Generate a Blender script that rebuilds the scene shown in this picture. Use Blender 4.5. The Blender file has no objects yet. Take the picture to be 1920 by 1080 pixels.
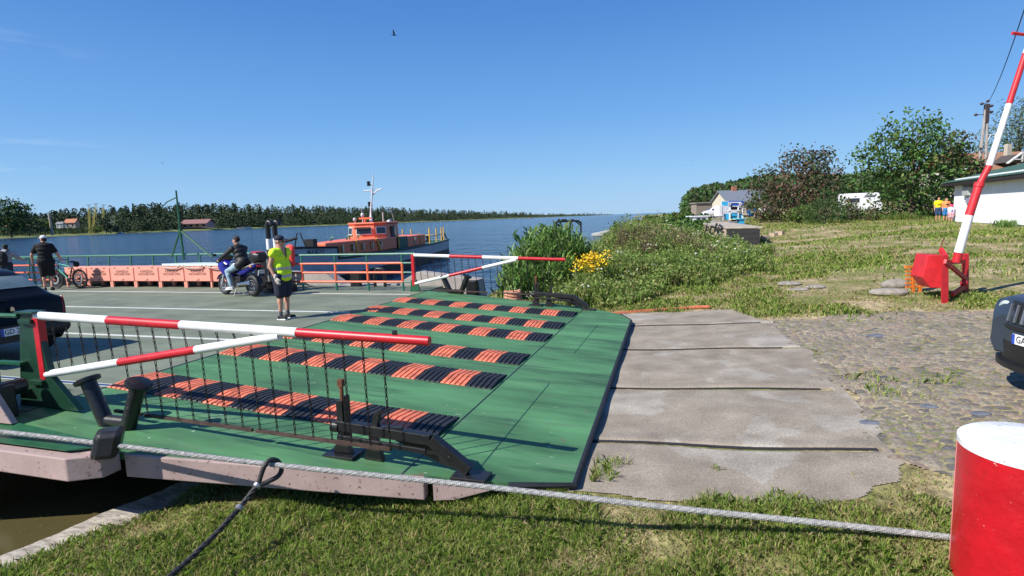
import bpy, bmesh, math, random
import numpy as np
from mathutils import Vector, Matrix, Quaternion
C = bpy.context.scene.collection
rng = np.random.default_rng(7)
random.seed(7)
# ------------------------------------------------------------------ camera
F = 1070.0; ROLL = math.atan(.033); Y0 = 408.0; H = 1.98
PITCH = math.atan((540 - Y0) * math.cos(ROLL) / F)
cam = bpy.data.cameras.new('camera'); camo = bpy.data.objects.new('camera', cam); C.objects.link(camo)
cam.sensor_width = 36; cam.lens = 36 * F / 1920; cam.clip_start = .05; cam.clip_end = 60000
camo.matrix_world = Matrix.Translation((0, 0, H)) @ Matrix.Rotation(math.pi / 2 - PITCH, 4, 'X') @ Matrix.Rotation(-ROLL, 4, 'Z')
bpy.context.scene.camera = camo
# ------------------------------------------------------------------ light
SUN_TRAVEL = Vector((.97, .52, -.98)).normalized()
sl = bpy.data.lights.new('sun', 'SUN'); so = bpy.data.objects.new('sun', sl); C.objects.link(so)
sl.energy = 5.0; sl.angle = math.radians(.53); sl.color = (1, .955, .88)
so.rotation_euler = SUN_TRAVEL.to_track_quat('-Z', 'Y').to_euler()
SUN_AZ = math.atan2(-SUN_TRAVEL.x, -SUN_TRAVEL.y); SUN_EL = math.asin(-SUN_TRAVEL.z)
w = bpy.data.worlds.new('World'); bpy.context.scene.world = w; w.use_nodes = True
nt = w.node_tree; bg = nt.nodes['Background']
sky = nt.nodes.new('ShaderNodeTexSky'); sky.sky_type = 'NISHITA'; sky.sun_disc = False
sky.sun_elevation = SUN_EL; sky.sun_rotation = SUN_AZ
sky.altitude = 0; sky.air_density = 1.0; sky.dust_density = .25; sky.ozone_density = 4.0
# the physical sky blended with the clear blue gradient of that day
tc = nt.nodes.new('ShaderNodeTexCoord'); sx = nt.nodes.new('ShaderNodeSeparateXYZ'); nt.links.new(tc.outputs['Generated'], sx.inputs[0])
gr = nt.nodes.new('ShaderNodeValToRGB'); el = gr.color_ramp.elements; el[0].position = 0; el[0].color = (.30, .52, .79, 1); el[1].position = 1; el[1].color = (.03, .11, .36, 1)
for p_, c_ in ((.06, (.235, .475, .79)), (.16, (.135, .355, .74)), (.32, (.066, .225, .61)), (.5, (.045, .165, .50))): el.new(p_).color = (*c_, 1)
nt.links.new(sx.outputs[2], gr.inputs[0])
sc_ = nt.nodes.new('ShaderNodeVectorMath'); sc_.operation = 'SCALE'; sc_.inputs['Scale'].default_value = 7.9; nt.links.new(gr.outputs[0], sc_.inputs[0])
hs = nt.nodes.new('ShaderNodeMixRGB'); hs.inputs[0].default_value = .85; nt.links.new(sky.outputs[0], hs.inputs[1]); nt.links.new(sc_.outputs[0], hs.inputs[2])
# thin streaky cloud in the lower left part of the sky
mp = nt.nodes.new('ShaderNodeMapping'); mp.inputs['Scale'].default_value = (2.2, 2.2, 15)
mp.inputs['Rotation'].default_value = (0, math.radians(5), 0)
nz = nt.nodes.new('ShaderNodeTexNoise'); nz.inputs['Scale'].default_value = 2.3; nz.inputs['Detail'].default_value = 7
rp = nt.nodes.new('ShaderNodeValToRGB'); rp.color_ramp.elements[0].position = .57; rp.color_ramp.elements[1].position = .85
dt = nt.nodes.new('ShaderNodeVectorMath'); dt.operation = 'DOT_PRODUCT'; dt.inputs[1].default_value = Vector((-.72, .68, .10)).normalized()
rg = nt.nodes.new('ShaderNodeMapRange'); rg.inputs[1].default_value = .965; rg.inputs[2].default_value = .995; rg.inputs[4].default_value = .45
mu = nt.nodes.new('ShaderNodeMath'); mu.operation = 'MULTIPLY'
mx = nt.nodes.new('ShaderNodeMixRGB'); mx.inputs[2].default_value = (7, 7.4, 8, 1)
L = nt.links.new
L(tc.outputs['Generated'], mp.inputs[0]); L(mp.outputs[0], nz.inputs[0]); L(nz.outputs[0], rp.inputs[0])
L(tc.outputs['Generated'], dt.inputs[0]); L(dt.outputs['Value'], rg.inputs[0])
L(rp.outputs[0], mu.inputs[0]); L(rg.outputs[0], mu.inputs[1]); L(mu.outputs[0], mx.inputs[0])
L(hs.outputs[0], mx.inputs[1]); L(mx.outputs[0], bg.inputs[0])
bg.inputs[1].default_value = .105
vs = bpy.context.scene.view_settings; vs.view_transform = 'Standard'; vs.look = 'None'; vs.exposure = 0.46; vs.gamma = 1
bpy.context.scene.cycles.max_bounces = 6
# ------------------------------------------------------------------ pixel <-> world measuring helpers (photo pixels, 1920 x 1080)
def ray(x, y):
    u = (x - 960) / F; v = (540 - y) / F; c, s = math.cos(ROLL), math.sin(ROLL)
    u, v = u * c + v * s, -u * s + v * c
    return Vector((u, math.cos(PITCH) + v * math.sin(PITCH), v * math.cos(PITCH) - math.sin(PITCH)))
O = Vector((0, 0, H))
def onz(x, y, z=0.0): r = ray(x, y); return O + r * ((z - H) / r.z)
def aty(x, y, Y): r = ray(x, y); return O + r * (Y / r.y)
AZ0 = math.radians(-17.5)                                   # the ferry's driving direction, towards the shore
E1 = Vector((math.cos(AZ0), math.sin(AZ0), 0)); E2 = Vector((-math.sin(AZ0), math.cos(AZ0), 0))
def ont(x, y, t): r = ray(x, y); return O + r * (t / r.dot(E2))
def ons(x, y, s): r = ray(x, y); return O + r * (s / r.dot(E1))
def W(s, t, z=0.0): return E1 * s + E2 * t + Vector((0, 0, z))
SJ = -7.13                                                  # where deck and ramp meet
def fl(p): return Vector((p.dot(E1) - SJ, p.dot(E2), p.z))  # world -> ferry local
K = .068
def rz(u): return 0.0 if u < 0 else -K * u                  # ramp surface height at ferry-local u
# ------------------------------------------------------------------ materials
def new_mat(name):
    m = bpy.data.materials.new(name); m.use_nodes = True
    return m, m.node_tree, m.node_tree.nodes['Principled BSDF']
def mat(name, col, rough=.6, metal=0.0, var=.12, scale=6.0, bump=0.0, bscale=40.0, spots=None, spot_scale=30.0, spot_amt=.62, stretch=(1, 1, 1), spec=.5, island=0.0, trans=0.0, detail=5, spot2=None):
    """procedural paint / stone / cloth: base colour with noise, optional dirt or chip spots with their own colour, bump"""
    m, nt, b = new_mat(name); N = nt.nodes.new; L = nt.links.new
    tc = N('ShaderNodeTexCoord'); mp = N('ShaderNodeMapping'); mp.inputs['Scale'].default_value = stretch
    L(tc.outputs['Object'], mp.inputs[0])
    nz = N('ShaderNodeTexNoise'); nz.inputs['Scale'].default_value = scale; nz.inputs['Detail'].default_value = detail
    L(mp.outputs[0], nz.inputs['Vector'])
    cr = N('ShaderNodeValToRGB'); c = np.array(col)
    cr.color_ramp.elements[0].color = (*np.clip(c * (1 - var * 1.6), 0, 1), 1); cr.color_ramp.elements[0].position = .3
    cr.color_ramp.elements[1].color = (*np.clip(c * (1 + var * 1.2), 0, 1), 1); cr.color_ramp.elements[1].position = .72
    L(nz.outputs[0], cr.inputs[0]); out = cr.outputs[0]
    for k, sp in enumerate((spots, spot2)):
        if not sp: continue
        n2 = N('ShaderNodeTexNoise'); n2.inputs['Scale'].default_value = spot_scale * (1, .22)[k]; n2.inputs['Detail'].default_value = 4
        L(mp.outputs[0], n2.inputs['Vector'])
        r2 = N('ShaderNodeValToRGB'); r2.color_ramp.elements[0].position = spot_amt; r2.color_ramp.elements[1].position = spot_amt + (.04, .12)[k]
        L(n2.outputs[0], r2.inputs[0])
        mx = N('ShaderNodeMixRGB'); mx.inputs[2].default_value = (*sp, 1); L(r2.outputs[0], mx.inputs[0]); L(out, mx.inputs[1]); out = mx.outputs[0]
    if island:
        ge = N('ShaderNodeNewGeometry'); hs = N('ShaderNodeHueSaturation'); mr = N('ShaderNodeMapRange')
        mr.inputs[3].default_value = 1 - island; mr.inputs[4].default_value = 1 + island
        L(ge.outputs['Random Per Island'], mr.inputs[0]); L(mr.outputs[0], hs.inputs['Value'])
        m2 = N('ShaderNodeMapRange'); m2.inputs[3].default_value = .48; m2.inputs[4].default_value = .52
        L(ge.outputs['Random Per Island'], m2.inputs[0]); L(m2.outputs[0], hs.inputs['Hue'])
        L(out, hs.inputs['Color']); out = hs.outputs[0]
    L(out, b.inputs['Base Color'])
    b.inputs['Roughness'].default_value = rough; b.inputs['Metallic'].default_value = metal; b.inputs['Specular IOR Level'].default_value = spec
    if bump:
        n3 = N('ShaderNodeTexNoise'); n3.inputs['Scale'].default_value = bscale; n3.inputs['Detail'].default_value = 4
        L(mp.outputs[0], n3.inputs['Vector']); bp = N('ShaderNodeBump'); bp.inputs['Strength'].default_value = bump; bp.inputs['Distance'].default_value = .02
        L(n3.outputs[0], bp.inputs['Height']); L(bp.outputs[0], b.inputs['Normal'])
    if trans:
        tr = N('ShaderNodeBsdfTranslucent'); L(out, tr.inputs[0]); ms = N('ShaderNodeMixShader'); ms.inputs[0].default_value = trans
        L(b.outputs[0], ms.inputs[1]); L(tr.outputs[0], ms.inputs[2]); L(ms.outputs[0], nt.nodes['Material Output'].inputs[0])
    return m
def add_layer(m, col, scale, stretch, lo, hi, amt=1.0, detail=6):
    """one more layer of wear: patches of another colour with their own shape"""
    nt = m.node_tree; N = nt.nodes.new; L = nt.links.new; b = nt.nodes['Principled BSDF']; src = b.inputs['Base Color'].links[0].from_socket
    tc = N('ShaderNodeTexCoord'); mp = N('ShaderNodeMapping'); mp.inputs['Scale'].default_value = stretch; nz = N('ShaderNodeTexNoise'); nz.inputs['Scale'].default_value = scale; nz.inputs['Detail'].default_value = detail; nz.inputs['Roughness'].default_value = .65
    mr = N('ShaderNodeMapRange'); mr.inputs[1].default_value = lo; mr.inputs[2].default_value = hi; mr.inputs[4].default_value = amt; mx = N('ShaderNodeMixRGB'); mx.inputs[2].default_value = (*col, 1)
    L(tc.outputs['Object'], mp.inputs[0]); L(mp.outputs[0], nz.inputs['Vector']); L(nz.outputs[0], mr.inputs[0]); L(mr.outputs[0], mx.inputs[0]); L(src, mx.inputs[1]); L(mx.outputs[0], b.inputs['Base Color'])
    return m
def glass_mat(name, col=(.02, .025, .03), rough=.05):
    m, nt, b = new_mat(name); b.inputs['Base Color'].default_value = (*col, 1); b.inputs['Roughness'].default_value = rough; b.inputs['Specular IOR Level'].default_value = .8
    return m
M = {}
M['deck'] = mat('deck_paint', (.165, .19, .135), .75, var=.16, scale=1.1, spots=(.2, .21, .17), spot_scale=45, spot_amt=.66, bump=.12, bscale=160, spot2=(.135, .155, .11))
M['ramp'] = mat('ramp_paint', (.072, .200, .080), .6, var=.28, scale=1.6, spots=(.36, .46, .34), spot_scale=17, spot_amt=.70, bump=.06, bscale=50, spot2=(.12, .20, .115), stretch=(.45, 1.5, 1), detail=9)
add_layer(M['ramp'], (.028, .075, .035), 1.3, (.5, 4.5, 1), .53, .66, .75); add_layer(M['ramp'], (.13, .23, .13), 2.6, (.3, 2.2, 1), .55, .70, .6); add_layer(M['ramp'], (.16, .10, .06), 5, (1, 1, 1), .66, .70, .8)
add_layer(M['deck'], (.09, .095, .075), .9, (.35, 3.5, 1), .53, .68, .7); add_layer(M['deck'], (.25, .25, .19), 1.6, (.6, 1.5, 1), .62, .75, .5)
M['green'] = mat('green_paint', (.016, .1, .042), .4, var=.15, scale=9, spots=(.2, .3, .22), spot_scale=40, spot_amt=.7)
M['green_dark'] = mat('dark_green_paint', (.008, .042, .022), .4, var=.15, scale=9, spots=(.05, .1, .07), spot_scale=40, spot_amt=.7)
M['teal_rail'] = mat('teal_rail_paint', (.035, .17, .115), .45, var=.15)
M['pink'] = mat('faded_pink_hull_paint', (.40, .29, .265), .7, var=.1, scale=3, spots=(.13, .09, .075), spot_scale=26, spot_amt=.64, bump=.08, bscale=30, spot2=(.32, .25, .22))
M['orange'] = mat('salmon_orange_paint', (.84, .34, .25), .5, var=.06, spots=(.5, .2, .12), spot_scale=35, spot_amt=.72)
M['rail_orange'] = mat('rail_orange_paint', (.78, .15, .06), .45, var=.08)
M['red'] = mat('signal_red_paint', (.52, .012, .022), .4, var=.12, scale=8, spots=(.6, .25, .25), spot_scale=28, spot_amt=.72)
M['white'] = mat('white_paint', (.80, .80, .79), .45, var=.06, scale=8, spots=(.35, .32, .3), spot_scale=30, spot_amt=.73)
add_layer(M['red'], (.30, .02, .02), 3, (1, 1, 1), .58, .72, .7); add_layer(M['red'], (.62, .50, .46), 21, (1, 1, 1), .70, .72, .8); add_layer(M['white'], (.50, .47, .42), 4, (1, 1, 1), .58, .74, .6); add_layer(M['white'], (.22, .13, .09), 19, (1, 1, 1), .70, .72, .9); add_layer(M['pink'], (.17, .10, .07), 2.4, (1, 1, 2), .62, .70, .8)
M['line'] = mat('lane_line_paint', (.62, .62, .58), .6, var=.1, scale=8, spots=(.3, .32, .27), spot_scale=18, spot_amt=.64)
M['black'] = mat('black_paint', (.014, .014, .015), .38, var=.2, scale=10, spots=(.09, .085, .075), spot_scale=34, spot_amt=.68, bump=.08, bscale=40)
M['rubber'] = mat('black_rubber', (.017, .018, .022), .6, var=.2, scale=12, bump=.08)
M['rubber_orange'] = mat('orange_rubber', (.70, .19, .10), .65, var=.24, scale=5, spots=(.3, .09, .05), spot_scale=24, spot_amt=.66)
M['steel'] = mat('galvanised_steel', (.45, .45, .46), .42, .75, var=.1)
M['rust'] = mat('rusty_iron', (.16, .06, .03), .8, .2, var=.25, scale=14)
M['chain'] = mat('chain_steel', (.05, .04, .035), .5, .6, var=.3)
M['glass'] = glass_mat('dark_glass')
M['chrome'] = mat('chrome', (.6, .6, .62), .15, 1.0, var=.03)
M['skin'] = mat('skin', (.52, .27, .18), .55, var=.08)
M['dark'] = mat('dark_cloth', (.012, .012, .014), .85, var=.2, bump=.1, bscale=90)
M['plate'] = mat('plate_white', (.78, .78, .78), .4, var=.02)
M['euro'] = mat('plate_blue', (.02, .07, .42), .4, var=.02)
M['ink'] = mat('black_lettering', (.012, .012, .012), .5, var=.02)
# ------------------------------------------------------------------ mesh building
class MB:
    def __init__(s): s.v = []; s.f = []; s.m = []
    def add(s, vs, fs, mi=0):
        o = len(s.v); s.v += [tuple(p) for p in vs]; s.f += [tuple(i + o for i in f) for f in fs]; s.m += [mi] * len(fs); return s
    def box(s, c, size, R=None, mi=0):
        c = Vector(c); h = Vector(size) / 2
        vs = [Vector((x * h.x, y * h.y, z * h.z)) for z in (-1, 1) for y in (-1, 1) for x in (-1, 1)]
        if R is not None: vs = [R @ p for p in vs]
        return s.add([p + c for p in vs], [(0, 2, 3, 1), (4, 5, 7, 6), (0, 1, 5, 4), (2, 6, 7, 3), (0, 4, 6, 2), (1, 3, 7, 5)], mi)
    def bar(s, p, q, wd, ht, up=(0, 0, 1), mi=0):
        p = Vector(p); q = Vector(q); d = (q - p); l = d.length; d.normalize(); sd = d.cross(Vector(up))
        if sd.length < 1e-4: sd = d.cross(Vector((1, 0, 0)))
        sd.normalize(); u = sd.cross(d); R = Matrix((d, sd, u)).transposed()
        return s.box((p + q) / 2, (l, wd, ht), R, mi)
    def tube(s, pts, r, n=8, mi=0, caps=True, flat=None):
        pts = [Vector(p) for p in pts]; k = len(pts); rs = r if hasattr(r, '__len__') else [r] * k
        ts = []
        for i in range(k):
            a = pts[max(i - 1, 0)]; b = pts[min(i + 1, k - 1)]; ts.append((b - a).normalized())
        nrm = ts[0].cross(Vector((0, 0, 1)))
        if nrm.length < .05: nrm = ts[0].cross(Vector((0, 1, 0)))
        nrm.normalize(); vs = []
        for i in range(k):
            nrm = (nrm - ts[i] * nrm.dot(ts[i])).normalized(); bn = ts[i].cross(nrm)
            for j in range(n):
                a = 2 * math.pi * j / n; vs.append(pts[i] + (nrm * math.cos(a) + bn * math.sin(a)) * rs[i])
        fs = [(i * n + j, i * n + (j + 1) % n, (i + 1) * n + (j + 1) % n, (i + 1) * n + j) for i in range(k - 1) for j in range(n)]
        if caps: fs += [tuple(range(n - 1, -1, -1)), tuple(range((k - 1) * n, k * n))]
        return s.add(vs, fs, mi)
    def cap(s, p, q, r1, r2=None, n=12, mi=0):
        r2 = r1 if r2 is None else r2; p = Vector(p); q = Vector(q); d = q - p; l = d.length
        d = d.normalized() if l > 1e-6 else Vector((0, 0, 1)); pts = []; rs = []
        for a in (-85, -60, -30, 0): pts.append(p + d * r1 * math.sin(math.radians(a))); rs.append(r1 * math.cos(math.radians(a)))
        for a in (0, 30, 60, 85): pts.append(q + d * r2 * math.sin(math.radians(a))); rs.append(r2 * math.cos(math.radians(a)))
        return s.tube(pts, rs, n, mi)
    def ell(s, c, r, R=None, n=16, k=10, mi=0):
        c = Vector(c); vs = []
        for i in range(k + 1):
            a = math.pi * (i / k - .5); a = max(min(a, 1.54), -1.54)
            for j in range(n):
                b = 2 * math.pi * j / n; p = Vector((r[0] * math.cos(a) * math.cos(b), r[1] * math.cos(a) * math.sin(b), r[2] * math.sin(a)))
                vs.append(c + (R @ p if R is not None else p))
        fs = [(i * n + j, i * n + (j + 1) % n, (i + 1) * n + (j + 1) % n, (i + 1) * n + j) for i in range(k) for j in range(n)]
        fs += [tuple(range(n - 1, -1, -1)), tuple(range(k * n, (k + 1) * n))]
        return s.add(vs, fs, mi)
    def lathe(s, c, axis, prof, n=24, mi=0, closed=False):
        """prof: (distance along axis, radius) pairs"""
        c = Vector(c); ax = Vector(axis).normalized(); a = ax.cross(Vector((0, 0, 1)))
        if a.length < .1: a = ax.cross(Vector((0, 1, 0)))
        a.normalize(); b = ax.cross(a); vs = []
        for d, r in prof:
            for j in range(n):
                t = 2 * math.pi * j / n; vs.append(c + ax * d + (a * math.cos(t) + b * math.sin(t)) * r)
        k = len(prof)
        fs = [(i * n + j, i * n + (j + 1) % n, ((i + 1) % k) * n + (j + 1) % n, ((i + 1) % k) * n + j) for i in range(k if closed else k - 1) for j in range(n)]
        if not closed: fs += [tuple(range(n - 1, -1, -1)), tuple(range((k - 1) * n, k * n))]
        return s.add(vs, fs, mi)
    def prism(s, poly, ext, mi=0):
        """poly: planar 3d outline; ext: extrusion vector"""
        poly = [Vector(p) for p in poly]; e = Vector(ext); n = len(poly)
        return s.add(poly + [p + e for p in poly], [tuple(range(n - 1, -1, -1)), tuple(range(n, 2 * n))] + [(i, (i + 1) % n, n + (i + 1) % n, n + i) for i in range(n)], mi)
    def grid(s, fn, nu, nv, mi=0):
        vs = [fn(i / nu, j / nv) for i in range(nu + 1) for j in range(nv + 1)]
        return s.add(vs, [(i * (nv + 1) + j, (i + 1) * (nv + 1) + j, (i + 1) * (nv + 1) + j + 1, i * (nv + 1) + j + 1) for i in range(nu) for j in range(nv)], mi)
    def build(s, name, mats, parent=None, smooth=False, bevel=0.0, loc=None):
        me = bpy.data.meshes.new(name); me.from_pydata(s.v, [], s.f)
        mats = mats if isinstance(mats, (list, tuple)) else [mats]
        for m in mats: me.materials.append(m)
        me.polygons.foreach_set('material_index', s.m)
        bm = bmesh.new(); bm.from_mesh(me); bmesh.ops.recalc_face_normals(bm, faces=bm.faces); bm.to_mesh(me); bm.free()
        if smooth:
            me.polygons.foreach_set('use_smooth', [True] * len(me.polygons))
            me.set_sharp_from_angle(angle=math.radians(38))
        o = bpy.data.objects.new(name, me); C.objects.link(o)
        if bevel:
            bv = o.modifiers.new('bevel', 'BEVEL'); bv.width = bevel; bv.segments = 2; bv.limit_method = 'ANGLE'
        if parent is not None: o.parent = parent
        if loc is not None: o.location = loc
        return o
def tag(o, label=None, cat=None, group=None, kind=None):
    if label: o['label'] = label
    if cat: o['category'] = cat
    if group: o['group'] = group
    if kind: o['kind'] = kind
    return o
def thing(name, label, cat, loc=(0, 0, 0), rz=0.0, group=None):
    o = bpy.data.objects.new(name, None); C.objects.link(o); o.location = loc; o.rotation_euler = (0, 0, rz); o.empty_display_size = .1
    return tag(o, label, cat, group)
def copy_tree(o, parent=None):
    c = o.copy(); C.objects.link(c); c.parent = parent
    for ch in list(o.children): copy_tree(ch, c)
    return c
def text(name, body, size, mtx, m, parent=None, ext=.002, align='CENTER', sx=1.0):
    cu = bpy.data.curves.new(name, 'FONT'); cu.body = body; cu.size = size; cu.extrude = ext; cu.align_x = align; cu.align_y = 'CENTER'; cu.space_line = .85; cu.resolution_u = 2
    t = bpy.data.objects.new(name, cu); C.objects.link(t)
    dg = bpy.context.evaluated_depsgraph_get(); me = bpy.data.meshes.new_from_object(t.evaluated_get(dg))
    bpy.data.objects.remove(t); bpy.data.curves.remove(cu)
    me.transform(Matrix.Diagonal((sx, 1, 1, 1))); me.transform(mtx); me.materials.clear(); me.materials.append(m); me.name = name
    o = bpy.data.objects.new(name, me); C.objects.link(o)
    if parent is not None: o.parent = parent
    return o
def frame(origin, xdir, ydir):
    x = Vector(xdir).normalized(); y = Vector(ydir); y = (y - x * y.dot(x)).normalized(); z = x.cross(y)
    m = Matrix((x, y, z)).transposed().to_4x4(); m.translation = Vector(origin); return m
def remeshed(mb, name, m, parent, voxel=.012, smooth=4):
    o = mb.build(name + '_raw', m); md = o.modifiers.new('r', 'REMESH'); md.mode = 'VOXEL'; md.voxel_size = voxel; md.use_smooth_shade = True
    sm = o.modifiers.new('s', 'SMOOTH'); sm.iterations = smooth; sm.factor = .5
    dg = bpy.context.evaluated_depsgraph_get(); me = bpy.data.meshes.new_from_object(o.evaluated_get(dg)); me.name = name
    old = o.data; bpy.data.objects.remove(o); bpy.data.meshes.remove(old)
    me.polygons.foreach_set('use_smooth', [True] * len(me.polygons))
    o = bpy.data.objects.new(name, me); C.objects.link(o); o.parent = parent
    return o
def fast_mesh(name, verts, nper, mats, parent=None, mi=None, smooth=False):
    """many separate polygons of nper vertices each, from an (N*nper, 3) array"""
    n = len(verts) // nper; me = bpy.data.meshes.new(name); me.vertices.add(len(verts)); me.vertices.foreach_set('co', np.ascontiguousarray(verts, dtype=np.float32).ravel())
    me.loops.add(n * nper); me.loops.foreach_set('vertex_index', np.arange(n * nper, dtype=np.int32))
    me.polygons.add(n); me.polygons.foreach_set('loop_start', np.arange(0, n * nper, nper, dtype=np.int32)); me.polygons.foreach_set('loop_total', np.full(n, nper, dtype=np.int32))
    mats = mats if isinstance(mats, (list, tuple)) else [mats]
    for m in mats: me.materials.append(m)
    if mi is not None: me.polygons.foreach_set('material_index', np.asarray(mi, dtype=np.int32))
    me.update(calc_edges=True); me.validate()
    o = bpy.data.objects.new(name, me); C.objects.link(o)
    if parent is not None: o.parent = parent
    return o
def unit(a): return a / np.maximum(np.linalg.norm(a, axis=1, keepdims=True), 1e-9)
def leaf_verts(c, size, aspect=.55, up=.35, rg=rng):
    """diamond leaves, random normals with a bias upwards; c (N,3)"""
    n = len(c); nr = unit(rg.normal(size=(n, 3)) + np.array([0, 0, up])); a = unit(np.cross(nr, rg.normal(size=(n, 3)))); b = np.cross(nr, a)
    s = (size * rg.uniform(.6, 1.35, n))[:, None]; a = a * s * .5; b = b * s * .5 * aspect
    return np.stack([c - a, c + b, c + a, c - b], 1).reshape(-1, 3)
# ================================================================== SETTING
WATER_Z = -.90
def slab_z(s): return -.505 + .05 * (s + 1.1)
ctrl = []
for s in (-2.5, -1, 1.2, 3.5, 6):
    for t in (5.4, 8, 11, 13.6): p = W(s, t); ctrl.append((p.x, p.y, slab_z(s)))
for s, t, z in [(-4.5, 5, -1.2), (-4.5, 9, -.95), (-4.5, 13, -.95), (-8, 4, -2), (-8, 9, -1.9), (-8, 14, -1.9), (-14, 8, -2.6), (-14, 16, -2.6), (-25, 6, -3), (-25, 16, -3),
                (-1.8, 3.6, -.70), (0, 3.6, -.62), (2, 3.6, -.56), (5, 3.8, -.40), (-1.6, 1.6, -.62), (0, 1.5, -.55), (3, 1, -.46), (7, 1, -.25), (-1, -3, -.4), (4, -4, -.3),
                (-2.6, 5.2, -.70), (-2.9, 4.3, -.74), (-3.0, 3.0, -.76), (-4.9, 4.6, -1.15), (-4.3, 4.9, -.9), (-4.75, 3.9, -1.0), (-3.2, 1.5, -.80), (-5.2, 1, -1.3), (-5.6, 3.2, -1.4), (-6, 2, -2), (-9, -2, -2.6), (-4, -4, -1), (-20, -5, -3), (9, 5, -.05), (9, 9, -.03), (12, 7, .12), (18, 3, .3),
                (-3.5, 15.6, -.85), (-1.2, 15.2, -.48), (-5, 16, -1.3), (-6, 18, -1.8), (2.5, 14.8, -.27)]:
    p = W(s, t); ctrl.append((p.x, p.y, z))
ctrl += [(-1.2, 19, -1.1), (0, 19.5, -.75), (3, 19.5, -.45), (-1.5, 22, -1.6), (0.2, 23, -1.1), (2.6, 24, -.7), (-3, 26, -2.4), (2.5, 32, -1.8), (4.5, 31, -.7), (5, 40, -2), (9, 42, -.8), (10, 60, -2), (17, 62, -.85), (16, 80, -2), (26, 90, -.8),
         (30, 150, -2), (48, 160, -.85), (70, 320, -2.2), (95, 320, -.8), (150, 700, -.8), (110, 700, -3),
         (4.5, 21, -.25), (6.3, 25.5, .55), (7.0, 29, .95), (9.0, 31.5, .05), (10.8, 35, -.15), (12.2, 36, -.2), (9.2, 26, .05), (12, 30, -.15), (11, 21, -.25), (14, 35, -.25), (16.5, 36, -.05),
         (8, 15.5, -.2), (9.8, 12.5, -.14), (12, 17, 0), (17, 25, .18), (22, 30, .42), (21, 38, .45), (27, 36, .7), (30, 39.5, .66), (36, 38, .72), (36, 28, .68), (27, 32, .64), (25, 18, .4), (40, 15, .8), (60, 30, 1.3),
         (20, 47, .66), (26, 48, .76), (14.2, 45, -.6), (12.2, 38, -.5), (17, 57, -.7), (21, 58, .86), (17.5, 45, .62), (27, 64, .98), (20, 75, 1.0), (36, 60, 1.15), (45, 75, 1.35), (50, 45, 1.2), (60, 100, 1.7), (40, 110, 1.3), (100, 60, 2), (90, 150, 3), (70, 170, 2), (150, 100, 4), (130, 250, 4), (200, 400, 6), (160, 400, 2), (400, 300, 8), (300, 100, 7), (100, -50, 1.5), (30, -40, .5), (0, -40, 0), (-20, -40, -2.5), (-60, 10, -4), (-60, 100, -5), (-20, 100, -4), (-100, -60, -5), (250, 900, -1), (400, 900, 5)]
CT = np.array(ctrl); CP = CT[:, :2]
_t0 = onz(-60, 1075, -.78); _t1 = onz(335, 905, -.78); TB0 = np.array([_t0.x, _t0.y]); TBD = np.array([_t1.x - _t0.x, _t1.y - _t0.y]); TBD /= np.linalg.norm(TBD)
def _ker(d): return np.sqrt(d * d + .3)
_D = np.linalg.norm(CP[:, None] - CP[None], axis=2); n_ = len(CP)
_A = np.zeros((n_ + 3, n_ + 3)); _A[:n_, :n_] = _ker(_D) + np.eye(n_) * -.02; _A[:n_, n_] = 1; _A[:n_, n_ + 1:] = CP; _A[n_:, :n_] = _A[:n_, n_:].T
_w = np.linalg.solve(_A, np.concatenate([CT[:, 2], [0, 0, 0]]))
def G(x, y):
    x = np.atleast_1d(np.asarray(x, float)); y = np.atleast_1d(np.asarray(y, float)); sh = x.shape; P = np.stack([x.ravel(), y.ravel()], 1); out = np.empty(len(P))
    for i in range(0, len(P), 20000):
        q = P[i:i + 20000]; d = np.linalg.norm(q[:, None] - CP[None], axis=2); out[i:i + 20000] = _ker(d) @ _w[:n_] + _w[n_] + q @ _w[n_ + 1:]
    s_ = P @ np.array([E1.x, E1.y]); t_ = P @ np.array([E2.x, E2.y]); st01 = lambda a: np.clip(a, 0, 1) ** 2 * (3 - 2 * np.clip(a, 0, 1))
    mk = st01((s_ + 3.2) / .6) * st01((2.6 - s_) / 1.2) * st01((t_ - 4.1) / .7) * st01((14.6 - t_) / .8); out = out * (1 - mk) + (slab_z(s_) - .004) * mk
    sd = (P[:, 0] - TB0[0]) * TBD[1] - (P[:, 1] - TB0[1]) * TBD[0]; al = (P[:, 0] - TB0[0]) * TBD[0] + (P[:, 1] - TB0[1]) * TBD[1]; nr_m = st01((al + 4.5) / 1.5) * st01((5.2 - al) / 1.2) * (np.hypot(P[:, 0], P[:, 1]) < 14)
    out = np.where(sd > .08, out + nr_m * np.maximum(0, -.80 + .09 * np.clip(sd, 0, 1.6) - out) * st01((2.6 - sd) / 1.2), out - nr_m * np.maximum(0, out - (-.90 + .10 * np.sin(al * 1.7) - .22 * np.clip(-sd, 0, 4))))
    out += .018 * np.sin(P[:, 0] * 2.1 + np.sin(P[:, 1] * 1.7)) * np.sin(P[:, 1] * 2.6) * (np.hypot(P[:, 0], P[:, 1]) < 60)
    return out.reshape(sh)
def g1(x, y): return float(G(x, y)[0])
def ground_at(px, py, lo=2.0, hi=400.0):
    """world point where the ray through a photo pixel meets the terrain"""
    r = ray(px, py); ts = np.geomspace(lo, hi, 600); X = O.x + r.x * ts; Y = O.y + r.y * ts; Z = O.z + r.z * ts; d = Z - G(X, Y)
    i = int(np.argmax(d < 0)) if (d < 0).any() else len(ts) - 1
    return Vector((X[i], Y[i], float(G(X[i], Y[i])[0])))
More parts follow.
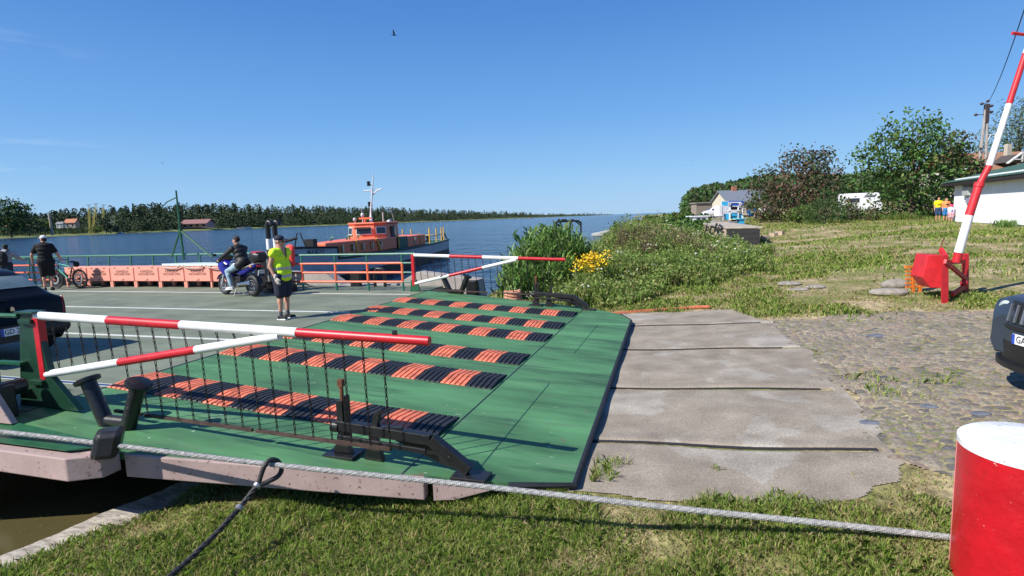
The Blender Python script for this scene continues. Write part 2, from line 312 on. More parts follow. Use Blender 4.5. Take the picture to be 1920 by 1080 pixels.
# --- ground sheet: polar grid, fine near the camera
def ground_mat():
    m, nt, b = new_mat('grass_and_dirt'); N = nt.nodes.new; L = nt.links.new
    tc = N('ShaderNodeTexCoord'); n1 = N('ShaderNodeTexNoise'); n1.inputs['Scale'].default_value = .55; n1.inputs['Detail'].default_value = 9; n1.inputs['Roughness'].default_value = .62
    n2 = N('ShaderNodeTexNoise'); n2.inputs['Scale'].default_value = 9; n2.inputs['Detail'].default_value = 8
    L(tc.outputs['Object'], n1.inputs[0]); L(tc.outputs['Object'], n2.inputs[0])
    r1 = N('ShaderNodeValToRGB'); e = r1.color_ramp.elements; e[0].position = .40; e[0].color = (.42, .335, .21, 1); e[1].position = .60; e[1].color = (.17, .185, .055, 1)
    x = e.new(.49); x.color = (.28, .235, .12, 1)
    L(n1.outputs[0], r1.inputs[0]); mx = N('ShaderNodeMixRGB'); mx.blend_type = 'MULTIPLY'; mx.inputs[0].default_value = 1
    r2 = N('ShaderNodeValToRGB'); r2.color_ramp.elements[0].color = (.5, .5, .5, 1); r2.color_ramp.elements[1].color = (1.35, 1.35, 1.3, 1); r2.color_ramp.elements[0].position = .3; r2.color_ramp.elements[1].position = .7
    L(n2.outputs[0], r2.inputs[0]); L(r1.outputs[0], mx.inputs[1]); L(r2.outputs[0], mx.inputs[2]); L(mx.outputs[0], b.inputs[0])
    bp = N('ShaderNodeBump'); bp.inputs['Strength'].default_value = .8; bp.inputs['Distance'].default_value = .06; L(n2.outputs[0], bp.inputs['Height']); L(bp.outputs[0], b.inputs['Normal'])
    b.inputs['Roughness'].default_value = .95; b.inputs['Specular IOR Level'].default_value = .15
    return m
M['ground'] = ground_mat()
ang = np.radians(np.concatenate([np.arange(-180, -70, 8.0), np.arange(-70, 75, .75), np.arange(75, 181, 8.0)])); rad = np.concatenate([[.01, .8], np.geomspace(1.5, 1200, 190)])
RX = rad[:, None] * np.sin(ang)[None]; RY = rad[:, None] * np.cos(ang)[None]; RZ = G(RX, RY)
na = len(ang); nr_ = len(rad); vv = np.stack([RX.ravel(), RY.ravel(), RZ.ravel()], 1)
me = bpy.data.meshes.new('ground'); me.from_pydata(vv.tolist(), [], [(i * na + j, i * na + j + 1, (i + 1) * na + j + 1, (i + 1) * na + j) for i in range(nr_ - 1) for j in range(na - 1)])
me.materials.append(M['ground']); me.polygons.foreach_set('use_smooth', [True] * len(me.polygons))
o = bpy.data.objects.new('ground', me); C.objects.link(o); tag(o, kind='structure')
# --- water
def water_mat():
    m, nt, b = new_mat('river_water'); N = nt.nodes.new; L = nt.links.new
    b.inputs['Base Color'].default_value = (.012, .032, .065, 1); b.inputs['Roughness'].default_value = .12; b.inputs['IOR'].default_value = 1.33
    tc = N('ShaderNodeTexCoord'); prev = None
    for sc, st, dist in ((.16, (1, .45, 1), 1.0), (.7, (1, .5, 1), .62), (2.8, (1, .7, 1), .16)):
        mp = N('ShaderNodeMapping'); mp.inputs['Scale'].default_value = st; mp.inputs['Rotation'].default_value = (0, 0, .5)
        nz = N('ShaderNodeTexNoise'); nz.inputs['Scale'].default_value = sc; nz.inputs['Detail'].default_value = 5
        L(tc.outputs['Object'], mp.inputs[0]); L(mp.outputs[0], nz.inputs[0])
        bp = N('ShaderNodeBump'); bp.inputs['Strength'].default_value = 1; bp.inputs['Distance'].default_value = dist * 1.5; L(nz.outputs[0], bp.inputs['Height'])
        if prev: L(prev.outputs[0], bp.inputs['Normal'])
        prev = bp
    ds = N('ShaderNodeVectorMath'); ds.operation = 'DISTANCE'; ds.inputs[1].default_value = (-5.0, 5.0, 0); L(tc.outputs['Object'], ds.inputs[0])
    mr = N('ShaderNodeMapRange'); mr.inputs[1].default_value = 2.5; mr.inputs[2].default_value = 9; L(ds.outputs['Value'], mr.inputs[0])
    mc_ = N('ShaderNodeMixRGB'); mc_.inputs[1].default_value = (.085, .07, .03, 1); mc_.inputs[2].default_value = (.010, .034, .075, 1); L(mr.outputs[0], mc_.inputs[0]); L(mc_.outputs[0], b.inputs['Base Color'])
    ml = N('ShaderNodeMixRGB'); ge = N('ShaderNodeNewGeometry'); L(mr.outputs[0], ml.inputs[0]); L(ge.outputs['Normal'], ml.inputs[1]); L(prev.outputs[0], ml.inputs[2]); L(ml.outputs[0], b.inputs['Normal'])
    return m
M['water'] = water_mat()
mb = MB(); mb.add([(-40000, -200, 0), (40000, -200, 0), (40000, 50000, 0), (-40000, 50000, 0)], [(0, 1, 2, 3)])
tag(mb.build('river_water', M['water'], loc=(0, 0, WATER_Z)), kind='structure')
# --- slipway slab and cobbled road: sheets lying on the terrain
def sheet(name, m, poly_st, step, lift, hfun=None, edge=.22):
    """poly_st in shore coordinates (s along the driving direction, t across)"""
    P = np.array(poly_st); s0, t0 = P.min(0); s1, t1 = P.max(0); ss = np.arange(s0, s1 + step, step); tt = np.arange(t0, t1 + step, step)
    S, T = np.meshgrid(ss, tt, indexing='ij'); X = S * E1.x + T * E2.x; Y = S * E1.y + T * E2.y
    j1 = edge * (np.sin(S * 3.1 + 1.3 * np.sin(T * 2.3)) + .6 * np.sin(T * 5.3 + S * 4.1) + .4 * np.sin(S * 11 + T * 9)); j2 = edge * (np.cos(T * 3.7 + S) + .6 * np.sin(S * 6.1 - T * 2))
    def inside(a, b):
        r = np.zeros(a.shape, bool); n = len(P)
        for i in range(n):
            (x1, y1), (x2, y2) = P[i], P[(i + 1) % n]
            if y1 == y2: continue
            r ^= ((y1 > b) != (y2 > b)) & (a < (x2 - x1) * (b - y1) / (y2 - y1) + x1)
        return r
    I = inside(S + j1, T + j2); Z = G(X, Y) + lift + (hfun(S, T) if hfun else 0)
    idx = -np.ones(S.shape, int); cell = I[:-1, :-1] & I[1:, :-1] & I[:-1, 1:] & I[1:, 1:]
    use = np.zeros(S.shape, bool); use[:-1, :-1] |= cell; use[1:, :-1] |= cell; use[:-1, 1:] |= cell; use[1:, 1:] |= cell
    idx[use] = np.arange(use.sum()); ci, cj = np.nonzero(cell)
    me = bpy.data.meshes.new(name); me.from_pydata(np.stack([X[use], Y[use], Z[use]], 1).tolist(), [], np.stack([idx[ci, cj], idx[ci + 1, cj], idx[ci + 1, cj + 1], idx[ci, cj + 1]], 1).tolist())
    me.materials.append(m); me.polygons.foreach_set('use_smooth', [True] * len(me.polygons)); o = bpy.data.objects.new(name, me); C.objects.link(o)
    return o, (S[use], T[use]), inside
def concrete_mat():
    m, nt, b = new_mat('old_patched_concrete'); N = nt.nodes.new; L = nt.links.new
    tc = N('ShaderNodeTexCoord')
    n1 = N('ShaderNodeTexNoise'); n1.inputs['Scale'].default_value = .75; n1.inputs['Detail'].default_value = 6; n1.inputs['Distortion'].default_value = .4
    n2 = N('ShaderNodeTexNoise'); n2.inputs['Scale'].default_value = 55; n2.inputs['Detail'].default_value = 6
    n3 = N('ShaderNodeTexNoise'); n3.inputs['Scale'].default_value = 2.2; n3.inputs['Detail'].default_value = 10
    for n in (n1, n2, n3): L(tc.outputs['Object'], n.inputs[0])
    r1 = N('ShaderNodeValToRGB'); r1.color_ramp.elements[0].position = .545; r1.color_ramp.elements[1].position = .565; r1.color_ramp.elements[0].color = (.292, .25, .198, 1); r1.color_ramp.elements[1].color = (.345, .315, .265, 1)
    L(n1.outputs[0], r1.inputs[0])
    r2 = N('ShaderNodeValToRGB'); r2.color_ramp.elements[0].position = .3; r2.color_ramp.elements[1].position = .7; r2.color_ramp.elements[0].color = (.72, .72, .72, 1); r2.color_ramp.elements[1].color = (1.25, 1.25, 1.25, 1)
    r3 = N('ShaderNodeValToRGB'); r3.color_ramp.elements[0].position = .3; r3.color_ramp.elements[1].position = .72; r3.color_ramp.elements[0].color = (.7, .68, .66, 1); r3.color_ramp.elements[1].color = (1.15, 1.15, 1.15, 1)
    L(n2.outputs[0], r2.inputs[0]); L(n3.outputs[0], r3.inputs[0])
    a = N('ShaderNodeMixRGB'); a.blend_type = 'MULTIPLY'; a.inputs[0].default_value = 1; L(r1.outputs[0], a.inputs[1]); L(r2.outputs[0], a.inputs[2])
    c = N('ShaderNodeMixRGB'); c.blend_type = 'MULTIPLY'; c.inputs[0].default_value = 1; L(a.outputs[0], c.inputs[1]); L(r3.outputs[0], c.inputs[2]); L(c.outputs[0], b.inputs[0])
    bp = N('ShaderNodeBump'); bp.inputs['Strength'].default_value = .5; bp.inputs['Distance'].default_value = .01; L(n2.outputs[0], bp.inputs['Height']); L(bp.outputs[0], b.inputs['Normal']); b.inputs['Roughness'].default_value = .9
    return m
M['concrete'] = concrete_mat()
SLAB = [(-3.2, 4.7), (.5, 4.8), (1.35, 5.0), (1.9, 5.7), (1.85, 7.0), (1.9, 9), (1.7, 11), (1.6, 13.0), (.9, 14.4), (-3.2, 14.3)]
JOINTS = [(6.02, .04), (8.05, .035), (10.45, .035), (12.72, .03)]
def slab_h(S, T):
    z = np.zeros(S.shape)
    for t0, d in JOINTS:
        # a lip and a groove in front of each steel rail set in the slab
        z += .012 * np.exp(-((T - t0 - .12) / .1) ** 2) - .03 * (np.abs(T - t0) < .05) * (S < 1.75)
    return z
tag(sheet('slipway', M['concrete'], SLAB, .025, .011, slab_h, .07)[0], kind='structure')
mb = MB()                                                    # dark steel rails let into the grooves
for (t0, d), s1 in zip(JOINTS, (1.72, 1.62, 1.5, 1.4)):
    n = 12
    for i in range(n):
        a = -2.6 + (s1 + 2.6) * i / n; b2 = -2.6 + (s1 + 2.6) * (i + 1) / n; pa = W(a, t0); pb = W(b2, t0)
        mb.bar((pa.x, pa.y, g1(pa.x, pa.y) + .002), (pb.x, pb.y, g1(pb.x, pb.y) + .002), d * .9, .03)
tag(mb.build('slipway_rail', mat('dark_groove_steel', (.035, .032, .035), .7, .2)), kind='structure')
ROAD = [(1.7, 5.75), (3.2, 5.1), (6, 4.5), (13, 4), (13, 14.2), (9, 14), (5.2, 13.6), (1.48, 13.2), (1.55, 11), (1.72, 9), (1.72, 7)]
CELL = .135
_jr = np.random.default_rng(3).uniform(.12, .88, (400, 400, 2)); _cr = np.random.default_rng(4).uniform(0, 1, (400, 400))
def cob(S, T):
    gx = S / CELL; gy = T / CELL; ix = np.floor(gx).astype(int); iy = np.floor(gy).astype(int); f1 = np.full(S.shape, 9.0); f2 = np.full(S.shape, 9.0); cid = np.zeros(S.shape)
    for dx in (-1, 0, 1):
        for dy in (-1, 0, 1):
            a = (ix + dx) % 400; b2 = (iy + dy) % 400; d = np.hypot(ix + dx + _jr[a, b2, 0] - gx, iy + dy + _jr[a, b2, 1] - gy)
            cid = np.where(d < f1, _cr[a, b2], cid); f2 = np.where(d < f1, f1, np.minimum(f2, d)); f1 = np.minimum(f1, d)
    return np.clip((f2 - f1) * 1.5, 0, 1), cid
def cob_h(S, T):
    e, cid = cob(S, T); return .026 * np.sqrt(e) * (.6 + .7 * cid) - .012
def cobble_mat():
    m, nt, b = new_mat('fieldstone_cobbles'); N = nt.nodes.new; L = nt.links.new
    at = N('ShaderNodeAttribute'); at.attribute_name = 'stone'; sp = N('ShaderNodeSeparateColor'); L(at.outputs['Color'], sp.inputs[0])
    cr = N('ShaderNodeValToRGB'); e = cr.color_ramp.elements; e[0].color = (.12, .11, .10, 1); e[1].color = (.32, .26, .19, 1); e[1].position = 1
    for p, c in ((.2, (.175, .15, .125)), (.4, (.24, .19, .145)), (.55, (.18, .165, .145)), (.7, (.27, .19, .14)), (.85, (.21, .195, .155))): e.new(p).color = (*c, 1)
    L(sp.outputs[0], cr.inputs[0]); tc = N('ShaderNodeTexCoord'); nz = N('ShaderNodeTexNoise'); nz.inputs['Scale'].default_value = 30; nz.inputs['Detail'].default_value = 6; L(tc.outputs['Object'], nz.inputs[0])
    n2 = N('ShaderNodeTexNoise'); n2.inputs['Scale'].default_value = .8; n2.inputs['Detail'].default_value = 6; L(tc.outputs['Object'], n2.inputs[0])
    gd = N('ShaderNodeValToRGB'); gd.color_ramp.elements[0].color = (.34, .275, .18, 1); gd.color_ramp.elements[1].color = (.19, .20, .075, 1); gd.color_ramp.elements[0].position = .45; gd.color_ramp.elements[1].position = .6; L(n2.outputs[0], gd.inputs[0])
    ad = N('ShaderNodeMath'); ad.operation = 'MULTIPLY_ADD'; ad.inputs[1].default_value = .35; L(nz.outputs[0], ad.inputs[0]); L(sp.outputs[1], ad.inputs[2])
    mr = N('ShaderNodeMapRange'); mr.inputs[1].default_value = .36; mr.inputs[2].default_value = .56; L(ad.outputs[0], mr.inputs[0])
    mx = N('ShaderNodeMixRGB'); L(mr.outputs[0], mx.inputs[0]); L(gd.outputs[0], mx.inputs[1]); L(cr.outputs[0], mx.inputs[2])
    ml = N('ShaderNodeMixRGB'); ml.blend_type = 'MULTIPLY'; ml.inputs[0].default_value = 1; r3 = N('ShaderNodeValToRGB'); r3.color_ramp.elements[0].color = (.6, .6, .6, 1); r3.color_ramp.elements[1].color = (1.3, 1.3, 1.3, 1); r3.color_ramp.elements[0].position = .3; r3.color_ramp.elements[1].position = .7
    L(nz.outputs[0], r3.inputs[0]); L(mx.outputs[0], ml.inputs[1]); L(r3.outputs[0], ml.inputs[2]); L(ml.outputs[0], b.inputs[0])
    bp = N('ShaderNodeBump'); bp.inputs['Strength'].default_value = .5; bp.inputs['Distance'].default_value = .012; L(nz.outputs[0], bp.inputs['Height']); L(bp.outputs[0], b.inputs['Normal']); b.inputs['Roughness'].default_value = .7
    return m
o, (cs, ct), road_inside = sheet('cobbled_road', cobble_mat(), ROAD, .027, .004, cob_h, .16); tag(o, kind='structure')
e_, c_ = cob(cs, ct); ca = o.data.color_attributes.new('stone', 'FLOAT_COLOR', 'POINT'); ca.data.foreach_set('color', np.stack([c_, e_, e_ * 0, e_ * 0 + 1], 1).astype(np.float32).ravel())
def inpoly(P, a, b):
    P = np.array(P); r = np.zeros(a.shape, bool); n = len(P)
    for i in range(n):
        (x1, y1), (x2, y2) = P[i], P[(i + 1) % n]
        if y1 == y2: continue
        r ^= ((y1 > b) != (y2 > b)) & (a < (x2 - x1) * (b - y1) / (y2 - y1) + x1)
    return r
# --- grass: individual blades, dense near the camera
def smooth_noise(x, y, seed=0):
    r = np.random.default_rng(seed); t = r.uniform(0, 1, (64, 64)); ix = np.floor(x).astype(int); iy = np.floor(y).astype(int); fx = x - ix; fy = y - iy; fx = fx * fx * (3 - 2 * fx); fy = fy * fy * (3 - 2 * fy)
    g = lambda a, b: t[a % 64, b % 64]
    return (g(ix, iy) * (1 - fx) + g(ix + 1, iy) * fx) * (1 - fy) + (g(ix, iy + 1) * (1 - fx) + g(ix + 1, iy + 1) * fx) * fy
def blades(x, y, z, h, wd, lean, rg):
    n = len(x); a = rg.uniform(0, 2 * np.pi, n); l = lean * rg.uniform(.2, 1, n) * h; b = rg.uniform(0, 2 * np.pi, n)
    base = np.stack([x, y, z], 1); sd = np.stack([np.cos(a), np.sin(a), 0 * a], 1) * (wd / 2)[:, None]; ln = np.stack([np.cos(b) * l, np.sin(b) * l, 0 * b], 1)
    mid = base + ln * .35 + np.stack([0 * a, 0 * a, h * .6], 1); tip = base + ln + np.stack([0 * a, 0 * a, h * np.sqrt(np.maximum(1 - lean * lean * .5, .3))], 1)
    return np.stack([base - sd, base + sd, mid + sd * .8, tip, mid - sd * .8], 1).reshape(-1, 3)
def grass_mat(name, c1, c2, c3):
    m, nt, b = new_mat(name); N = nt.nodes.new; L = nt.links.new
    ge = N('ShaderNodeNewGeometry'); cr = N('ShaderNodeValToRGB'); e = cr.color_ramp.elements; e[0].color = (*c1, 1); e[1].color = (*c2, 1); e[1].position = .72; e.new(.86).color = (*c3, 1)
    L(ge.outputs['Random Per Island'], cr.inputs[0]); L(cr.outputs[0], b.inputs[0]); b.inputs['Roughness'].default_value = .6; b.inputs['Specular IOR Level'].default_value = .25
    tr = N('ShaderNodeBsdfTranslucent'); L(cr.outputs[0], tr.inputs[0]); ms = N('ShaderNodeMixShader'); ms.inputs[0].default_value = .35
    L(b.outputs[0], ms.inputs[1]); L(tr.outputs[0], ms.inputs[2]); L(ms.outputs[0], nt.nodes['Material Output'].inputs[0])
    return m
M['grass'] = grass_mat('grass_blades', (.12, .225, .026), (.28, .38, .07), (.48, .41, .19))
M['dry'] = grass_mat('dry_grass_blades', (.28, .21, .10), (.42, .33, .17), (.19, .19, .06))
TIMBER = [onz(-60, 1075, -.78), onz(335, 905, -.78)]
def grass():
    rg = np.random.default_rng(11); V = []; MI = []
    n = 1050000; r = np.exp(rg.uniform(np.log(2.2), np.log(70), n)); a = np.radians(rg.uniform(-52, 60, n)); x = r * np.sin(a); y = r * np.cos(a)
    s = x * E1.x + y * E1.y; t = x * E2.x + y * E2.y; p1 = smooth_noise(x * 1.1 + 40, y * 1.1 + 9, 1); p2 = smooth_noise(x * 3.7, y * 3.7 + 5, 2); p3 = smooth_noise(x * .35 + 3, y * .35, 5)
    cover = .45 * p1 + .3 * p2 + .35 * p3
    cover = cover + .055 * (t < 5.2) * (r < 10) + .14 * (s < -1.2) * (t < 5.4) * (r < 10) - .13 * np.clip((s - .2) / 1.0, 0, 1) * np.clip((t - 4.0) / .5, 0, 1) * (t < 6.2) * (s < 3); z = G(x, y); ok = (z > WATER_Z + .06) & (cover > .415 + .16 * rg.uniform(-1, 1, n))
    ok &= ~inpoly(SLAB, s, t) | ((t < 5.5) & (p2 > .56 + .5 * (t - 5.0)) & (rg.uniform(0, 1, n) < .4))
    rd = inpoly(ROAD, s, t); ok &= ~rd | ((p1 * p2 > .42) & (rg.uniform(0, 1, n) < .16))
    ok &= ~((s < -.9) & (t > np.where(s < -1.6, 5.3, 4.75 + .25 * (p2 - .5))) & (t < 14.6))                       # under the ferry ramp
    d = (TIMBER[1] - TIMBER[0]).normalized(); side = (x - TIMBER[0].x) * d.y - (y - TIMBER[0].y) * d.x
    ok &= (side > .30 + .12 * (p2 - .5)) | (y > 12) | ((side < -.3) & (z > WATER_Z + .02))
    ok &= rg.uniform(0, 1, n) < np.clip(.62 + r / 12, 0, 1)
    far = r > 9; worn = far & (smooth_noise(x * .22 + 7, y * .5, 8) > .47) & (y < 40) & (x > 5)
    ok &= ~worn | (rg.uniform(0, 1, n) < .12)
    x, y, z, r, p1, p2, cover = x[ok], y[ok], z[ok], r[ok], p1[ok], p2[ok], cover[ok]
    tuft = np.clip((cover - .42) * 4, 0, 1); k = len(x)
    h = (.030 + .064 * tuft) * rg.uniform(.5, 1.35, k) * np.clip(.8 + r / 22, .8, 2.0); wd = np.clip(.0055 * (r / 4), .0055, .05) * rg.uniform(.7, 1.4, k)
    V = blades(x, y, z - .005, h, wd, .9, rg); dry = (rg.uniform(0, 1, k) < np.clip(.62 - tuft * .75, .06, 1)).astype(int)
    return V, dry
V, dry = grass(); tag(fast_mesh('grass', V, 5, [M['grass'], M['dry']], mi=dry), 'short patchy green and dry grass on the bank', 'grass', kind='stuff')
# ================================================================== FERRY
ferry = thing('ferry', 'flat green river ferry with lane lines, orange rails and lowered loading ramp', 'ferry', W(SJ, 0, 0), AZ0)
YN, YF = 4.35, 14.75                                         # ramp / deck edges across
# deck (local x = along the driving direction, 0 at the ramp hinge, negative = towards the far end)
mb = MB(); mb.box((-13.5, (4.3 + 15.75) / 2, -.10), (26.96, 11.45, .2)); mb.build('deck', M['deck'], ferry, bevel=.01)
mb = MB()
for y, x1 in ((13.82, -.06), (10.9, -.06), (7.95, -.06), (5.27, .12)): mb.box((-13.4 + (x1 + .06) / 2, y, .004), (26.6 + x1, .10, .004))
mb.build('lane_line', M['line'], ferry)
# hull below the deck
mb = MB(); mb.box((-14.2, 10, -.66), (25.6, 11.0, .92)); mb.build('hull', M['pink'], ferry, bevel=.03)
def rp_(x, y, dz=0.0): return Vector((x, y, rz(x) + dz))
H1, H2 = 4.62, 6.02
def ramp_plate(x0, x1, yn0, yn1, yf0, yf1, th):
    m = MB(); p = [rp_(x0, yn0), rp_(x1, yn1), rp_(x1, yf1), rp_(x0, yf0)]
    m.prism(p, (0, 0, -th)); return m
ramp = MB().prism([rp_(.03, 4.0), rp_(1.9, 3.86), rp_(H1 - .012, 4.40), rp_(H1 - .012, 14.0), rp_(.03, YF)], (0, 0, -.07)).build('ramp', M['ramp'], ferry)
p = [rp_(H1 + .012, 4.42), rp_(H1 + .95, 4.62), rp_(H1 + 1.5, 4.82), rp_(H1 + 1.22, 12.9), rp_(H1 + .9, 13.55), rp_(H1 + .012, 13.98)]
flap = MB().prism(p, (0, 0, -.035)).build('ramp_flap', M['ramp'], ferry)
m = MB(); m.tube([rp_(.0, 4.0, -.02), rp_(.0, YF, -.02)], .018, 6); m.tube([rp_(H1, 4.42, -.015), rp_(H1, 13.98, -.015)], .016, 6); m.build('hinge', M['black'], ferry)
m = MB(); m.tube([p[1] + Vector((.012, -.01, -.022)), p[2] + Vector((.015, 0, -.022)), p[3] + Vector((.015, 0, -.022)), p[4] + Vector((.012, .01, -.022))], .03, 6); m.build('rubber_edge', M['rubber'], ferry)
for xa_, ya_, xb_, yb_ in ((H1 + .62, 4.6, H1 + .62, 7.6), (.4, 8.1, 2.9, 8.1), (H1 + .62, 9.4, H1 + .62, 12)): MB().bar(rp_(xa_, ya_, .001), rp_(xb_, yb_, .001), .010, .004).build('weld_seam', M['green_dark'], ferry)
# black and orange rubber traction strips on the ramp: chevron ribs, built as real ribs
def strip(yc, wid=.72, x0=.02, x1=4.58, hgt=.048):
    m = MB(); n = 12; seg = (x1 - x0) / n; prof = [(-wid / 2, .004), (-wid / 2 + .012, .016), (-.012, hgt), (.012, hgt), (wid / 2 - .012, .014), (wid / 2, .004)]
    for i in range(n):
        mi = (i + 1) % 2; nr = 5; w_ = seg / nr
        for k in range(nr):
            xa = x0 + i * seg + k * w_ + w_ * .16; xb = xa + w_ * .68
            for x_a, x_b, dz in ((xa, xb, 0.0), (xa - w_ * .16, xb + w_ * .16, -.016)):
                m.add([(x, yc + y, rz(x) + max(z + dz, .0015 if dz else .002)) for y, z in prof for x in (x_a, x_b)], [(2 * j, 2 * j + 1, 2 * j + 3, 2 * j + 2) for j in range(len(prof) - 1)], mi)
            for x_ in (xa, xb):
                m.add([(x_, yc + y, rz(x_) + z) for y, z in prof] + [(x_, yc + y, rz(x_) + max(z - .02, .001)) for y, z in prof], [(j, j + 1, len(prof) + j + 1, len(prof) + j) for j in range(len(prof) - 1)], mi)
    return m.build('traction_strip', [M['rubber'], M['rubber_orange']], ferry)
for yc in (5.56, 7.38, 8.66, 10.32, 11.52, 12.92): strip(yc)
# near side: guard bar, ramp side beam, hinge brackets
m = MB(); m.prism([(-26, 3.5, -.02), (1.72, 3.5, -.06), (1.95, 3.66, -.07), (1.95, 3.84, -.07), (-.2, 4.05, -.01), (-26, 4.28, -.01)], (0, 0, -.22)); m.build('guard_bar', M['pink'], ferry, bevel=.012)
m = MB(); m.prism([(-26, 3.6, 0), (1.6, 3.6, -.038), (1.8, 3.72, -.042), (1.8, 3.84, -.042), (-.2, 4.04, -.004), (-26, 4.27, -.004)], (0, 0, .012)); m.build('guard_top', M['green'], ferry)
m = MB(); m.prism([(1.99, 3.845, -.137), (4.85, 4.405, -.331), (4.85, 4.405, -.53), (1.99, 3.845, -.36)], (-.02, .12, 0)); m.build('side_beam', M['pink'], ferry, bevel=.01)
m = MB(); m.prism([(4.92, 4.44, -.375), (5.5, 4.56, -.415), (5.1, 4.48, -.53), (4.92, 4.44, -.54)], (-.02, .1, 0)); m.build('beam_end', M['pink'], ferry)
m = MB(); m.prism([(-.55, 3.92, .0), (.35, 3.92, 0), (.05, 3.92, .42), (-.3, 3.92, .62), (-.9, 3.92, .62), (-.9, 3.92, 0)], (0, .07, 0)); m.build('hinge_bracket', M['pink'], ferry, bevel=.01)
m = MB(); m.box((.03, 4.06, .16), (.13, .2, .4)); m.tube([(.0, 3.85, .3), (.0, 4.3, .3)], .09, 12); m.build('hinge_pin', M['black'], ferry, bevel=.02)
m = MB(); m.prism([(-1.05, 3.44, -.24), (.75, 3.44, -.24), (.05, 3.44, -.80), (-.5, 3.44, -.82), (-1.05, 3.44, -.55)], (0, .08, 0)); m.build('fender_bracket', M['pink'], ferry, bevel=.01)
m = MB(); m.box((-.42, 3.7, -.52), (.34, .5, .6)); m.build('fender_bracket', M['black'], ferry, bevel=.02)
m = MB(); m.prism([(1.78, 3.70, -.10), (1.93, 3.55, -.10), (2.13, 3.66, -.10), (1.98, 3.84, -.10)], (.05, .05, .26)); m.build('fairlead', M['black'], ferry, bevel=.05)
# double bollards leaning apart
def bitt(x, y, zb, sc, flat=False):
    m = MB()
    for sgn in (-1, 1):
        a = Vector((x + sgn * .17 * sc, y, zb)); b = Vector((x + sgn * .42 * sc, y, zb + .56 * sc)); d = (b - a).normalized()
        m.tube([a - d * .03, a.lerp(b, .5), b], .088 * sc, 18); m.lathe(b - d * .02, d if not flat else (0, 0, 1), [(0, .08 * sc), (.005, .145 * sc), (.04, .15 * sc), (.05, .13 * sc)], 20)
    m.tube([(x - .2 * sc, y, zb + .06), (x + .2 * sc, y, zb + .06)], .07 * sc, 12)
    return m.build('mooring_bitt', M['black'], ferry, smooth=True)
bitt(1.32, 4.32, rz(1.3) - .0, .86); bitt(.92, 14.5, rz(.9), .86)
# gate pedestals
def pedestal(y, name='gate_pedestal'):
    m = MB(); m.prism([(-.32, y - .035, 0), (.62, y - .035, -.01), (.24, y - .035, .36), (.10, y - .035, 1.1), (-.12, y - .035, 1.1)], (0, .07, 0)); m.box((-.0, y - .0, 1.1), (.3, .16, .025)); m.box((0, y, 1.0), (.2, .16, .05)); m.box((.05, y, .3), (.2, .16, .05)); m.build(name, M['green_dark'], ferry, bevel=.005)
pedestal(4.46)
m = MB(); m.prism([(-.42, 14.385, 0), (-.12, 14.385, 0), (-.22, 14.385, .34), (-.38, 14.385, .34)], (0, .07, 0)); m.build('gate_foot', M['green'], ferry, bevel=.005)
m = MB(); m.box((-.55, 4.3, .25), (.12, .12, .55)); m.box((-.3, 4.38, .52), (.4, .07, .03)); m.box((-.3, 4.38, .2), (.4, .07, .03)); m.tube([(-.14, 4.42, 1.06), (-4, 4.42, 1.06), (-26, 4.42, 1.06)], .026, 8); m.tube([(-.9, 4.42, .72), (-26, 4.42, .72)], .02, 8)
for k in range(10): m.tube([(-2.4 - 2.3 * k, 4.42, 0), (-2.4 - 2.3 * k, 4.42, 1.06)], .025, 8)
m.build('near_railing', M['green'], ferry)
m = MB(); m.box((-.95, 4.3, .34), (.62, .34, .34)); m.build('valve_box', mat('bright_green_paint', (.03, .3, .06), .4), ferry, bevel=.03)
# far railing: green posts and top rail, three orange rails
m = MB(); g = MB(); RT = 14.55
for x in (-.72, -1.85, -2.93, -4.1): g.tube([(x, RT, 0), (x, RT, .26)], .035, 8); g.tube([(x, RT, .79), (x, RT, 1.06)], .03, 8); m.tube([(x, RT, .25), (x, RT, .80)], .037, 8)
g.tube([(-.30, RT, 1.06), (-5.2, RT, 1.06)], .034, 8)
for z in (.26, .53, .80): m.tube([(-.72, RT, z), (-4.9, RT, z)], .032, 8); g.tube([(-.30, RT, z), (-.72, RT, z)], .026, 8)
m.build('orange_rail', M['rail_orange'], ferry); g.build('green_rail', M['teal_rail'], ferry)
m = MB(); g = MB(); RB = 15.55                               # railing behind the lockers and on to the far end, posts lean outwards
g.tube([(-5.2, RT, 1.06), (-6.6, RB, 1.08), (-26.6, RB, 1.08)], .036, 8)
for k in range(11):
    x = -6.9 - 1.05 * k; g.tube([(x + .06, RB - .12, .25), (x, RB, 1.08)], .036, 6)
g.tube([(-6.6, RB - .1, .66), (-15.5, RB - .1, .66)], .02, 6)
for x in (-16.2, -18.0, -19.8, -21.6, -23.4, -25.2): g.tube([(x, 14.9, 0), (x, 14.9, 1.06)], .04, 8)
g.tube([(-15.2, 14.9, 1.06), (-26.6, 14.9, 1.06)], .034, 8)
for z in (.26, .53, .80): m.tube([(-15.0, 14.9, z), (-26.6, 14.9, z)], .03, 8)
m.build('orange_rail', M['rail_orange'], ferry); g.build('green_rail', M['teal_rail'], ferry)
m = MB(); m.box((-26.6, 9.8, .5), (.1, 10.2, .05)); m.box((-26.6, 9.8, 1.05), (.06, 10.2, .05))
for k in range(6): m.tube([(-26.6, 5 + 1.95 * k, 0), (-26.6, 5 + 1.95 * k, 1.05)], .035, 8)
m.build('end_railing', M['teal_rail'], ferry)
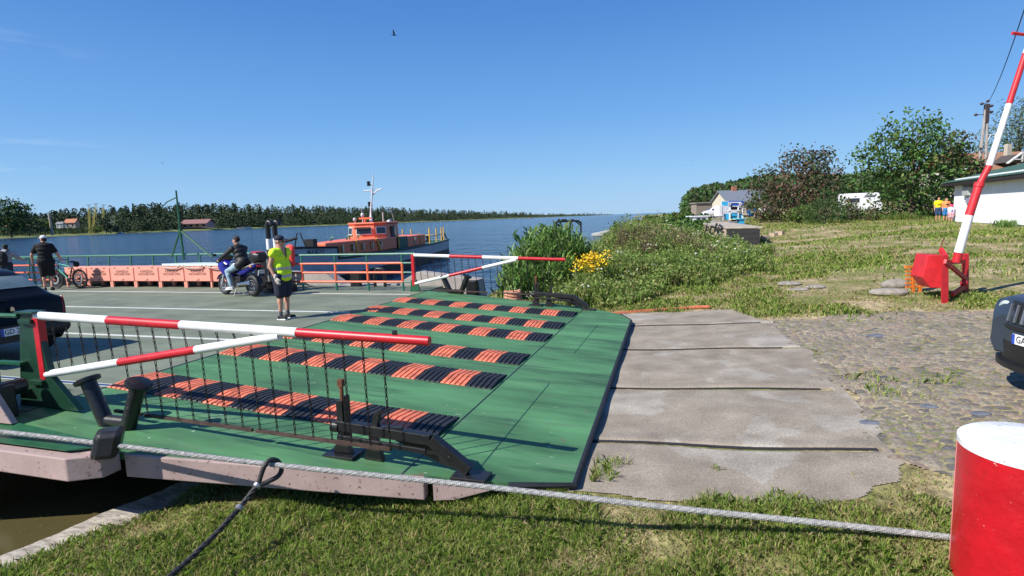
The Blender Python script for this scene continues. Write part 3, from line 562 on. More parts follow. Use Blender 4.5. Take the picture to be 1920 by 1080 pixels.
# sponson on the far side, beyond the railing
m = MB(); m.prism([(-6.6, 15.8, -.9), (-.2, 15.8, -.9), (1.25, 15.8, -.75), (1.1, 15.8, .18), (-.9, 15.8, .42), (-1.6, 15.8, .05), (-3.6, 15.8, .0), (-4.2, 15.8, .38), (-6.6, 15.8, .46)], (0, .5, 0)); m.build('sponson', mat('sponson_grey_paint', (.36, .32, .29), .7, var=.1, scale=3, spots=(.2, .15, .12), spot_scale=20, spot_amt=.66), ferry, bevel=.02)
MB().box((.95, 15.7, -.2), (.3, .3, .75)).build('sponson_fitting', M['black'], ferry, bevel=.01); MB().box((-2.9, 15.55, .22), (.32, .16, .5)).build('sponson_fitting', M['black'], ferry, bevel=.01); m = MB(); m.tube([(-2.2, 15.5, 0), (-2.2, 15.5, .42), (-2.12, 15.5, .55), (-1.92, 15.5, .55), (-1.85, 15.5, .42), (-1.85, 15.5, 0)], .05, 8); m.build('sponson_fitting', M['black'], ferry, smooth=True)
# ventilation / exhaust pipes with black and white bands
for x, y in ((fl(ont(508, 500, 15.2)).x, 15.2), (fl(ont(521, 500, 15.5)).x, 15.5)):
    pts = [(x, y, 0), (x, y, 1.2), (x, y, 1.45), (x, y, 1.46), (x, y, 2.05), (x + .05, y, 2.15), (x + .16, y, 2.18), (x + .26, y, 2.12), (x + .28, y, 1.98)]
    m = MB(); m.tube([(x, y, 0), (x, y, 1.22)], .082, 12); m.tube([(x, y, 1.56), (x, y, 1.96), (x + .02, y, 2.05), (x + .07, y, 2.10), (x + .13, y, 2.08), (x + .16, y, 2.0)], .082, 12)
    v = m.build('exhaust_pipe', M['black'], ferry, smooth=True); MB().tube([(x, y, 1.22), (x, y, 1.56)], .085, 12).build('white_band', M['white'], v, smooth=True)
# tripod mast with a lamp gaff
mast_x = -13.4
def mp_(px, py, t=15.2): return fl(ont(px, py, t))
m = MB(); top = mp_(330, 357); kn = mp_(338, 432); bt = mp_(345, 487)
m.tube([bt, kn, top], [.036, .036, .026], 8); m.tube([kn, mp_(322, 482, 15.4)], .03, 8); m.tube([kn, mp_(398, 482, 14.9)], .03, 8)
m.box(kn, (.1, .1, .1)); m.tube([mp_(331, 370), mp_(314, 378), mp_(306, 386)], .018, 6); m.build('tripod_mast', M['green'], ferry)
# ------------------------------------------------------------------ swinging gates with chain curtains
RUST2 = mat('dark_rusty_bar', (.075, .045, .035), .8, .2, var=.3, scale=12)
def chain(p, q, parent, step=.055, sway=.0):
    p = Vector(p); q = Vector(q); n = max(2, int((q - p).length / step)); m = MB(); d = (q - p) / n
    for i in range(n):
        c = p + d * (i + .5) + Vector((sway * math.sin(i * 1.3), sway * math.cos(i * 1.7), 0)); a = d.normalized(); sd = Vector((1, 0, 0)) if i % 2 else Vector((0, 1, 0)); ln = step * .66; wd = step * .18
        pts = [c + a * (ln * math.cos(2 * math.pi * k / 8)) + sd * (wd * math.sin(2 * math.pi * k / 8)) for k in range(9)]
        m.tube(pts, step * .085, 4, caps=False)
    return m.build('chain', M['chain'], parent)
def gate(name, label, y, hinge_x, tipx, ztop0, ztop1, zlow, joinx, xs, bars, lag=0.0):
    g = thing(name, label, 'barrier', W(SJ, 0), AZ0)
    ztop = lambda x: ztop0 + (ztop1 - ztop0) * (x - hinge_x) / (tipx - hinge_x)
    m = MB(); m.bar((hinge_x, y, zlow - .05), (hinge_x, y, ztop0 + .02), .085, .085, (0, 1, 0)); m.build('gate_post', M['red'], g, bevel=.006)
    n = 4
    # top arm in red and white lengths
    ed = xs
    for i in range(len(ed) - 1):
        MB().tube([(ed[i], y, ztop(ed[i])), (ed[i + 1], y, ztop(ed[i + 1]))], .047 if i < len(ed) - 2 else .043, 14).build('gate_arm', M['white'] if i % 2 == 0 else M['red'], g, smooth=True)
    zl = lambda x: zlow + (ztop(joinx) - .05 - zlow) * (x - hinge_x) / (joinx - hinge_x)
    e2_ = [hinge_x + .03 + (joinx - hinge_x) * f for f in (0, .35, .68, 1.0)]
    for i in range(3): MB().tube([(e2_[i], y - .005, zl(e2_[i])), (e2_[i + 1], y - .005, zl(e2_[i + 1]))], .043, 12).build('gate_strut', M['red'] if i == 1 else M['white'], g, smooth=True)
    x = hinge_x + .2; k = 0; zb = lambda x: .10 + rz(max(x, 0)) * .55 - .02
    while x < tipx - .35:
        if x < joinx: chain((x, y, ztop(x) - .04), (x + .03, y, zl(x) + .04), g)
        if x > hinge_x + 1.05: chain((x, y, (zl(x) if x < joinx else ztop(x)) - .04), (x + .02, y, zb(x)), g)
        x += .208; k += 1
    for a, b in bars: MB().bar((a, y, zb(a) - .015), (b, y, zb(b) - .015), .035, .03).build('chain_bar', RUST2, g)
    MB().box((hinge_x + (tipx - hinge_x) * .93, y, ztop(tipx) + .06), (.03, .04, .05)).build('latch_eye', M['black'], g)
    return g
gate('boom_gate', 'near red and white boom gate with hanging chains beside the leaning bollards', 4.46, .12, 4.95, 1.06, .93, .38, 3.35, [.1, 1.18, 2.18, 3.58, 4.95], [(1.12, 1.5), (1.55, 2.95), (3.0, 4.5)])
gate('boom_gate', 'far red and white boom gate with chains, reaching towards the reeds', 14.42, -.3, 4.05, 1.03, .86, .22, 2.7, [-.26, .82, 1.78, 2.78, 4.05], [(.3, 1.9), (2.0, 3.6)])
# ------------------------------------------------------------------ ramp locking arms
def lock_arm(label, y, x0, flip):
    g = thing('ramp_lock', label, 'locking arm', W(SJ, 0), AZ0); Z = rz
    m = MB()
    top = [(x0 - .05, y, Z(x0) + .30), (x0 + .95, y, Z(x0 + .95) + .30), (x0 + 1.32, y, Z(x0 + 1.3) + .06)]
    m.bar(top[0], top[1], .09, .10); m.bar(top[1] , top[2], .09, .11); m.bar((x0 - .02, y - .06, Z(x0) + .20), (x0 + .92, y - .06, Z(x0 + .9) + .2), .03, .05)
    m.prism([(x0 + .5, y + .02, Z(x0) + .2), (x0 + .95, y + .02, Z(x0) + .21), (x0 + 1.2, y + .02, Z(x0 + 1.2) + .03), (x0 + 1.05, y + .02, Z(x0 + 1.0) + .05)], (0, .04, 0)); m.box((x0 + 1.33, y, Z(x0 + 1.33) + .012), (.34, .2, .03)); m.tube([(x0 - .11, y, Z(x0) + .28), (x0 - .02, y, Z(x0) + .28)], .06, 10)
    m.build('locking_bar', M['black'], g, bevel=.008)
    m = MB(); m.box((x0, y, Z(x0) + .012), (.34, .24, .025)); m.prism([(x0 - .11, y - .03, Z(x0)), (x0 + .11, y - .03, Z(x0)), (x0 + .035, y - .03, Z(x0) + .2), (x0 + .035, y - .03, Z(x0) + .55), (x0 - .035, y - .03, Z(x0) + .55), (x0 - .035, y - .03, Z(x0) + .2)], (0, .06, 0)); m.box((x0 + .07, y, Z(x0) + .35), (.035, .06, .5)); m.build('upright', M['black'], g, bevel=.004)
    m = MB(); m.tube([(x0 + .02, y, Z(x0) + .5), (x0 + .02, y, Z(x0) + .74)], .02, 8); m.box((x0 + .02, y, Z(x0) + .72), (.05, .05, .07)); m.build('locking_pin', M['rust'], g)
    x2 = x0 + .34; m = MB(); m.prism([(x2 - .1, y - .03, Z(x2)), (x2 + .1, y - .03, Z(x2)), (x2 + .04, y - .03, Z(x2) + .25), (x2 + .09, y - .03, Z(x2) + .46), (x2 + .14, y - .03, Z(x2) + .5), (x2 + .12, y - .03, Z(x2) + .53), (x2 + .03, y - .03, Z(x2) + .47), (x2 - .03, y - .03, Z(x2) + .25)], (0, .06, 0)); m.box((x2 + .17, y + .02, Z(x2) + .34), (.28, .05, .012)); m.build('bracket', M['black'], g, bevel=.004)
lock_arm('near black steel locking arm with rusty pin on the green ramp edge', 4.60, 3.9, 1)
lock_arm('far black steel locking arm at the ramp corner by the weeds', 13.72, 3.42, -1)
# ------------------------------------------------------------------ life jacket lockers along the far rail
LK = []
def locker(x, label):
    g = thing('life_jacket_locker', label, 'locker', W(SJ + x, 14.95, 0), AZ0, 'salmon life jacket lockers along the far rail')
    m = MB(); m.box((0, .3, .46), (1.105, .6, .50)); m.build('case', M['orange'], g, bevel=.008)
    for sx in (-.52, .52):
        for yy in (.04, .56): MB().box((sx, yy, .105), (.06, .06, .21)).build('leg', M['orange'], g)
    m = MB(); m.box((0, -.009, .455), (1.06, .012, .46)); d = m.build('door', M['orange'], g, bevel=.004)
    text('lettering', 'KAMIZELKI\nRATUNKOWE', .115, frame((.02, -.0175, .50), (1, 0, 0), (0, 0, 1)), M['ink'], d, .001)
    m = MB(); m.prism([(-.08, -.02, .25), (.06, -.02, .25), (.06, -.02, .31), (.02, -.02, .27)], (0, .012, 0)); m.build('latch', M['rust'], d)
    m = MB(); m.box((-.3, -.02, .685), (.09, .015, .02)); m.box((.3, -.02, .685), (.09, .015, .02)); m.build('hinge', M['rust'], d)
for i, lb in enumerate(('salmon life jacket locker hidden behind the bicycle, leftmost of the row', 'salmon life jacket locker partly in shade behind the bicycle wheel', 'salmon life jacket locker next to the shaded one',
                        'salmon life jacket locker below the tripod mast on its left side', 'salmon life jacket locker below the tripod mast on its right side', 'salmon life jacket locker nearest to the motorcycle front')):
    locker(-14.12 + 1.115 * i, lb)
m = MB(); m.box((-7.55, 15.25, .46), (.72, .6, .5)); m.box((-7.3, 15.0, .1), (.06, .06, .2)); tag(m.build('locker_end', M['orange'], bevel=.008, loc=(0, 0, 0)), 'narrow salmon locker end behind the motorcycle front wheel', 'locker'); bpy.data.objects['locker_end'].location = W(SJ, 0); bpy.data.objects['locker_end'].rotation_euler = (0, 0, AZ0)
m = MB(); m.prism([(-17, 15.62, .0), (-6.2, 15.62, 0), (-6.2, 15.62, .4), (-17, 15.62, .4)], (0, .06, 0)); m.build('locker_gap_shade', M['black'], ferry)  # added black panel standing in for the shade beneath the lockers
# upturned white boat behind the lockers
b = thing('rowing_boat', 'white and mint rowing boat stowed behind the lockers', 'boat', W(SJ - 8.6, 15.3, .735), AZ0)
def hullf(L_, B_, D_, up=False):
    def f(u, v):
        x = (u - .5) * L_; wv = B_ * (max(0, 1 - abs(2 * u - 1) ** 2.6)) ** .6 + .01; a = math.pi * v
        return (x, -math.cos(a) * wv * .5, (math.sin(a) * D_ * (1 - .35 * abs(2 * u - 1) ** 2)) * (1 if up else -1))
    return f
m = MB(); m.grid(hullf(3.7, .6, .08, True), 24, 10); m.build('hull', mat('mint_white_gelcoat', (.52, .62, .58), .35, var=.04), b, smooth=True)
m = MB()
for k in range(3): m.tube([(-1.0 + .95 * k + .40 * math.cos(a), -.42, .02 - .10 * math.sin(a)) for a in np.linspace(0, math.pi, 9)], .022, 6)
m.build('rope_loop', mat('pale_rope', (.55, .45, .38), .9), b)
# winch with hand wheel, behind the deckhand
wn = thing('capstan_winch', 'black deck winch with round base between deckhand and railing', 'winch', W(SJ - 4.75, 14.2, 0), AZ0)
m = MB(); m.lathe((0, 0, 0), (0, 0, 1), [(0, .42), (.1, .42), (.12, .3), (.24, .3), (.26, .4), (.34, .4), (.36, .2), (1.0, .17), (1.02, .25), (1.1, .25)], 24); m.box((-.62, .25, .5), (.45, .4, 1.0)); m.box((.28, .1, .1), (.5, .22, .2)); m.build('winch_body', M['black'], wn, smooth=True)
m = MB(); m.box((-.2, -.12, .68), (.05, .02, 1.1)); m.box((.36, -.02, .14), (.12, .1, .2)); m.build('cover_strip', M['steel'], wn)
m = MB(); m.box((.22, .2, .55), (.4, .05, .06)); m.box((.18, .2, .8), (.05, .05, .5)); m.build('lever', M['black'], wn)
lv = thing('life_vest', 'red life vest hung over the railing beside the winch', 'life vest', W(SJ - 4.45, 14.5, 1.0), AZ0)
m = MB(); m.cap((-.05, -.06, -.1), (-.02, -.06, .22), .07, .09); m.cap((.12, -.06, -.22), (.1, -.06, .18), .06, .1); m.ell((.03, -.02, .28), (.16, .09, .12)); remeshed(m, 'vest_body', mat('life_vest_red', (.75, .06, .05), .7), lv, .015, 3)
# orange fairlead rope coil beside the far ramp corner
cp = fl(ont(952, 556, 14.95)); rc = thing('rope_coil', 'thick peach hawser coiled at the far ramp corner by the reeds', 'rope', W(SJ + cp.x, cp.y, cp.z), AZ0)
m = MB(); hw = mat('peach_hawser', (.56, .27, .17), .9, var=.2, scale=40, bump=.5, bscale=70)
for k in range(4): m.tube([(.13 + (.2 + .02 * (k % 2)) * math.cos(a), .05 + .2 * math.sin(a), -.12 + .08 * k + .02 * math.sin(a * 2)) for a in np.linspace(0, 2 * math.pi, 21)], .042, 8)
tail = [(-.06, -.08, -.16), (.1, -.3, -.25), (.45, -.62, -.25), (.85, -.9, -.245), (1.3, -1.1, -.22), (1.42, -1.13, -.24)]
m.tube(tail, .042, 8); m.build('hawser', hw, rc, smooth=True)
m = MB(); m.box((.75, -.35, -.16), (1.3, .34, .16), Matrix.Rotation(-.45, 3, 'Z')); tag(m.build('rusty_fender', M['rust'], rc), kind=None)
# ================================================================== PEOPLE
SK = M['skin']
def ori(d): return Vector(d).normalized()
class Person:
    """joints in local metres, facing +y, x to the person's right"""
    def __init__(s, label, loc, rotz, J, voxel=.011, group=None, bulk=1.0):
        s.g = thing('person', label, 'person', loc, rotz, group); s.J = {k: Vector(v) for k, v in J.items()}; s.vox = voxel; s.k = bulk
    def limbs(s, m, grow=0.0, parts=('arm', 'leg', 'torso', 'head', 'hand', 'foot')):
        J = s.J; b = s.k
        if 'torso' in parts:
            up = (J['neck'] - J['pelvis']).normalized(); sh = (J['shR'] - J['shL']).normalized()
            for f, wx, dy in ((0.0, .155, .115), (.22, .15, .115), (.45, .155, .12), (.68, .17, .12), (.86, .165, .10)):
                c = J['pelvis'].lerp(J['neck'], f); fr = Matrix((sh, up.cross(sh), up)).transposed(); m.ell(c, (wx * b + grow, dy * b + grow, .13), fr)
            m.cap(J['shL'], J['shR'], .066 + grow); m.cap(J['neck'] - up * .06, J['neck'] + up * .05, .062, .055)
            m.cap(J['hipL'], J['hipR'], .105 * b + grow)
        for sd in 'LR':
            if 'arm' in parts: m.cap(J['sh' + sd], J['el' + sd], .058 * b ** .5 + grow, .043 * b ** .5 + grow); m.cap(J['el' + sd], J['wr' + sd], .043 * b ** .5 + grow, .028 + grow); m.ell(J['el' + sd].lerp(J['wr' + sd], .25), (.044 + grow,) * 3)
            if 'leg' in parts:
                m.cap(J['hip' + sd], J['kn' + sd], .088 * b + grow, .056 + grow); m.cap(J['kn' + sd], J['an' + sd], .055 + grow, .036 + grow); d = J['kn' + sd].lerp(J['an' + sd], .28); m.ell(d + Vector((0, -.012, 0)), (.056 + grow, .06 + grow, .1))
            if 'foot' in parts: m.cap(J['an' + sd] + Vector((0, 0, -.03)), J['to' + sd], .042 + grow, .032 + grow)
            if 'hand' in parts: s.hand(m, sd, grow)
        return m
    def hand(s, m, sd, grow=0.0):
        J = s.J; w_ = J['wr' + sd]; d = (J.get('ha' + sd, w_ + (w_ - J['el' + sd]).normalized() * .09) - w_).normalized(); fw = s.J['fwd'] if 'fwd' in s.J else Vector((0, 1, 0))
        sx = -1 if sd == 'L' else 1; n = d.cross(fw); n = n.normalized() if n.length > .1 else Vector((1, 0, 0)); f = n.cross(d).normalized()
        if f.dot(fw) < 0: f = -f
        inn = Vector((-sx, 0, 0)); inn = (inn - d * inn.dot(d)).normalized() if abs(inn.dot(d)) < .9 else n
        pc = w_ + d * .05
        fr = Matrix((f, inn, d)).transposed(); m.ell(pc, (.042 + grow, .02 + grow, .055), fr)
        for i, l in enumerate((.07, .08, .075, .058)):
            b0 = w_ + d * .085 + f * (.03 - .02 * i); k1 = b0 + d * l * .5 + inn * .006; k2 = k1 + d * l * .38 + inn * .022
            m.cap(b0, k1, .0098 + grow, .009 + grow, 8); m.cap(k1, k2, .009 + grow, .0078 + grow, 8)
        t0 = w_ + d * .03 + f * .034; t1 = t0 + d * .035 + f * .03; t2 = t1 + d * .032 + f * .008 + inn * .01
        m.cap(t0, t1, .013 + grow, .011 + grow, 8); m.cap(t1, t2, .011 + grow, .009 + grow, 8)
    def headframe(s):
        J = s.J; f = (J['look'] - J['head']).normalized(); up = Vector((0, 0, 1)); x = f.cross(up).normalized(); up = x.cross(f); return Matrix((x, f, up)).transposed()
    def hp(s, x, y, z): return s.J['head'] + s.headframe() @ Vector((x, y, z))
    def head(s, m):
        R = s.headframe(); P = s.hp
        m.ell(P(0, -.012, .03), (.075, .095, .095), R); m.ell(P(0, .02, -.035), (.06, .075, .085), R); m.cap(P(0, .045, -.095), P(0, .06, -.088), .032, .028)
        m.cap(P(0, .085, .0), P(0, .107, -.035), .011, .016, 8); m.cap(P(-.035, .078, .018), P(.035, .078, .018), .014, .014, 8)
        for sx in (-1, 1): m.ell(P(.077 * sx, -.005, -.01), (.012, .022, .034), R)
        m.cap(s.J['neck'] - Vector((0, 0, .03)), P(0, -.02, -.07), .058, .055)
    def face(s, glasses=False):
        P = s.hp; R = s.headframe(); e = MB()
        if glasses:
            for sx in (-1, 1): e.ell(P(.032 * sx, .084, .0), (.03, .014, .02), R, 10, 6)
            e.cap(P(-.075, .0, .004), P(-.058, .07, .004), .004, .004, 6); e.cap(P(.075, .0, .004), P(.058, .07, .004), .004, .004, 6); e.build('sunglasses', M['glass'], s.g, smooth=True)
        else:
            for sx in (-1, 1): e.ell(P(.03 * sx, .083, .0), (.012, .008, .008), R, 8, 6)
            e.build('eyes', M['ink'], s.g, smooth=True)
        e = MB(); e.cap(P(-.02, .087, -.062), P(.02, .087, -.062), .006, .006, 6); e.build('mouth', mat_lip, s.g, smooth=True)
    def body(s, parts=('arm', 'leg', 'torso', 'head', 'hand', 'foot'), m_=None):
        m = MB(); s.limbs(m, 0, parts); s.head(m); return remeshed(m, 'body', m_ or SK, s.g, s.vox, 3)
    def cloth(s, name, fn, m_, vox=None, smooth=3):
        m = MB(); fn(m); return remeshed(m, name, m_, s.g, vox or s.vox * 1.15, smooth)
    def hair(s, m_, full=True):
        m = MB(); R = s.headframe(); m.ell(s.hp(0, -.022, .042), (.082, .098, .096), R)
        if full: m.ell(s.hp(0, -.045, -.01), (.078, .07, .08), R)
        return remeshed(m, 'hair', m_, s.g, s.vox, 2)
    def cap_(s, m_, peak=True):
        m = MB(); R = s.headframe(); m.ell(s.hp(0, -.015, .062), (.092, .11, .075), R); o = remeshed(m, 'cap', m_, s.g, s.vox, 2)
        pk = MB(); pk.ell(s.hp(0, .125, .045), (.072, .075, .010), R @ Matrix.Rotation(-.22, 3, 'X')); pk.build('cap_peak', m_, o, smooth=True); return o
    def shoes(s, m_, sole=None):
        for sd in 'LR':
            a = s.J['an' + sd]; t = s.J['to' + sd]; d = (t - a); d.z = 0; d.normalize(); m = MB(); m.cap(a + Vector((0, 0, -.045)) - d * .035, t + Vector((0, 0, .008)), .052, .040); m.cap(a, a + Vector((0, 0, -.04)), .046, .05)
            o = remeshed(m, 'shoe', m_, s.g, s.vox, 2)
            if sole: k = MB(); k.bar(a - d * .08 + Vector((0, 0, -.075 - (a.z - .085) * 0)), t + d * .03 + Vector((0, 0, -.018)), .088, .03); k.build('sole', sole, o, bevel=.01)
mat_lip = mat('lips', (.35, .12, .1), .5)
def standing(h=1.8, **kw):
    k = h / 1.8
    J = dict(pelvis=(0, 0, .96), neck=(0, -.01, 1.50), head=(0, .02, 1.645), look=(0, 1, 1.62), shL=(-.185, 0, 1.425), shR=(.185, 0, 1.425), elL=(-.23, -.03, 1.14), elR=(.23, -.03, 1.14), wrL=(-.24, .06, .90), wrR=(.24, .06, .90),
             hipL=(-.085, 0, .93), hipR=(.085, 0, .93), knL=(-.095, .01, .50), knR=(.095, .01, .50), anL=(-.10, -.02, .085), anR=(.10, -.02, .085), toL=(-.12, .13, .035), toR=(.12, .13, .035))
    J.update(kw); return {a: Vector(b) * k for a, b in J.items()}
def tshirt(P, grow=.016, sleeve=.62, hem=-.06):
    def f(m):
        P.limbs(m, grow, ('torso',)); J = P.J
        for sd in 'LR': m.cap(J['sh' + sd], J['sh' + sd].lerp(J['el' + sd], sleeve), .066 + grow * .6, .062 + grow)
    return f
def shorts(P, grow=.022, f_=.8):
    def f(m):
        J = P.J; b = P.k; m.cap(J['hipL'], J['hipR'], .112 * b + grow); m.ell(J['pelvis'] + Vector((0, 0, .03)), (.155 * b + grow, .12 * b + grow, .1))
        for sd in 'LR': m.cap(J['hip' + sd], J['hip' + sd].lerp(J['kn' + sd], f_), .098 * b + grow, .085 + grow)
    return f
# --- deckhand in a high visibility vest; looks to the right
p = onz(535, 598); P = Person('deckhand in yellow reflective vest, navy shorts and cap standing on the deck', p, math.radians(-112), standing(1.80, look=(-.25, 1, 1.60), elL=(-.26, -.10, 1.14), wrL=(-.27, -.14, .90), elR=(.25, -.05, 1.14), knL=(-.10, .0, .5)), .009, bulk=1.16)
P.body(); P.face(True)
VM = mat('hi_vis_yellow', (.62, .92, .02), .7, var=.06, scale=12, bump=.25, bscale=14)
def vest(m):
    J = P.J; P.limbs(m, .026, ('torso',)); m.ell((0, .02, .90), (.205, .175, .12)); m.ell((0, .02, .99), (.21, .18, .14)); m.ell((0, .01, 1.12), (.21, .18, .16))
    for sd in 'LR': m.cap(J['sh' + sd], J['sh' + sd] + Vector(((-1 if sd == 'L' else 1) * .035, 0, -.03)), .082, .08)
v = P.cloth('vest', vest, VM, .010, 4)
# open collar: cut the vest where the V neck shows skin
bm = bmesh.new(); bm.from_mesh(v.data)
dl = [f for f in bm.faces if (lambda c: (c.z > 1.50 + .02) or (c.y > .04 and c.z > 1.27 and abs(c.x) < (c.z - 1.27) * .36) or c.z < .815)(f.calc_center_median())]
bmesh.ops.delete(bm, geom=dl, context='FACES'); bm.to_mesh(v.data); bm.free()
RF = mat('reflective_silver', (.46, .47, .48), .35, .1, var=.04)
for z0, z1 in ((.90, .955), (1.06, 1.115)):
    m = MB(); n = 40
    bm = bmesh.new(); bm.from_mesh(v.data); 
    keep = [f for f in bm.faces if z0 <= f.calc_center_median().z <= z1]; rest = [f for f in bm.faces if f not in set(keep)]
    bmesh.ops.delete(bm, geom=rest, context='FACES'); bm.normal_update()
    for q in bm.verts: q.co += q.normal * .004
    me = bpy.data.meshes.new('reflective_band'); bm.to_mesh(me); bm.free(); me.materials.clear(); me.materials.append(RF); o = bpy.data.objects.new('reflective_band', me); C.objects.link(o); o.parent = v
NV = mat('navy_cloth', (.012, .016, .035), .8, bump=.15, bscale=20)
P.cloth('shorts', shorts(P, .03, .86), NV, .011); P.shoes(M['dark'], M['white']); P.cap_(NV)
hh = MB(); R_ = P.headframe(); hh.ell(P.hp(0, -.05, .0), (.08, .065, .06), R_); remeshed(hh, 'hair', mat('grey_hair', (.35, .33, .31), .9), P.g, .01, 2)
m = MB()
for sd in 'LR': P.hand(m, sd, .004); m.cap(P.J['wr' + sd] + Vector((0, 0, .05)), P.J['wr' + sd], .037, .036)
remeshed(m, 'gloves', mat('pale_work_gloves', (.55, .50, .42), .9), P.g, .007, 1)
def socks(m):
    for sd in 'LR': m.cap(P.J['an' + sd] + Vector((0, 0, .09)), P.J['an' + sd], .046, .045)
P.cloth('socks', socks, mat('grey_socks', (.14, .14, .15), .9))
# --- man in black seen from behind, white cap, looking left
p = onz(93, 545); P = Person('large man in black shirt and shorts with white cap, seen from behind', p, math.radians(28), standing(1.94, look=(-.75, .65, 1.63), elL=(-.33, .0, 1.16), wrL=(-.36, .12, .92), elR=(.31, .02, 1.16), wrR=(.36, .2, .98), anR=(.10, -.12, .10), knR=(.1, .03, .5), toR=(.12, .0, .04)), .013, bulk=1.3)
P.body(); P.face(); BK = mat('black_cotton', (.006, .006, .007), .9, bump=.15, bscale=14)
P.cloth('t_shirt', tshirt(P, .022, .62), BK); P.cloth('shorts', shorts(P, .03, .9), BK); P.shoes(M['dark']); P.hair(mat('dark_hair', (.015, .011, .009), .8)); P.cap_(mat('white_cap_cloth', (.75, .74, .76), .8))
# --- person with backpack leaning on the rail
q = onz(10, 545); pk = ont(17, 540, 14.3); pk.z = 0; P = Person('person with black backpack and dark cap leaning at the rail', pk, math.radians(15), standing(1.70, head=(.0, .12, 1.58), neck=(0, .05, 1.45), shL=(-.18, .06, 1.38), shR=(.18, .06, 1.38), look=(-.3, 1, 1.45), elR=(.3, .22, 1.2), wrR=(.34, .5, 1.1), elL=(-.3, .2, 1.18), wrL=(-.25, .48, 1.1)), .013, bulk=1.05)
P.body(); P.face(); GR = mat('grey_marl', (.30, .31, .34), .9, bump=.1)
P.cloth('sweatshirt', tshirt(P, .024, .98), GR); P.cloth('trousers', shorts(P, .02, 1.0), NV); P.shoes(M['dark']); P.cap_(mat('dark_green_cap', (.012, .03, .022), .8)); P.hair(mat('dark_hair', (.015, .011, .009), .8))
m = MB(); m.ell((0, -.17, 1.12), (.17, .12, .27)); m.ell((0, -.22, 1.0), (.14, .1, .14)); bp = remeshed(m, 'backpack', M['dark'], P.g, .012, 2)
m = MB()
for sx in (-1, 1): m.tube([(.1 * sx, -.12, 1.32), (.125 * sx, .0, 1.43), (.13 * sx, .13, 1.36), (.13 * sx, .15, 1.15), (.14 * sx, .02, .98)], .022, 6)
m.build('strap', M['dark'], bp)
# --- family by the white building
def simple_person(label, loc, rot, h, top, low, hairm, capm=None, sl=.6, pk=None, **kw):
    P = Person(label, loc, rot, standing(h, **kw), .016, bulk=1.12); P.body(); P.face(); P.cloth('t_shirt', tshirt(P, .02, sl), top, .018); P.cloth('shorts', shorts(P, .025, .82), low, .018); P.shoes(M['dark']); P.hair(hairm)
    if capm: P.cap_(capm)
    return P
DH = mat('brown_hair', (.05, .025, .012), .8); BL = mat('blue_denim', (.03, .06, .14), .9)
fp = [ground_at(1758, 417), ground_at(1777, 417), ground_at(1786, 417)]
Pq = simple_person('adult in bright yellow t-shirt and navy shorts by the white building', fp[0], math.radians(155), 1.78, mat('yellow_tshirt', (.85, .68, .01), .85), BL, DH)
m = MB(); m.box((0, .175, 1.25), (.3, .012, .03)); m.build('shirt_print', M['ink'], Pq.g)
Pq = simple_person('child in white t-shirt and pink cap between two adults', fp[1] + Vector((-.35, -.7, 0)), math.radians(165), 1.2, mat('white_tshirt', (.72, .66, .72), .85), mat('pink_shorts', (.6, .35, .4), .85), DH, mat('pink_cap', (.75, .03, .2), .8))
m = MB(); m.prism([(-.07, .135, .72), (.07, .135, .72), (.03, .135, .84), (-.03, .135, .86)], (0, .012, 0)); m.build('shirt_print', mat('blue_print', (.03, .1, .4), .8), Pq.g)
Pq = simple_person('adult in orange t-shirt and blue shorts at the corner of the white building', fp[2] + Vector((-.25, .35, 0)), math.radians(170), 1.72, mat('orange_tshirt', (.85, .30, .10), .85), mat('blue_shorts', (.03, .2, .5), .85), DH)
m = MB(); m.box((0, .172, 1.24), (.17, .014, .1)); m.build('shirt_print', M['ink'], Pq.g)
# ================================================================== MOTORCYCLE AND RIDER
rw = onz(477, 556); fw = onz(411, 551); ax = (fw - rw).normalized(); ra = math.atan2(ax.y, ax.x)
WB = 1.38
mc = thing('motorcycle', 'blue and white motorcycle with black top case standing on the deck', 'motorcycle', rw, ra)      # local +x forward, y left
BLUE = mat('motorcycle_blue', (.012, .014, .24), .25, var=.06); SIL = mat('silver_plastic', (.5, .5, .53), .35, .2, var=.04)
def wheel(parent, x, y, z, R, tw, rim_m, spokes=5, name='wheel', spoke_r=.012, disc=True, tyre=None):
    wv = thing(name, None, None); wv.parent = parent; wv.location = (x, y, z)
    # a mesh wheel: tyre as the wheel mesh, rim and disc under it
    bpy.data.objects.remove(wv)
    m = MB(); prof = [(tw * .5 * math.cos(a), R - tw * .5 + tw * .5 * math.sin(a)) for a in np.linspace(0, 2 * math.pi, 13)[:-1]]; m.lathe((0, 0, 0), (0, 1, 0), prof, 40, closed=True)
    wv = m.build(name, tyre or M['rubber'], parent, smooth=True, loc=(x, y, z))
    m = MB(); r2 = R - tw * .95; m.lathe((0, 0, 0), (0, 1, 0), [(-tw * .35, r2), (tw * .35, r2), (tw * .35, r2 - .022), (-tw * .35, r2 - .022)], 40, closed=True); m.lathe((0, -.05, 0), (0, 1, 0), [(0, .035), (.1, .035)], 14)
    for k in range(spokes):
        a = 2 * math.pi * k / spokes; m.bar((.03 * math.cos(a), 0, .03 * math.sin(a)), (r2 * math.cos(a), 0, r2 * math.sin(a)), spoke_r * 1.4, spoke_r * 2.4, (0, 1, 0))
    m.build('rim', rim_m, wv, smooth=True)
    if disc: d = MB(); d.lathe((0, .05, 0), (0, 1, 0), [(0, r2 * .6), (.006, r2 * .6), (.006, r2 * .42), (0, r2 * .42)], 30, closed=True); d.build('brake_disc', M['steel'], wv)
    return wv
wheel(mc, 0, 0, .31, .31, .15, mat('alloy_grey', (.32, .32, .33), .35, .6), 5); wheel(mc, WB, 0, .305, .305, .115, mat('alloy_grey_front', (.32, .32, .33), .35, .6), 5)
m = MB()
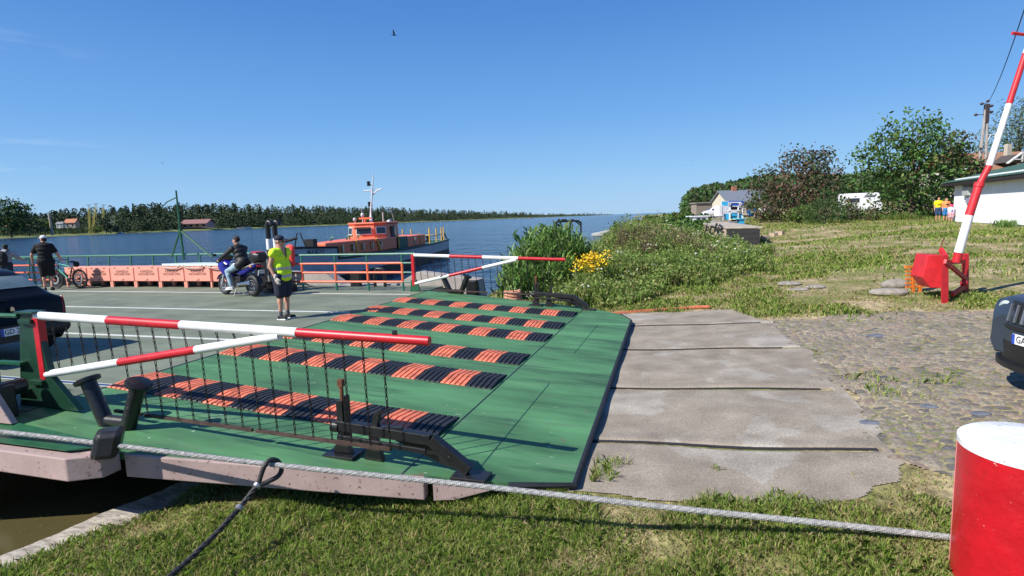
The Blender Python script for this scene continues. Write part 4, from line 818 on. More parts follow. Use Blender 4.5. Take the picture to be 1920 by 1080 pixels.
for s_ in (-1, 1): m.tube([(WB, .09 * s_, .31), (WB - .13, .09 * s_, .62), (WB - .26, .08 * s_, .93)], [.03, .026, .024], 10)
m.build('fork', SIL, mc, smooth=True)
m = MB(); m.grid(lambda u, v: (WB + .34 * math.cos(math.radians(25 + 120 * u)), (v - .5) * .14, .31 + .345 * math.sin(math.radians(25 + 120 * u)) - abs(v - .5) * .05), 12, 4); o = m.build('front_mudguard', BLUE, mc, smooth=True)
def loft(sections, nv, m_, name, parent, caps=True):
    """sections: (x, half width, z centre, half height, power)"""
    mb = MB(); n = len(sections); vs = []
    for x, w_, zc, hh_, pw in sections:
        for j in range(nv):
            a = 2 * math.pi * j / nv; c, s_ = math.cos(a), math.sin(a); vs.append((x, w_ * math.copysign(abs(c) ** pw, c), zc + hh_ * math.copysign(abs(s_) ** pw, s_)))
    mb.add(vs, [(i * nv + j, i * nv + (j + 1) % nv, (i + 1) * nv + (j + 1) % nv, (i + 1) * nv + j) for i in range(n - 1) for j in range(nv)] + [tuple(range(nv - 1, -1, -1)), tuple(range((n - 1) * nv, n * nv))])
    return mb.build(name, m_, parent, smooth=True)
loft([(WB + .16, .05, .83, .05, .8), (WB + .08, .13, .86, .12, .7), (WB - .08, .2, .86, .2, .7), (WB - .28, .2, .78, .28, .7), (WB - .5, .16, .68, .24, .7), (WB - .66, .1, .6, .14, .8)], 18, BLUE, 'fairing', mc)
loft([(WB - .1, .06, 1.0, .04, .8), (WB - .17, .13, 1.06, .07, .8), (WB - .3, .15, 1.1, .06, .8)], 14, M['glass'], 'windscreen', mc)
loft([(.92, .08, .85, .08, .8), (.84, .15, .89, .12, .75), (.68, .16, .89, .13, .75), (.52, .11, .84, .08, .8)], 16, SIL, 'fuel_tank', mc)
loft([(.62, .1, .78, .05, .7), (.4, .14, .77, .05, .6), (.1, .14, .82, .05, .6), (-.15, .11, .9, .05, .6)], 14, M['dark'], 'seat', mc)
loft([(.5, .13, .66, .1, .7), (.25, .13, .72, .1, .7), (-.02, .12, .83, .08, .7), (-.28, .08, .92, .05, .8)], 14, BLUE, 'tail_fairing', mc)
loft([(.1, .14, .84, .025, .7), (-.1, .13, .9, .03, .7), (-.34, .07, .965, .025, .8)], 12, SIL, 'tail_panel', mc)
m = MB(); m.box((.62, 0, .42), (.42, .26, .3)); m.lathe((.56, -.17, .36), (0, 1, 0), [(0, .1), (.34, .1)], 18); m.cap((.72, 0, .5), (.86, 0, .64), .09, .08); m.bar((.5, .1, .32), (0, .11, .31), .04, .06); m.bar((.5, -.1, .32), (0, -.11, .31), .04, .06); m.bar((.9, .1, .7), (.35, .12, .62), .05, .05); m.build('engine', mat('engine_black', (.03, .03, .032), .45, .4), mc, bevel=.015)
m = MB(); m.cap((.42, .18, .34), (.62, .17, .24), .03, .025); m.tube([(.42, .19, .36), (-.12, .21, .42)], [.05, .062], 14); m.build('exhaust', M['chrome'], mc, smooth=True)
m = MB(); m.tube([(WB - .3, .36, .99), (WB - .24, .2, 1.02), (WB - .22, 0, 1.02), (WB - .24, -.2, 1.02), (WB - .3, -.36, .99)], .013, 8); m.tube([(WB - .3, .38, .985), (WB - .3, .25, 1.0)], .02, 8); m.tube([(WB - .3, -.38, .985), (WB - .3, -.25, 1.0)], .02, 8); m.build('handlebar', M['black'], mc)
for s_ in (-1, 1):
    mm = MB(); mm.tube([(WB - .2, .2 * s_, 1.02), (WB - .17, .3 * s_, 1.15)], .008, 6); mm.ell((WB - .16, .33 * s_, 1.19), (.02, .06, .04)); mm.build('mirror', M['black'], mc, smooth=True)
loft([(-.12, .14, 1.13, .1, .55), (-.2, .2, 1.13, .135, .5), (-.42, .2, 1.13, .14, .5), (-.54, .14, 1.13, .1, .6)], 20, mat('top_case_black', (.012, .012, .014), .4), 'top_case', mc)
loft([(-.2, .13, 1.245, .025, .6), (-.3, .17, 1.25, .035, .6), (-.45, .14, 1.24, .03, .6)], 16, M['red'], 'top_case_lid', mc)
m = MB(); m.box((-.3, 0, .985), (.34, .16, .02)); m.tube([(-.05, .09, .93), (-.4, .08, .985)], .012, 6); m.tube([(-.05, -.09, .93), (-.4, -.08, .985)], .012, 6); m.build('luggage_rack', M['black'], mc)
m = MB(); m.ell((-.36, 0, .88), (.03, .1, .035)); m.build('tail_light', M['red'], mc, smooth=True)
for s_ in (-1, 1): MB().ell((-.2, .17 * s_, .87), (.06, .03, .028)).build('indicator', mat('amber_lens', (.7, .22, .02), .3), mc, smooth=True)
m = MB(); m.bar((-.3, 0, .86), (-.44, 0, .6), .16, .01, (1, 0, 0)); m.grid(lambda u, v: (.36 * math.cos(math.radians(95 + 75 * u)), (v - .5) * .16, .31 + .36 * math.sin(math.radians(95 + 75 * u))), 10, 2); m.build('rear_mudguard', M['black'], mc)
pl_ = MB(); pl_.box((-.415, 0, .69), (.012, .19, .15), Matrix.Rotation(-.3, 3, 'Y')); po = pl_.build('number_plate', M['plate'], mc)
text('plate_letters', 'GND\n12A1', .075, frame((-.424, 0, .69), (0, -1, 0), (-.29, 0, .95)), M['ink'], po, .001)
m = MB(); m.tube([(.55, .14, .3), (.5, .3, .02)], .012, 6); m.build('side_stand', M['black'], mc)
# rider: facing +y locally -> rotate so that +y is the bike's forward; he looks left/back over the water
RL = dict(pelvis=(0, .36, .92), neck=(0, .58, 1.43), head=(0, .64, 1.585), look=(-.35, 1.5, 1.56), shL=(-.19, .57, 1.35), shR=(.19, .57, 1.35), elL=(-.3, .80, 1.17), elR=(.3, .80, 1.17), wrL=(-.32, 1.02, 1.05), wrR=(.32, 1.02, 1.05), haL=(-.33, 1.12, 1.0), haR=(.33, 1.12, 1.0),
          hipL=(-.11, .40, .90), hipR=(.11, .40, .90), knL=(-.24, .82, .72), knR=(.22, .8, .72), anL=(-.26, .66, .30), anR=(.24, .6, .32), toL=(-.30, .82, .22), toR=(.27, .76, .25))
P = Person('rider in black jacket and light jeans sitting on the blue motorcycle', rw, ra - math.pi / 2, RL, .011, bulk=1.08)
P.body(); P.face(); JB = mat('black_jacket', (.010, .009, .009), .6, bump=.3, bscale=10)
def jacket(m):
    P.limbs(m, .028, ('torso',)); P.limbs(m, .02, ('arm',)); m.ell((0, .35, .98), (.19, .16, .16))
P.cloth('jacket', jacket, JB, .013)
JN = mat('light_jeans', (.30, .42, .50), .9, var=.15, scale=5, bump=.2, bscale=15)
def jeans(m): P.limbs(m, .016, ('leg',)); m.cap(P.J['hipL'], P.J['hipR'], .125)
P.cloth('jeans', jeans, JN, .013); P.shoes(mat('white_trainers', (.6, .6, .6), .6), M['white']); P.hair(mat('short_dark_hair', (.03, .02, .015), .8), False)
# ================================================================== BICYCLE
bf = onz(112, 541); br = onz(152, 541); bx = (bf - br); bl = 1.08; ba = math.atan2(bx.y, bx.x) + .0
bi = thing('bicycle', 'black and mint bicycle with saddle bag parked beside the lockers', 'bicycle', br, ba); TY = M['rubber']
wheel(bi, 0, 0, .345, .345, .05, M['black'], 16, disc=True, spoke_r=.003); wheel(bi, bl, 0, .345, .345, .05, M['black'], 16, disc=True, spoke_r=.003)
MT = mat('mint_frame_paint', (.10, .42, .32), .3); bb = (.45, 0, .30); st_ = (.30, 0, .78); hd = (.90, 0, .88); hl = (.93, 0, .70)
m = MB(); m.tube([st_, hd], .022, 8); m.tube([hl, bb], .028, 8); m.build('frame', MT, bi, smooth=True)
MB().tube([hl, hd, (.885, 0, .96)], .022, 8).build('head_tube', M['black'], bi)
MB().tube([(.92, .05, .72), (bl, .06, .345)], .014, 6).build('fork_blade', M['black'], bi); MB().tube([(.92, -.05, .72), (bl, -.06, .345)], .014, 6).build('fork_blade', M['black'], bi)
m = MB(); m.tube([bb, st_], .02, 8)
for s_ in (-1, 1): m.tube([bb, (0, .06 * s_, .345)], .011, 6); m.tube([st_, (0, .06 * s_, .345)], .010, 6)
m.tube([st_, (.27, 0, .92)], .014, 6); m.lathe((.45, .05, .3), (0, 1, 0), [(0, .09), (.01, .09)], 20); m.bar((.45, .08, .3), (.36, .08, .16), .02, .02); m.bar((.45, -.08, .3), (.54, -.08, .44), .02, .02); m.build('rear_frame', M['black'], bi)
for c_ in ((.36, .12, .16), (.54, -.12, .44)): MB().box(c_, (.1, .1, .02)).build('pedal', M['black'], bi)
m = MB(); m.tube([(.84, .3, 1.0), (.9, .12, 1.02), (.885, 0, .98), (.9, -.12, 1.02), (.84, -.3, 1.0)], .013, 8); m.build('handlebar', M['black'], bi)
m = MB(); m.ell((.25, 0, .95), (.14, .07, .03)); m.build('saddle', M['dark'], bi, smooth=True)
m = MB(); m.ell((.08, 0, .86), (.13, .07, .1)); m.build('saddle_bag', M['dark'], bi, smooth=True)
m = MB(); m.ell((.18, .1, .83), (.09, .06, .1)); m.build('pannier', mat('pale_bag', (.6, .52, .58), .8), bi, smooth=True)
m = MB(); m.cap((.55, .0, .45), (.68, 0, .56), .035, .035); m.build('bottle', M['dark'], bi, smooth=True)
# ================================================================== TUG
ta = math.radians(7.1)
tug = thing('tugboat', 'orange and grey tug with white mast lying beyond the ferry railing', 'tugboat', (-9.13, 27.0, 0), -ta)     # local y aft, x to the right
HG = mat('tug_hull_grey', (.42, .43, .45), .5, var=.1, scale=2, spots=(.16, .12, .1), spot_scale=8, spot_amt=.68); HB = mat('tug_hull_black', (.012, .012, .014), .6)
OR = mat('tug_orange_paint', (.84, .18, .085), .5, var=.06, scale=3); YL = mat('tug_yellow_paint', (.72, .42, .06), .5); GD = mat('tug_deck_green', (.03, .10, .07), .6)
HP = [(-3.5, .12, 1.05), (-3.0, .62, 1.02), (-2.2, 1.15, .98), (-1.1, 1.48, .92), (-1.05, 1.49, .42), (0, 1.7, .40), (4, 1.78, .33), (10, 1.8, .28), (16, 1.75, .30), (20.2, 1.6, .36), (20.9, 1.35, .38)]
def hullring(z0f, z1f, m_, name, flare=0.0):
    m = MB(); n = len(HP)
    for sgn in (-1, 1):
        vs = []
        for y, x, z in HP: vs += [(sgn * (x - flare * (z - z0f(z))), y, z0f(z)), (sgn * x, y, z1f(z))]
        m.add(vs, [(2 * i, 2 * i + 1, 2 * i + 3, 2 * i + 2) for i in range(n - 1)])
    for k in (0, -1):
        y, x, z = HP[k]; m.add([(-x, y, z0f(z)), (x, y, z0f(z)), (x, y, z1f(z)), (-x, y, z1f(z))], [(0, 1, 2, 3)])
    return m.build(name, m_, tug)
hullring(lambda z: -.35, lambda z: z, HG, 'hull'); hullring(lambda z: -1.2, lambda z: -.35, HB, 'hull_bottom')
m = MB(); vs = [(x - .03, y, min(z, .42) - .02) for y, x, z in HP] + [(-x + .03, y, min(z, .42) - .02) for y, x, z in HP[::-1]]; m.add(vs, [tuple(range(len(vs)))]); m.build('tug_deck', GD, tug)
m = MB()
for sgn in (-1, 1): m.tube([(sgn * (x + .02), y, z) for y, x, z in HP], .05, 6)
m.build('rubbing_strake', HB, tug)
for sx, rot in ((1, 1),):
    text('name_letters', 'KLIDY', .27, frame((1.09, -2.35, .80), (.55, .83, 0), (0, 0, 1)), M['ink'], tug, .003, sx=1.1)
def prism_z(pl, z0, z1, top=None):
    m = MB(); n = len(pl); t = top or pl; m.add([(x, y, z0) for x, y in pl] + [(x, y, z1) for x, y in t], [tuple(range(n)), tuple(range(n, 2 * n))] + [(i, (i + 1) % n, n + (i + 1) % n, n + i) for i in range(n)]); return m
house = prism_z([(-.45, 0), (.45, 0), (1.2, 5.2), (1.25, 8), (-1.25, 8), (-1.2, 5.2)], .35, 1.08).build('deckhouse', OR, tug, bevel=.06)
for i in range(5):
    f = .22 + i * .19; x = .45 + .75 * f; y = 5.2 * f
    d = Vector((.75, 5.2, 0)).normalized(); m = MB(); m.bar((x + .012, y, .72), (x + .012 + d.x * .26, y + d.y * .26, .72), .02, .34); w_ = m.build('window', M['glass'], house); mm = MB(); mm.bar((x + .02 + d.x * .26, y + d.y * .26, .72), (x + .02 + d.x * .32, y + d.y * .32, .72), .02, .36); mm.build('window_frame', M['white'], w_)
for f in (.52, 1.0):
    m = MB(); x = .45 + .75 * f; m.bar((x + .04, 5.2 * f, .38), (x + .0, 5.2 * f - (.5 if f == 1 else 0), 1.1), .05, .1, (0, 1, 0)); m.build('yellow_stay', YL, tug)
WHB = [(-.62, 6.0), (.62, 6.0), (1.18, 6.5), (1.2, 8.6), (-1.2, 8.6), (-1.18, 6.5)]; WHT = [(x * .94, y + .06) for x, y in WHB]
wh = prism_z(WHB, 1.06, 1.86, WHT).build('wheelhouse', OR, tug, bevel=.03); prism_z([(x * 1.06, (y - 7.3) * 1.06 + 7.3) for x, y in WHT], 1.862, 1.98).build('wheelhouse_roof', OR, wh, bevel=.05)
def pane(a, b, z0, z1, off, open_=False):
    a = Vector(a); b = Vector(b); d = (b - a).normalized(); n = Vector((d.y, -d.x, 0)); lean = n * -.05
    q = [a + n * off + Vector((0, 0, z0)), b + n * off + Vector((0, 0, z0)), b + n * off + lean * .8 + Vector((0, 0, z1)), a + n * off + lean * .8 + Vector((0, 0, z1))]
    fm = MB(); e = .035; qq = [q[0] - d * e + Vector((0, 0, -e)), q[1] + d * e + Vector((0, 0, -e)), q[2] + d * e + Vector((0, 0, e)), q[3] - d * e + Vector((0, 0, e))]
    fm.prism(qq, n * .012); o = fm.build('window_frame', M['white'], wh); g = MB(); g.prism([p + n * .014 for p in q], n * .006); g.build('window', M['glass'], o)
pane((-.45, 6.0, 0), (.42, 6.0, 0), 1.33, 1.68, .0); pane((.72, 6.09, 0), (1.12, 6.44, 0), 1.33, 1.68, .0); pane((-1.1, 6.43, 0), (-.78, 6.14, 0), 1.33, 1.68, 0)
m = MB(); m.prism([(-.5, 5.97, 1.70), (.46, 5.97, 1.70), (.46, 5.72, 1.60), (-.5, 5.72, 1.60)], (0, 0, .015)); m.build('sun_visor', HB, wh)
m = MB(); m.box((1.2, 7.55, 1.08), (.03, .72, 1.3)); dr = m.build('wheelhouse_door', HB, wh); m = MB(); m.box((1.222, 7.9, 1.45), (.01, .34, .5)); m.build('door_pane', mat('pale_glass', (.35, .42, .45), .1), dr); MB().box((1.222, 7.55, .75), (.012, .5, .5)).build('door_panel', GD, dr)
m = MB(); m.bar((1.26, 8.4, .35), (1.22, 8.4, 1.12), .05, .08, (0, 1, 0)); m.build('yellow_stay', YL, tug)
mst = MB(); mst.tube([(0.05, 7.1, 1.95), (0.0, 7.25, 2.5), (.22, 7.4, 4.6)], [.10, .055, .032], 8); ms = mst.build('mast', mat('mast_white', (.62, .63, .66), .5), tug)
m = MB(); m.tube([(-.42, 7.4, 3.86), (.0, 7.4, 3.82), (.18, 7.4, 3.6)], .035, 6); m.tube([(.72, 7.4, 3.92), (.4, 7.4, 3.82), (.18, 7.4, 3.6)], .035, 6); m.tube([(-.42, 7.4, 3.86), (.72, 7.4, 3.92)], .02, 6); m.tube([(.22, 7.4, 4.6), (.25, 7.4, 4.85)], .02, 6); m.build('crosstree', mat('mast_white_arms', (.62, .63, .66), .5), ms)
for x, z in ((.02, 4.25), (.0, 3.05)): m = MB(); m.lathe((x - .08, 7.35, z - .14), (0, 0, 1), [(0, .06), (.02, .1), (.12, .1), (.14, .06), (.16, .1), (.26, .1), (.28, .06)], 12); m.tube([(x - .05, 7.35, z), (.12, 7.38, z - .1)], .02, 6); m.build('navigation_lamp', HB, ms)
m = MB(); m.lathe((-.25, 6.9, 2.0), (0, 0, 1), [(0, .05), (.16, .05)], 10); m.box((-.25, 6.9, 2.22), (.72, .12, .1)); m.build('radar_scanner', OR, wh)
m = MB(); m.ell((-.75, 6.6, 2.16), (.1, .12, .12)); m.ell((-.5, 7.2, 2.42), (.11, .11, .14)); m.tube([(-.5, 7.2, 2.0), (-.5, 7.2, 2.35)], .03, 6); m.tube([(-.75, 6.6, 1.98), (-.75, 6.6, 2.1)], .03, 6); m.build('searchlight', mat('lamp_grey_white', (.55, .55, .55), .4), wh, smooth=True)
m = MB(); m.tube([(-.75, 7.8, 1.95), (-.78, 7.8, 3.1)], [.03, .01], 6); m.tube([(1.1, 8.2, 1.95), (.85, 8.3, 2.9)], .014, 6); m.tube([(.62, 7.6, 2.0), (.62, 7.6, 2.55)], .05, 8); m.build('whip_antenna', mat('antenna_grey', (.4, .4, .38), .5), wh)
prism_z([(-1.1, 8.6), (1.2, 8.6), (1.2, 10.4), (-1.1, 10.4)], .3, 1.02).build('engine_casing', GD, tug, bevel=.03)
af = prism_z([(-1.2, 10.4), (1.2, 10.4), (1.2, 14.6), (-1.2, 14.6)], .28, 1.0).build('aft_house', OR, tug, bevel=.05); m = MB(); m.box((1.21, 12, .66), (.02, .45, .45)); m.build('window', M['glass'], af)
m = MB(); m.bar((1.24, 13.4, .3), (1.2, 13.0, 1.12), .05, .09, (0, 1, 0)); m.build('yellow_stay', YL, tug)
for i, (x, y) in enumerate(((-1.3, 15.6), (-.2, 15.8), (1.3, 15.4), (1.4, 17.0), (-1.3, 17.2), (1.35, 18.8), (.2, 19.4), (1.2, 20.2))): MB().tube([(x, y, .3), (x, y, 1.38)], .05, 6).build('yellow_post', YL, tug)
m = MB(); m.tube([(-1.3, 17, .85), (1.38, 17, .85)], .035, 6); m.tube([(1.3, 15.4, .85), (1.38, 18.8, .85)], .035, 6); m.build('yellow_rail', YL, tug)
m = MB(); m.lathe((.4, 18.2, .3), (0, 0, 1), [(0, .25), (.1, .25), (.12, .14), (.4, .14), (.42, .22), (.48, .22)], 14); m.box((-.3, 17.6, .5), (.9, .5, .4)); m.tube([(1.0, 20.4, .35), (1.1, 20.9, .9), (1.25, 21.0, .4)], .06, 8); m.build('towing_gear', HB, tug, smooth=True)
m = MB(); m.tube([(.0, 9.6, 1.0), (-.05, 9.7, 2.05)], .02, 6); fs_ = m.build('flagstaff', HB, tug)
for k, (mm_, z) in enumerate(((mat('flag_white', (.75, .75, .76), .8), 1.82), (mat('flag_red', (.62, .03, .06), .8), 1.6))):
    m = MB(); m.grid(lambda u, v: (.0 + .38 * u + .02, 9.7 + .06 * math.sin(u * 7), z + .2 * v + .16 * u), 8, 2); m.build('flag', mm_, fs_)
for y in (2.2, 4.2, 4.6, 5.8): MB().tube([(-.3, y, 1.06), (-.3, y, 1.22), (-.22, y, 1.28), (-.12, y, 1.26)], .05, 8).build('vent_cowl', M['teal_rail'], house, smooth=True)
m = MB(); m.box((.55, -1.7, 1.12), (.4, .4, .42)); m.tube([(-.5, -2.6, .9), (-.3, -2.5, 1.25), (.25, -2.3, 1.42)], .06, 8); m.build('bow_winch', HB, tug)
m = MB(); m.tube([(.1, -2.3, 1.0), (.25, -2.3, 1.62), (.4, -2.3, 1.62), (.6, -2.3, 1.0)], .025, 6); m.build('bow_frame', HB, tug)
# ================================================================== FOREGROUND: cable, sling, bollard, timber edge
bc = aty(1930, 1000, 3.92); BX, BY, BR = 3.235, 3.40, .387; BT = .48; bz = g1(BX, BY)
bo = thing('bollard', 'red concrete-filled bollard with white top in the foreground corner', 'bollard', (BX, BY, bz - .05))
hh_ = BT - bz + .05
m = MB(); m.lathe((0, 0, 0), (0, 0, 1), [(0, BR), (hh_ - .07, BR), (hh_ - .05, BR)], 64)
REDB = mat('bollard_red_paint', (.46, .008, .016), .33, var=.1, scale=6, spots=(.62, .3, .3), spot_scale=60, spot_amt=.72, bump=.45, bscale=12)
add_layer(REDB, (.30, .012, .012), 3, (1, 1, .5), .55, .72, .8); add_layer(REDB, (.6, .45, .42), 26, (1, 1, 1), .71, .73, .7)
m.build('shaft', REDB, bo, smooth=True)
m = MB(); m.lathe((0, 0, 0), (0, 0, 1), [(hh_ - .052, BR + .003), (hh_ - .012, BR + .004), (hh_, BR - .012), (hh_ + .004, BR * .6), (hh_ + .006, .01)], 64); m.build('white_top', mat('bollard_white_paint', (.74, .75, .74), .55, var=.08, scale=4, spots=(.4, .42, .4), spot_scale=14, spot_amt=.66, bump=.4, bscale=18), bo, smooth=True)
m = MB(); m.tube([(BR * math.cos(math.radians(146)), BR * math.sin(math.radians(146)), .02), (BR * math.cos(math.radians(146)), BR * math.sin(math.radians(146)), hh_ - .06)], .004, 6); m.build('weld_seam', mat('pinkish_weld', (.6, .2, .2), .5), bo)
cab = [(-420, 772, 6.3), (0, 808, 5.45), (240, 838, 5.0), (513, 872, 4.72), (900, 911, 4.35), (1280, 955, 4.05), (1567, 983, 3.9), (1777, 1007, 3.82)]
cp_ = [aty(*c) for c in cab]; pts = []
for i in range(len(cp_) - 1):
    for k in range(40): pts.append(cp_[i].lerp(cp_[i + 1], k / 40))
pts.append(cp_[-1])
pa_ = np.array([tuple(p) for p in pts]); ker = np.hanning(61); ker /= ker.sum(); padd = np.concatenate([pa_[:1] + (pa_[:1] - pa_[1:2]) * np.arange(30, 0, -1)[:, None], pa_, pa_[-1:] + (pa_[-1:] - pa_[-2:-1]) * np.arange(1, 31)[:, None]]); sm_ = np.stack([np.convolve(padd[:, k], ker, 'valid') for k in range(3)], 1)
d_end = (sm_[-1] - sm_[-2]); d_end /= np.linalg.norm(d_end)
ring = []; e_pt = sm_[-1]
v0 = math.atan2(.94, .35); c_pt = np.array([BX + (BR + .03) * math.cos(v0), BY + (BR + .03) * math.sin(v0), e_pt[2] - .03])
for f in np.linspace(.1, .95, 10): ring.append(tuple(e_pt + (c_pt - e_pt) * f))
for a in np.linspace(0, 1.2 * math.pi, 50): ring.append((BX + (BR + .03) * math.cos(v0 - a), BY + (BR + .03) * math.sin(v0 - a), e_pt[2] - .03 - .06 * a))
path = np.concatenate([sm_[:-4], np.array(ring)]); seg_l = np.concatenate([[0], np.cumsum(np.linalg.norm(np.diff(path, axis=0), axis=1))])
uu = np.arange(0, seg_l[-1], .016); path = np.stack([np.interp(uu, seg_l, path[:, k]) for k in range(3)], 1)
tg = np.gradient(path, axis=0); tg /= np.linalg.norm(tg, axis=1, keepdims=True); sd_ = np.cross(tg, [0, 0, 1]); sd_ /= np.linalg.norm(sd_, axis=1, keepdims=True); up_ = np.cross(sd_, tg)
m = MB(); NS = 7
for k in range(NS):
    ph = uu / .085 * 2 * math.pi + k * 2 * math.pi / NS; m.tube([tuple(p) for p in path + (sd_ * np.cos(ph)[:, None] + up_ * np.sin(ph)[:, None]) * .0165], .0085, 5)
m.tube([tuple(p) for p in path], .014, 6)
cabm = mat('wire_rope_steel', (.36, .355, .34), .7, 0.0, var=.2, scale=30)
co = m.build('mooring_cable', cabm, None, smooth=True); tag(co, 'thick twisted steel cable running from the ferry to the red bollard', 'cable')
# black rope sling with a spliced eye hanging on the cable
cx = Vector(sm_[np.argmin(np.abs(np.array([(960 + 0) for _ in sm_])) * 0 + np.linalg.norm(sm_ - np.array(tuple(aty(513, 872, 4.72))), axis=1))]); DP = cx.y
sg = thing('rope_sling', 'black rope sling with a spliced eye hooked over the steel cable', 'rope', tuple(cx))
q_ = lambda x, y, Y: aty(x, y, Y) - cx
eye = [q_(482, 915, DP - .10), q_(488, 895, DP - .07), q_(497, 872, DP - .05), q_(508, 862, DP - .01), q_(521, 865, DP + .03), q_(528, 878, DP + .04), q_(522, 892, DP - .0), q_(505, 902, DP - .05), q_(486, 910, DP - .09)]
def smooth_path(ps, n=8):
    r = []
    for i in range(len(ps) - 1):
        p0, p1, p2, p3 = ps[max(i - 1, 0)], ps[i], ps[i + 1], ps[min(i + 2, len(ps) - 1)]
        for k in range(n): t = k / n; r.append(.5 * ((2 * p1) + (p2 - p0) * t + (2 * p0 - 5 * p1 + 4 * p2 - p3) * t * t + (3 * p1 - p0 - 3 * p2 + p3) * t ** 3))
    return r + [ps[-1]]
RB = mat('black_rope', (.028, .026, .026), .55, var=.3, scale=50, bump=.5, bscale=80)
m = MB(); m.tube(smooth_path(eye), .021, 10); m.build('eye', RB, sg, smooth=True)
rl = smooth_path([q_(484, 908, DP - .09), q_(455, 945, DP - .22), q_(420, 985, DP - .42), q_(370, 1035, DP - .66), q_(318, 1082, DP - .88), q_(250, 1150, DP - 1.2)], 20); m = MB()
for k in range(3): m.tube([p + Vector((.011 * math.cos(i * .42 + k * 2.1), .0, .011 * math.sin(i * .42 + k * 2.1))) for i, p in enumerate(rl)], .013, 6)
m.build('tail', RB, sg, smooth=True)
for a in (2, 24):
    p = rl[a]; d = (rl[a + 1] - rl[a]).normalized(); m = MB(); m.lathe(p - d * .02, d, [(0, .022), (.008, .034), (.032, .034), (.04, .022)], 12); m.build('clamp', M['steel'], sg, smooth=True)
# timber / concrete quay edge at the water in the lower left
e0, e1_ = onz(-80, 1078, -.72), onz(345, 902, -.74); dd = (e1_ - e0).normalized(); qd = Vector((dd.y, -dd.x, 0))
m = MB(); n = 40
for i in range(n):
    a = e0 + (e1_ - e0) * (i / n * 1.35 - .1); b = e0 + (e1_ - e0) * ((i + 1) / n * 1.35 - .1); j = lambda s: Vector((0, 0, .008 * math.sin(s * .4) + .003 * math.sin(s * 1.7)))
    h0, h1 = j(i), j(i + 1); u_ = Vector((0, 0, 1)); L0 = qd * (-.02 + .006 * math.sin(i * .5)); L1 = qd * (-.02 + .006 * math.sin((i + 1) * .5)); Rr = qd * .34
    m.add([a + L0 + h0, a + Rr + h0 - u_ * .03, a + Rr - u_ * .5, a + L0 - u_ * .5, b + L1 + h1, b + Rr + h1 - u_ * .03, b + Rr - u_ * .5, b + L1 - u_ * .5], [(0, 1, 5, 4), (1, 2, 6, 5), (2, 3, 7, 6), (3, 0, 4, 7)])
tag(m.build('quay_edge_beam', mat('weathered_grey_timber', (.42, .37, .31), .9, var=.3, scale=5, spots=(.1, .08, .06), spot_scale=9, spot_amt=.62, bump=.7, bscale=16, stretch=(1, 3, 3))), 'weathered pale edging beam between the grass and the water', 'edging')
# orange rope lying on the slipway
rp2 = [ground_at(*p) for p in ((1120, 592), (1165, 590), (1220, 586), (1270, 583), (1310, 580), (1330, 581))]
m = MB(); ps = smooth_path([p + Vector((0, 0, .055)) for p in rp2], 30)
for k in range(3): m.tube([p + Vector((.018 * math.cos(i * .5 + 2.1 * k), .0, .018 * math.sin(i * .5 + 2.1 * k))) for i, p in enumerate(ps)], [.015] * (len(ps) - 40) + [.024] * 40, 5)
tag(m.build('mooring_rope', mat('orange_rope', (.55, .17, .08), .9, var=.25, scale=30), None, smooth=True), 'orange mooring rope lying across the far end of the slipway', 'rope')
# ================================================================== CARS
def catmull(P, t):
    n = len(P) - 1; x = min(max(t, 0), 1) * n; i = min(int(x), n - 1); f = x - i; p0, p1, p2, p3 = P[max(i - 1, 0)], P[i], P[i + 1], P[min(i + 2, n)]
    return .5 * ((2 * p1) + (p2 - p0) * f + (2 * p0 - 5 * p1 + 4 * p2 - p3) * f * f + (3 * p1 - p0 - 3 * p2 + p3) * f ** 3)
class CarShell:
    """stations: (x, z_bottom, z_belt, z_top, w_bottom, w_belt, w_top); x from the tail; y across"""
    def __init__(s, st):
        s.S = np.array(st, float)
    def sec(s, u):
        x, zb, zm, zt, wb, wm, wt = catmull(s.S, u)
        return np.array([(x, wb * .9, zb), (x, wb, zb + .12), (x, wm * 1.01, zb + (zm - zb) * .55), (x, wm, zm), (x, wm * .985 + (wt - wm) * .10, zm + (zt - zm) * .12), (x, wt, zt - (zt - zm) * .16 - .015), (x, wt * .8, zt - .008), (x, 0, zt)])
    def P(s, u, v):
        c = s.sec(u); side = 1
        if v > .5: v = 1 - v; side = -1
        p = catmull(c, v * 2); return Vector((p[0], p[1] * side, p[2]))
    def N(s, u, v):
        e = .004; a = s.P(min(u + e, 1), v) - s.P(max(u - e, 0), v); b = s.P(u, min(v + e, 1)) - s.P(u, max(v - e, 0)); n = b.cross(a); return n.normalized() if n.length > 1e-9 else Vector((0, 0, 1))
    def body(s, name, m_, parent, nu=46, nv=44):
        m = MB(); m.grid(lambda u, v: s.P(u, v), nu, nv)
        for k in (0, 1):
            ring_ = [s.P(k, j / nv) for j in range(nv + 1)]; m.add(ring_, [tuple(range(nv + 1))])
        return m.build(name, m_, parent, smooth=True)
    def patch(s, name, u0, u1, v0, v1, m_, parent, off=.006, nu=8, nv=8, skew=0.0):
        def f(a, b):
            v = v0 + (v1 - v0) * b; u = u0 + (u1 - u0) * a + skew * (b - .5); n = s.N(u, v); p = s.P(u, v)
            c = Vector((p.x, 0, .8)); n = n if n.dot(p - c) > 0 else -n
            return p + n * off
        m = MB(); m.grid(f, nu, nv); return m.build(name, m_, parent, smooth=True)
CP_ = mat('car_paint_black', (.006, .006, .007), .3, var=.05, spec=.2); CPB = mat('car_paint_slate_blue', (.045, .06, .085), .3, .3, var=.05); BT_ = mat('black_trim', (.012, .012, .013), .5)
ALY = mat('alloy_wheel', (.4, .4, .41), .35, .7)
